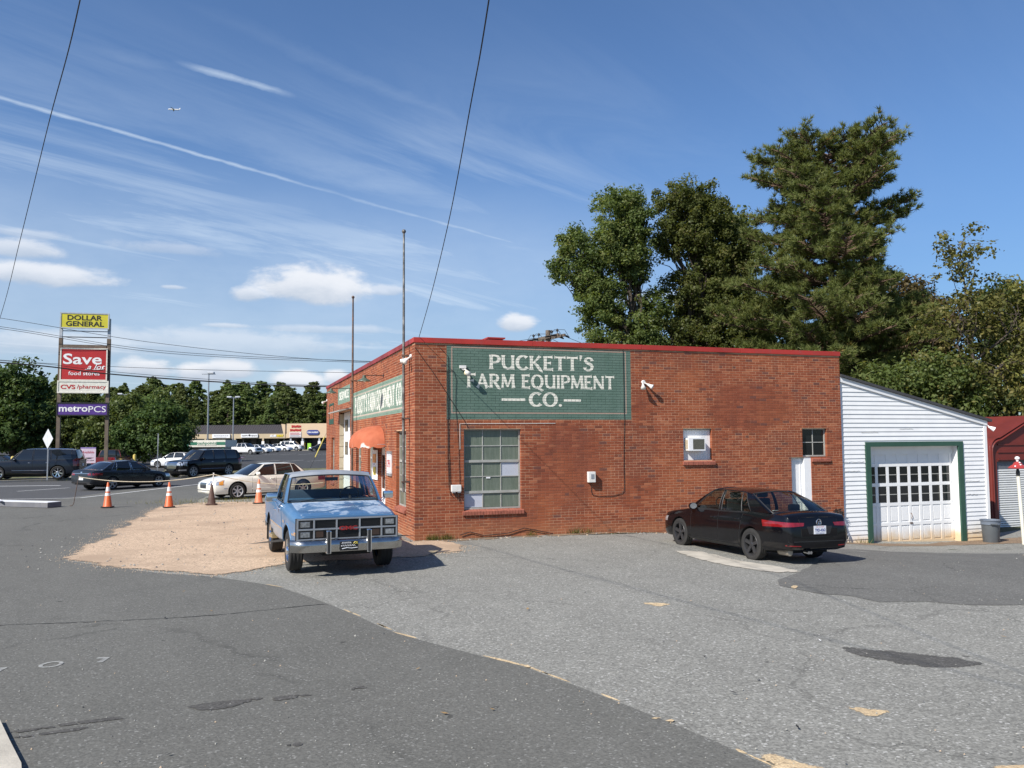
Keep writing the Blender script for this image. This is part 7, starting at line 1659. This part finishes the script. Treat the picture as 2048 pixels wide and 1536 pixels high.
[MB().box((1.3 + .33 * k, -.16, 4.62 + .05 * (k % 2)), (1.56 + .33 * k, -.105, 5.12 - .04 * (k % 3))).build('shop_lettering', M_SRED, SH) for k in range(6)]; [MB().box((1.0 + .33 * k, -.16, 3.88 + .05 * (k % 2)), (1.26 + .33 * k, -.105, 4.36 - .04 * (k % 3))).build('shop_lettering', M_SRED, SH) for k in range(7)]
s4 = MB(); n = 14; P = [(4.9 + .5 * math.cos(a), 3.66 + .48 * math.sin(a)) for a in np.linspace(PI / 2, 3 * PI / 2, n)] + [(6.4 + .5 * math.cos(a), 3.66 + .48 * math.sin(a)) for a in np.linspace(-PI / 2, PI / 2, n)]
s4.prism(P, 'y', -.30, -.105); s4 = s4.build('shop_sign', M_NAVY, SH, fix=True); txt(s4, 'COIN LAUNDRY', .40, 5.65, -.31, 3.66, M_WHITE, bold=.016, width=2.3)
MB().box((4.4, .5, .12), (5.1, .9, 1.45)).build('shop_stand', mat('lime_paper', (.30, .62, .06), .6), SH); MB().box((3.3, .5, .12), (3.9, .9, 1.6)).build('shop_stand', mat('amber_stand', (.55, .30, .03), .6), SH)
BK_ = thing('bank_canopy', 'small drive-up bank canopy with a green and white band reading cashpoints', 'building', (-35.2, 96, gh(-35.2, 96)), R(0)); M_BG = mat('bank_green', (.03, .16, .10), .5)
MB().box((-2.9, 0, 1.75), (2.0, 4, 2.55)).build('canopy', M_IVORY, BK_); MB().box((-2.2, -.02, 1.98), (1.98, -.003, 2.32)).build('band', M_BG, BK_); MB().box((-2.95, -.03, 1.72), (-2.25, 4, 2.58)).build('end_band', M_BG, BK_)
MB().box((-1.25, -.035, 1.93), (.95, -.0205, 2.37)).build('name_panel', M_IVORY, BK_); txt(BK_, 'cashpoints', .46, -.15, -.04, 2.14, M_BG, bold=.012, width=2.15)
MB().box((-1.2, .4, 0), (1.7, 3, 1.75)).build('kiosk', M_SILV, BK_); MB().box((-1.0, .36, .5), (-.2, .40, 1.5)).build('window', M_DARKGLASS, BK_)
for x in (-2.5, 1.7): MB().box((x - .1, .1, 0), (x + .1, .3, 1.75)).build('column', M_BG, BK_)

# ------------------------------------------------------------------ wires
def wire(label, pts, r, n=10):
    P = [Vector(p) for p in pts]; Q = []
    for i in range(len(P) - 1):
        p0, p1, p2, p3 = P[max(i - 1, 0)], P[i], P[i + 1], P[min(i + 2, len(P) - 1)]
        for k in range(n):
            t = k / n; Q.append(.5 * ((2 * p1) + (p2 - p0) * t + (2 * p0 - 5 * p1 + 4 * p2 - p3) * t * t + (3 * p1 - p0 - 3 * p2 + p3) * t ** 3))
    Q.append(P[-1]); return tag(MB().tube(Q, r, 6).build('overhead_wire', M_CABLE, None, smooth=60), label, 'wire', 'overhead wires')
wire('dark wire crossing the upper left sky down to the left edge', [(6.0, -9.0, 6.6), (-1.2, 3.0, 6.95), (-4.83, 9.0, 7.34), (-8.01, 14.0, 7.82), (-12.03, 20.0, 7.34), (-16.19, 26.0, 6.35), (-22.25, 34.0, 4.2)], .0075)
wire('dark wire dropping from the top of the sky to the brick corner', [(2.2, -9.0, 7.2), (0.35, 2.0, 6.25), (-0.18, 7.0, 6.2), (-0.47, 9.5, 6.27), (-0.97, 13.0, 5.95), (-1.59, 16.5, 5.39), (-2.24, 19.85, 4.84)], .007)
wire('thick black cable sagging across the pylon sign to the brick facade', [(-38, 36, 6.9), (-24.83, 40.0, 6.3), (-20.71, 42.0, 5.89), (-16.09, 44.0, 5.6), (-10.27, 46.0, 5.42), (2, 49, 5.6)], .035)
wire('thinner cable just above the thick black cable', [(-38, 36.2, 7.2), (-24.83, 40.0, 6.42), (-20.71, 42.0, 6.02), (-16.09, 44.0, 5.71), (-10.27, 46.0, 5.48), (2, 49, 5.6)], .012)
for l, pts in (('topmost thin power line at the left', [(-50, 56, 13.2), (-37.37, 60, 11.53), (-26.96, 64, 10.01), (-13.74, 70, 9.17), (4, 78, 9.6)]), ('middle power line at the left', [(-50, 56, 12.5), (-37.34, 60, 10.9), (-26.94, 64, 9.47), (-12.89, 70, 9.17), (4, 78, 9.3)]), ('lowest of the three thin power lines at the left', [(-50, 56, 12.3), (-37.34, 60, 10.76), (-26.94, 64, 9.31), (-12.89, 70, 9.04), (4, 78, 9.1)]), ('faint line over the cumulus clouds right of the pylon', [(-50, 60, 9.3), (-32.16, 66, 8.47), (-14.58, 70, 8.2), (4, 76, 8.4)])): wire(l, pts, .018)
UP = thing('utility_pole', 'top of a wooden utility pole with crossarms behind the red coping', 'utility pole', (1.86, 42.0, -.1), R(-62))
MB().tube([(0, 0, 0), (0, 0, 8.05)], [.17, .13], 10).build('pole', M_WOODP, UP, smooth=50)
o = MB().box((-1.35, -.22, 7.60), (1.35, -.13, 7.73)).build('crossarm', M_WOODP, UP); o2 = MB().box((-1.35, .13, 7.60), (1.35, .22, 7.73)).build('crossarm', M_WOODP, UP)
for x in (-1.2, -.65, .65, 1.2):
    MB().lathe([(.02, 7.73), (.02, 7.83), (.06, 7.85), (.065, 7.90), (.03, 7.97), (.002, 7.98)], 10, 'z', (x, -.175, 0)).build('insulator', M_LB, o, smooth=40)
    MB().tube([(x, -.22, 7.66), (x - .02, -.38, 7.64), (x, -.55, 7.60)], [.04, .05, .035], 8).build('strain_insulator', M_LB, o)
    MB().tube([(x, .22, 7.66), (x + .02, .36, 7.63), (x, .52, 7.58)], [.04, .05, .035], 8).build('strain_insulator', M_LB, o2)
    MB().tube([(x, -.55, 7.60), (x, -.35, 7.92), (x, .25, 7.95), (x, .52, 7.58)], .012, 5).build('jumper', M_CABLE, o)
MB().tube([(-.8, -.18, 7.6), (0, -.14, 7.1)], .02, 5).tube([(.8, -.18, 7.6), (0, -.14, 7.1)], .02, 5).build('brace', M_GALV, UP)
wire('thin line running left from the utility pole behind the roof', [(1.2, 42.0, 7.55), (-6, 46, 6.9)], .012); wire('upper line running right from the utility pole into the trees', [(2.5, 42.2, 7.75), (6.5, 44, 6.4)], .012); wire('lower line running right from the utility pole into the trees', [(2.1, 42.2, 7.5), (6.0, 44, 5.9)], .012)
# airliner high up
o = thing('airplane', 'tiny white airliner high in the blue sky', 'airplane', tuple(Vector((0, 0, H)) + _dir(348, 219) * 1500), R(8)); MB().tube([(-9, 0, 0), (-8, 0, 0), (7, 0, 0), (9, 0, .4)], [.3, 1.0, 1.0, .3], 10).build('fuselage', M_WHITE, o); mb = MB(); mb.add([(1.5, 0, 0), (-1.5, 0, 0), (-3.5, 9, .4), (-2.5, 9, .4)], [(0, 1, 2, 3)]); mb.add([(1.5, 0, 0), (-1.5, 0, 0), (-3.5, -9, .4), (-2.5, -9, .4)], [(0, 1, 2, 3)]); mb.build('wing', M_WHITE, o); MB().prism([(7, 0), (9, 0), (10, 3), (8.8, 3)], 'y', -.1, .1).build('tail_fin', M_WHITE, o)

# ------------------------------------------------------------------ trees
def leaf_mat(name, stops, trans=.35):
    m = bpy.data.materials.new(name); m.use_nodes = True; t = NT(m.node_tree); t.n.clear(); out = t.new('ShaderNodeOutputMaterial')
    a = t.new('ShaderNodeAttribute', attribute_name='tint').outputs['Fac']; oi = t.new('ShaderNodeObjectInfo').outputs['Random']
    c = t.ramp(a, stops); hv = t.new('ShaderNodeHueSaturation'); t.l.new(c, hv.inputs['Color']); t.put(hv.inputs['Value'], t.math('ADD', t.math('MULTIPLY', oi, .4), .8)); t.put(hv.inputs['Hue'], t.math('ADD', t.math('MULTIPLY', oi, .03), .485))
    d = t.new('ShaderNodeBsdfDiffuse'); tr = t.new('ShaderNodeBsdfTranslucent'); g = t.new('ShaderNodeBsdfGlossy'); g.inputs['Roughness'].default_value = .45; g.inputs[0].default_value = (.6, .6, .6, 1)
    t.l.new(hv.outputs[0], d.inputs[0]); t.l.new(t.mix(1.0, hv.outputs[0], (1.3, 1.25, .6), 'MULTIPLY'), tr.inputs[0])
    m1 = t.new('ShaderNodeMixShader'); m1.inputs[0].default_value = trans; t.l.new(d.outputs[0], m1.inputs[1]); t.l.new(tr.outputs[0], m1.inputs[2])
    m2 = t.new('ShaderNodeMixShader'); m2.inputs[0].default_value = .015; t.l.new(m1.outputs[0], m2.inputs[1]); t.l.new(g.outputs[0], m2.inputs[2]); t.l.new(m2.outputs[0], out.inputs[0]); return m
L_OAK = leaf_mat('oak_leaves', [(0, (.072, .100, .030)), (.45, (.128, .164, .050)), (.8, (.185, .208, .074)), (1, (.26, .235, .095))], .5)
L_PINE = leaf_mat('pine_needles', [(0, (.060, .082, .026)), (.5, (.145, .175, .056)), (.85, (.22, .225, .082)), (1, (.36, .22, .085))], .35)
L_DARK = leaf_mat('dark_leaves', [(0, (.034, .054, .018)), (.5, (.066, .098, .031)), (.9, (.105, .132, .046)), (1, (.10, .10, .035))])
L_WOOD = leaf_mat('far_wood_leaves', [(0, (.070, .100, .032)), (.5, (.118, .155, .050)), (.9, (.165, .190, .072)), (1, (.11, .10, .04))])
L_YEL = leaf_mat('yellowing_leaves', [(0, (.075, .088, .024)), (.4, (.13, .138, .040)), (.8, (.22, .20, .06)), (1, (.36, .30, .12))])
L_RED = leaf_mat('rusty_leaves', [(0, (.07, .065, .028)), (.5, (.13, .095, .042)), (.8, (.17, .11, .055)), (1, (.12, .13, .045))])
M_BARK = mat('bark', (.075, .058, .045), .95, 0, .35, 3, .5, 12); M_BARKP = mat('pine_bark', (.12, .075, .052), .95, 0, .35, 3, .5, 10)
def leaves(cent, rad, per, size, seed, flat=.75, drop=.0):
    """leaf quads scattered round cluster centres (N,3); rad (N,) cluster radius"""
    g = np.random.default_rng(seed); N = len(cent) * per
    c = np.repeat(cent, per, 0); r_ = np.repeat(rad, per)
    d = g.normal(size=(N, 3)); d /= np.linalg.norm(d, axis=1)[:, None]; p = c + d * (r_ * g.random(N) ** .45)[:, None] * np.array([1, 1, flat])
    n = d * 1.1 + g.normal(size=(N, 3)) * .55 + np.array([0, 0, .45]); n /= np.linalg.norm(n, axis=1)[:, None]
    a = np.cross(n, g.normal(size=(N, 3))); a /= np.linalg.norm(a, axis=1)[:, None]; b = np.cross(n, a); s = (size * (.6 + .8 * g.random(N)))[:, None]
    V = np.stack([p - a * s * .9, p + b * s * .55, p + a * s * .9 - n * s * .15, p - b * s * .55], 1).reshape(-1, 3)
    Q = np.arange(N * 4).reshape(N, 4); ct = np.repeat(g.random(len(cent)), per)
    tint = np.clip(.30 * g.random(N) + .55 * ct + .12 * g.normal(size=N), 0, 1); return V, Q, np.repeat(tint, 4)
def blob_clusters(blobs, n, seed, shell=.55):
    g = np.random.default_rng(seed); w = np.array([b[3] * b[4] * b[5] for b in blobs]) ** .67; w /= w.sum(); C = []
    for b, k in zip(blobs, (w * n).astype(int) + 1):
        d = g.normal(size=(k, 3)); d /= np.linalg.norm(d, axis=1)[:, None]; r_ = shell + (1 - shell) * g.random(k) ** .6
        lump = 1 + .16 * np.sin(d[:, 0] * 5 + b[0]) + .14 * np.sin(d[:, 2] * 6 + b[1]) + .12 * np.sin(d[:, 1] * 7)
        C.append(np.array(b[:3]) + d * (r_ * lump)[:, None] * np.array(b[3:6]))
    return np.concatenate(C)
def limb_path(a, b, n, wob, g, droop=0):
    a, b = Vector(a), Vector(b); out = []
    for i in range(n + 1):
        t = i / n; p = a.lerp(b, t) + Vector((g.uniform(-wob, wob), g.uniform(-wob, wob), g.uniform(-wob, wob) * .5)) * math.sin(PI * t); p.z += droop * math.sin(PI * t); out.append(p)
    return out
def tree(name, label, base, blobs, nclus, crad, per, size, leafm, barkm, tr_r, seed, fork=.35, group=None, cat='tree', limbs=True, shell=.55, flat=.75, twig=0):
    """blobs in world space (x, y, z, rx, ry, rz); base the foot of the trunk"""
    t = thing(name, label, cat, base, 0, group); B = Vector(base); g = random.Random(seed)
    bl = [(b[0] - B.x, b[1] - B.y, b[2] - B.z, b[3], b[4], b[5]) for b in blobs]
    top = max(bl, key=lambda b: b[2]); fz = fork * (top[2] + top[5]); mb = MB()
    fp = Vector((g.uniform(-.3, .3), g.uniform(-.3, .3), fz)); mb.tube(limb_path((0, 0, -.2), fp, 5, .15, g), [tr_r * (1.25 - .5 * i / 5) for i in range(6)], 9)
    C = blob_clusters(bl, nclus, seed, shell)
    if limbs:
        for b in bl:
            e = Vector(b[:3]) + Vector((0, 0, b[5] * .4)); P = limb_path(fp, e, 7, .5, g); mb.tube(P, [tr_r * (.62 - .52 * i / 7) for i in range(8)], 7)
            idx = [i for i in range(len(C)) if (Vector(C[i]) - Vector(b[:3])).length < max(b[3:6])]
            for i in g.sample(idx, min(len(idx), 9 + twig)): 
                q = P[g.randrange(3, 8)]; P2 = limb_path(q, C[i], 4, .25, g, .1); mb.tube(P2, [tr_r * .16, tr_r * .12, tr_r * .09, tr_r * .06, tr_r * .03], 5, caps=False)
    mb.build('trunk', barkm, t, smooth=60)
    gg = np.random.default_rng(seed + 1); V, Q, ti = leaves(C, crad * (.6 + .8 * gg.random(len(C))), per, size, seed, flat)
    link('crown', np_mesh('crown', V, Q, leafm, None, ti), t); return t
OAKS = 'broadleaf trees behind the brick building'
tree('oak_tree', 'tall green oak leaning left above the coping', (7.6, 48, 0), [(6.3, 48, 15.6, 1.25, 1.8, 1.9), (7.3, 48.4, 15.0, 1.1, 1.8, 1.9), (5.9, 48, 13.4, 1.1, 1.8, 1.4), (3.7, 47.5, 13.5, 1.0, 1.5, 1.4), (2.9, 47.5, 12.3, .6, 1.0, .8), (4.6, 47.6, 12.4, 1.0, 1.5, 1.3), (5.4, 47.8, 10.7, 1.2, 1.8, 1.5), (7.3, 48.3, 12.3, .8, 1.6, 1.2), (5.8, 47.5, 8.2, 1.7, 2.0, 1.8), (7.9, 48, 7.2, 1.4, 2.0, 1.8), (6.6, 47.6, 5.8, 2.0, 1.8, 1.5), (6.6, 48.2, 13.9, 1.4, 1.8, 1.6), (8.3, 48.6, 9.9, 1.0, 1.6, 1.3), (4.6, 47.6, 10.9, 1.1, 1.5, 1.3)], 900, .50, 92, .088, L_OAK, M_BARK, .30, 11, .38, OAKS, shell=.45, twig=8)
tree('oak_tree', 'second tall oak with a lighter rounded top beside the pine', (11.2, 50, 0), [(10.0, 50, 16.9, 1.1, 1.8, 1.4), (11.6, 50.3, 17.0, 1.2, 1.8, 1.3), (12.8, 50.5, 15.7, 1.2, 1.8, 1.7), (9.6, 50, 14.6, .9, 1.6, 1.4), (11.2, 50, 14.4, 1.2, 1.8, 1.4), (13.6, 51, 13.0, 1.4, 1.8, 2.0), (10.4, 50, 11.2, 1.3, 1.8, 1.6), (12.3, 50, 10.6, 1.4, 2.0, 1.7), (9.7, 49.5, 8.2, 1.5, 2.0, 1.8), (12.0, 50, 7.6, 1.9, 2.0, 2.0), (11.0, 49.5, 5.8, 2.4, 1.8, 1.5), (14.6, 50.5, 9.6, 1.6, 1.8, 2.4), (12.2, 50.2, 13.0, 1.3, 1.8, 1.6), (14.6, 51, 14.2, 1.2, 1.6, 1.6), (11.0, 50.2, 15.6, 1.9, 1.8, 1.9)], 1060, .50, 88, .088, L_OAK, M_BARK, .30, 12, .42, OAKS, shell=.45, twig=8)
tree('young_tree', 'small green treetop just above the coping left of the oaks', (3.9, 44, 0), [(3.7, 44, 6.0, .75, .8, 1.6), (4.6, 44, 5.6, .8, .8, 1.3), (5.6, 44.5, 6.0, 1.0, .9, 1.3)], 130, .42, 60, .10, L_OAK, M_BARK, .10, 13, .5)
tree('oak_tree', 'dark green oak filling the gap behind the pine\'s left side', (15.0, 56, 0), [(14.6, 56, 15.2, 2.2, 2.2, 3.0), (13.8, 56, 11.0, 2.6, 2.4, 3.0), (15.0, 56, 7.5, 4.0, 2.5, 3.0)], 480, .70, 60, .15, L_OAK, M_BARK, .28, 14, .4, OAKS)
# the big pine
def pine(name, label, base, height, whorls, seed, tuft=.30, blades=15, group=None, rr_=.34):
    t = thing(name, label, 'tree', base, 0, group); g = random.Random(seed); gn = np.random.default_rng(seed); mb = MB()
    tp = limb_path((0, 0, -.2), (.35, 0, height * .97), 12, .22, g); rs = [rr_ * (1 - .9 * (i / 12) ** .9) + .02 for i in range(13)]; mb.tube(tp, rs, 10)
    def on(z): 
        k = min(max(z / (height * .97), 0), 1) * 12; i = min(int(k), 11); return tp[i].lerp(tp[i + 1], k - i)
    tufts = []; dirs = []
    for (z, L, az, rise) in whorls:
        a = on(z); e = a + Vector((math.cos(az) * L, math.sin(az) * L, rise)); P = limb_path(a, e, 6, .18, g, -.25 if rise < 1 else 0); mb.tube(P, [rr_ * .30 * (1 - .8 * i / 6) * min(1, L / 3.5 + .3) for i in range(7)], 6)
        nsub = int(6 + L * 5.4)
        for k in range(nsub):
            f = .25 + .75 * (k + .5) / nsub; i = min(int(f * 6), 5); q = P[i].lerp(P[i + 1], f * 6 - i); sd = 1 if k % 2 else -1
            ln = (.42 + .65 * g.random()) * (1.2 - .6 * f) * min(1.6, .5 + L * .32); an = az + sd * g.uniform(.5, 1.25); e2 = q + Vector((math.cos(an) * ln, math.sin(an) * ln, g.uniform(-.05, .45) * ln + .08)); mb.tube([q, q.lerp(e2, .5) + Vector((0, 0, .03)), e2], [.03, .022, .012], 5, caps=False)
            for s_ in range(3 + int(ln * 4.0)): 
                w = q.lerp(e2, .35 + .65 * (s_ + 1) / (3 + int(ln * 4.0))) + Vector((g.uniform(-.16, .16), g.uniform(-.16, .16), g.uniform(-.06, .2))); tufts.append(w); d = (e2 - q).normalized() + Vector((g.uniform(-.5, .5), g.uniform(-.5, .5), .55)); dirs.append(d.normalized())
    mb.build('trunk', M_BARKP, t, smooth=60)
    T = np.array([tuple(v) for v in tufts]); D = np.array([tuple(v) for v in dirs]); N = len(T); r_ = gn.normal(size=(N, blades, 3)) * .62 + D[:, None, :] * .95; r_ /= np.linalg.norm(r_, axis=2)[:, :, None]
    ln = tuft * (.75 + .5 * gn.random((N, blades, 1))); sd = np.cross(r_, gn.normal(size=(N, blades, 3))); sd /= np.linalg.norm(sd, axis=2)[:, :, None]; w = .020
    o = T[:, None, :] + r_ * .02; V = np.stack([o - sd * w, o + sd * w, o + r_ * ln], 2).reshape(-1, 3); Q = np.arange(N * blades * 3).reshape(-1, 3)
    ti = np.repeat(np.clip(.25 + .35 * gn.random(N)[:, None] + .25 * gn.random((N, blades)) + .25 * (gn.random((N, 1)) > .975), 0, 1).ravel(), 3); link('crown', np_mesh('crown', V, Q, L_PINE, None, ti), t); return t, N
g = random.Random(4); wh = []
for k in range(150):                                    # limbs, longer where the photographed crown is wide
    f = (k + .5) / 150; z = 3.4 + 15.1 * f; az = k * 2.399 + g.uniform(-.3, .3); c = math.cos(az)
    env = float(np.interp(z, [3, 5, 8, 10.5, 12, 13.5, 15, 16.5, 18, 18.8, 19.3], [5.0, 5.6, 5.4, 5.9, 4.4, 3.9, 4.3, 4.3, 3.9, 3.0, 2.0])); 
    if 12.3 < z < 14.2 and c > .3: env = 4.9
    if 14.6 < z < 16.0 and c > .4: env = 3.5
    if 10.0 < z < 12.2 and c > .2: env = 3.2
    if c < -.2 and z < 15.5: env *= 1.14
    if 13.2 < z < 14.4 and c > .1 and k % 3: env = 2.2
    wh.append((z, env * g.uniform(.42, 1.0), az, g.uniform(.1, .7) + 0.8 * max(0, f - .6)))
pine('pine_tree', 'huge loblolly pine towering over the white annex', (16.9, 44.0, -.4), 18.6, wh, 21, tuft=.28, blades=18)
# the mixed trees to the right
tree('yellow_tree', 'thin yellowing tree with bare twigs right of the pine', (21.0, 37.5, -.6), [(20.7, 37.5, 10.6, 1.5, 1.2, 1.6), (20.3, 37.3, 7.6, 2.0, 1.5, 1.6), (22.9, 37.8, 7.9, 1.9, 1.5, 1.9), (20.2, 37.0, 5.2, 2.0, 1.4, 1.4), (22.6, 37.0, 5.2, 2.2, 1.4, 1.6)], 210, .55, 34, .095, L_YEL, M_BARK, .13, 31, .4, shell=.3, twig=14)
tree('yellow_tree', 'yellow leaved tree cut by the right edge above the red garage', (24.4, 38.5, -.6), [(24.2, 38.5, 8.4, 1.7, 1.5, 1.7), (23.9, 38, 5.6, 1.9, 1.4, 1.7), (25.5, 38.5, 6.4, 2.0, 1.5, 2.2)], 190, .55, 44, .095, L_YEL, M_BARK, .14, 32, .4, shell=.35, twig=10)
tree('undergrowth_tree', 'green shrubby tree behind the annex roof below the pine', (18.6, 36.5, -.5), [(18.0, 37, 4.6, 1.9, 1.3, 1.7), (19.5, 37, 4.2, 1.8, 1.4, 1.8), (16.6, 37.0, 4.4, 1.3, 1.2, 1.4)], 220, .55, 60, .095, L_OAK, M_BARK, .12, 33, .4)
tree('rusty_tree', 'brownish red tree between the pine and the yellow tree', (25.9, 58, -.4), [(26.8, 58, 12.2, 2.4, 2, 1.9), (25.5, 58, 8.6, 3.0, 2, 2.8), (29.0, 58, 10.4, 2.4, 2, 2.6)], 330, .75, 46, .13, L_RED, M_BARK, .2, 34, .4)
tree('evergreen_tree', 'dark evergreen tree at the right edge behind the yellow leaves', (36.0, 60, -.4), [(35.8, 60, 11.4, 2.8, 2.2, 2.4), (33.6, 60, 9.0, 3.2, 2.4, 2.8), (37.8, 60, 8.4, 3.2, 2.4, 4.2), (33, 60, 4.2, 3.4, 2.4, 3.0), (37, 60, 3.5, 3.6, 2.4, 3.0)], 620, .85, 50, .17, L_DARK, M_BARK, .3, 35, .3)
tree('evergreen_tree', 'dark green tree behind the rusty tree and annex', (29.5, 62, -.4), [(30.0, 62, 10.4, 3.0, 2.2, 2.8), (27.5, 61, 5.6, 3.4, 2.2, 3.2), (31.0, 62, 5.4, 3.4, 2.2, 3.2), (24.6, 60, 5.0, 3.0, 2, 3.0)], 560, .85, 50, .17, L_DARK, M_BARK, .3, 36, .3)
tree('evergreen_tree', 'dark tree low behind the pine trunk and annex ridge', (20.5, 58, -.4), [(19.5, 58, 6.5, 3.4, 2.2, 3.4), (22.5, 58, 7.5, 2.8, 2.2, 3.4), (17.0, 58, 5, 3.0, 2.2, 3)], 460, .85, 50, .17, L_DARK, M_BARK, .3, 37, .3)
# trees around the pylon sign
tree('dark_tree', 'big dark tree at the far left behind the slate SUV', (-50.5, 84, 0), [(-50.4, 84, 7.6, 3.4, 3, 3.0), (-48.6, 83, 4.6, 2.6, 2.6, 2.4), (-52.8, 84, 4.8, 3.4, 3, 3.2), (-50.6, 83, 3.2, 3.6, 2.6, 1.6)], 620, .8, 46, .20, L_DARK, M_BARK, .35, 41, .22)
tree('dark_tree', 'round dark tree left of the black SUV hiding the shops\' end', (-33.6, 80, 0), [(-33.7, 80, 4.7, 2.2, 2.2, 1.6), (-32.4, 79.5, 2.9, 1.9, 2.0, 1.4), (-36.0, 80, 3.2, 2.3, 2.2, 1.8), (-34, 79.5, 2.4, 2.9, 2.2, 1.0)], 460, .60, 46, .16, L_DARK, M_BARK, .16, 42, .25)
tree('dark_tree', 'dark tree behind the pylon posts', (-40.4, 86, 0), [(-40.3, 86, 4.8, 2.6, 2.4, 2.4), (-38.2, 86, 3.2, 2.4, 2.2, 1.9), (-42.2, 86, 3.2, 2.2, 2.2, 2.0)], 420, .7, 46, .18, L_WOOD, M_BARK, .18, 43, .25)
for k, (x, y, h_) in enumerate(((-45.5, 100, 8.0), (-48.0, 112, 9.6), (-55.5, 118, 9.6), (-61, 112, 10.4), (-70, 118, 11))):
    tree('park_tree', ('lighter green tree right of the pylon in front of the wood', 'broad green tree behind the red sign panel', 'green tree left of the pylon\'s left post', 'green tree above the slate SUV\'s bonnet', 'green tree at the left edge before the wood')[k], (x, y, gh(x, y)), [(x, y, h_ * .66, 3.2, 2.8, h_ * .34), (x - 2.2, y, h_ * .44, 2.8, 2.6, h_ * .3), (x + 2.3, y, h_ * .42, 2.8, 2.6, h_ * .3)], 330, .85, 40, .22, L_WOOD, M_BARK, .2, 50 + k, .25)
# the wood beyond the shops: every treetop its own tree, a few crowns shared
def crown_variant(seed, conic):
    g = np.random.default_rng(seed); n = 380; z = g.random(n) ** .8; r_ = (1 - z) ** (.85 if conic else .50) * (.25 if conic else .29) * (.55 + .45 * g.random(n) ** .5) * (1 + .25 * np.sin(z * 17 + seed)); a = g.random(n) * 2 * PI; r_ = r_ * (1 + .32 * np.sin(2 * a + seed + 9 * z)) * (1 + .22 * np.sin(5 * a + 13 * z)); z = np.clip(z + g.normal(size=n) * .022, 0, 1.04)
    C = np.stack([r_ * np.cos(a), r_ * np.sin(a), .16 + .84 * z], 1); return leaves(C * np.array([16., 16., 16.]), (.38 + .50 * (1 - z)) * (.6 + .7 * g.random(n)), 30, .25, seed, .7)
VAR = []
for k in range(5):
    V, Q, ti = crown_variant(70 + k, k in (0, 3)); VAR.append(np_mesh('crown', V, Q, L_WOOD, None, ti))
tkm = MB(); tkm.tube([(0, 0, -.5), (.1, 0, 6), (0, .1, 14)], [.35, .28, .06], 7); tko = tkm.build('trunk', M_BARK, None); TKM = tko.data; bpy.data.objects.remove(tko)
g = random.Random(9); n = 0
for row, (y0, hh, step) in enumerate(((186, 13.0, 3.9), (197, 14.8, 3.9), (209, 16.2, 4.2))):
    x = -150 + row * 1.7
    while x < 0:
        y = y0 + g.uniform(-3, 3); s_ = hh * g.uniform(.78, 1.12) / 16.0 * (1.12 if x < -105 else 1.0)
        t = bpy.data.objects.new('wood_tree', None); COL.objects.link(t); t.location = (x, y, .5); t.rotation_euler = (0, 0, g.uniform(0, 6.28)); t.scale = (s_ * g.uniform(1.05, 1.5), s_ * g.uniform(1.05, 1.5), s_)
        tag(t, 'green tree crowded into the wood that lines the horizon behind the shops', 'tree', 'trees of the wood behind the shops'); link('trunk', TKM, t); link('crown', VAR[(n * 3 + row) % 5], t); n += 1; x += step * g.uniform(.8, 1.2)
# scraps and dead leaves on the asphalt
mb = MB(); rl = random.Random(8)
for (x, y, m_) in [(3.55, 9.78, 0), (3.66, 9.76, 2), (5.75, 9.9, 1), (-5.75, 9.3, 1), (-4.2, 11.7, 1), (0.2, 12.2, 2), (-0.6, 7.3, 1), (-2.6, 6.4, 2), (1.1, 12.9, 2), (2.3, 6.9, 2)] + [(rl.uniform(-.5, .5) * q, q, rl.choice((1, 1, 2))) for q in [rl.uniform(6.5, 17) for _ in range(12)]]:
    a = rl.uniform(0, PI); L_ = rl.uniform(.02, .045) * (1.3 if m_ == 0 else 1); w_ = L_ * rl.uniform(.2, .6); c, s_ = math.cos(a), math.sin(a); z = gh(x, y) + .021
    mb.quad((x - c * L_, y - s_ * L_, z), (x + s_ * w_, y - c * w_, z + .006), (x + c * L_, y + s_ * L_, z + .012), (x - s_ * w_, y + c * w_, z + .004), m_)
tag(mb.build('litter', [M_WHITE, mat('dead_leaf', (.30, .19, .08), .9), M_CABLE]), kind='stuff')
# weeds along the wall foot and kerbs
def weeds(name, spots, m, seed, h_):
    g = np.random.default_rng(seed); P = []
    for (x, y, sx, sy, n_) in spots: P.append(np.stack([x + g.normal(size=n_) * sx, y + g.normal(size=n_) * sy], 1))
    P = np.concatenate(P); N = len(P); z = np.array([gh(a, b) for a, b in P]) + .02; an = g.random(N) * 6.28; L = h_ * (.4 + .9 * g.random(N)); ln = g.normal(size=(N, 2)) * .4
    o = np.stack([P[:, 0], P[:, 1], z], 1); sdv = np.stack([np.cos(an), np.sin(an), 0 * an], 1) * .006; tip = o + np.stack([ln[:, 0] * L, ln[:, 1] * L, L], 1)
    V = np.stack([o - sdv, o + sdv, tip], 1).reshape(-1, 3); me = np_mesh(name, V, np.arange(N * 3).reshape(N, 3), m, None, np.repeat(g.random(N), 3)); return tag(link(name, me), kind='stuff')
sp = [(*bw(s_, -.06)[:2], .10, .04, n_) for s_, n_ in ((.45, 160), (.75, 120), (2.9, 40), (4.1, 60), (4.4, 40), (9.5, 40), (13.0, 30))]
weeds('wall_weeds', sp, L_YEL, 5, .14)
weeds('grass', [(x_, y_, 1.4, .5, 260) for x_, y_ in ((-10.2, 33.5), (-9.0, 33.6), (-12.2, 32.2))] + [(-33 + 2.4 * k, 52.5 + (max(0, k - 1)) * 1.45, 1.4, .8, 260) for k in range(9)] + [(-16 - k * 1.2, 68 - k * .5, 1.2, .8, 160) for k in range(6)], L_YEL, 6, .16)
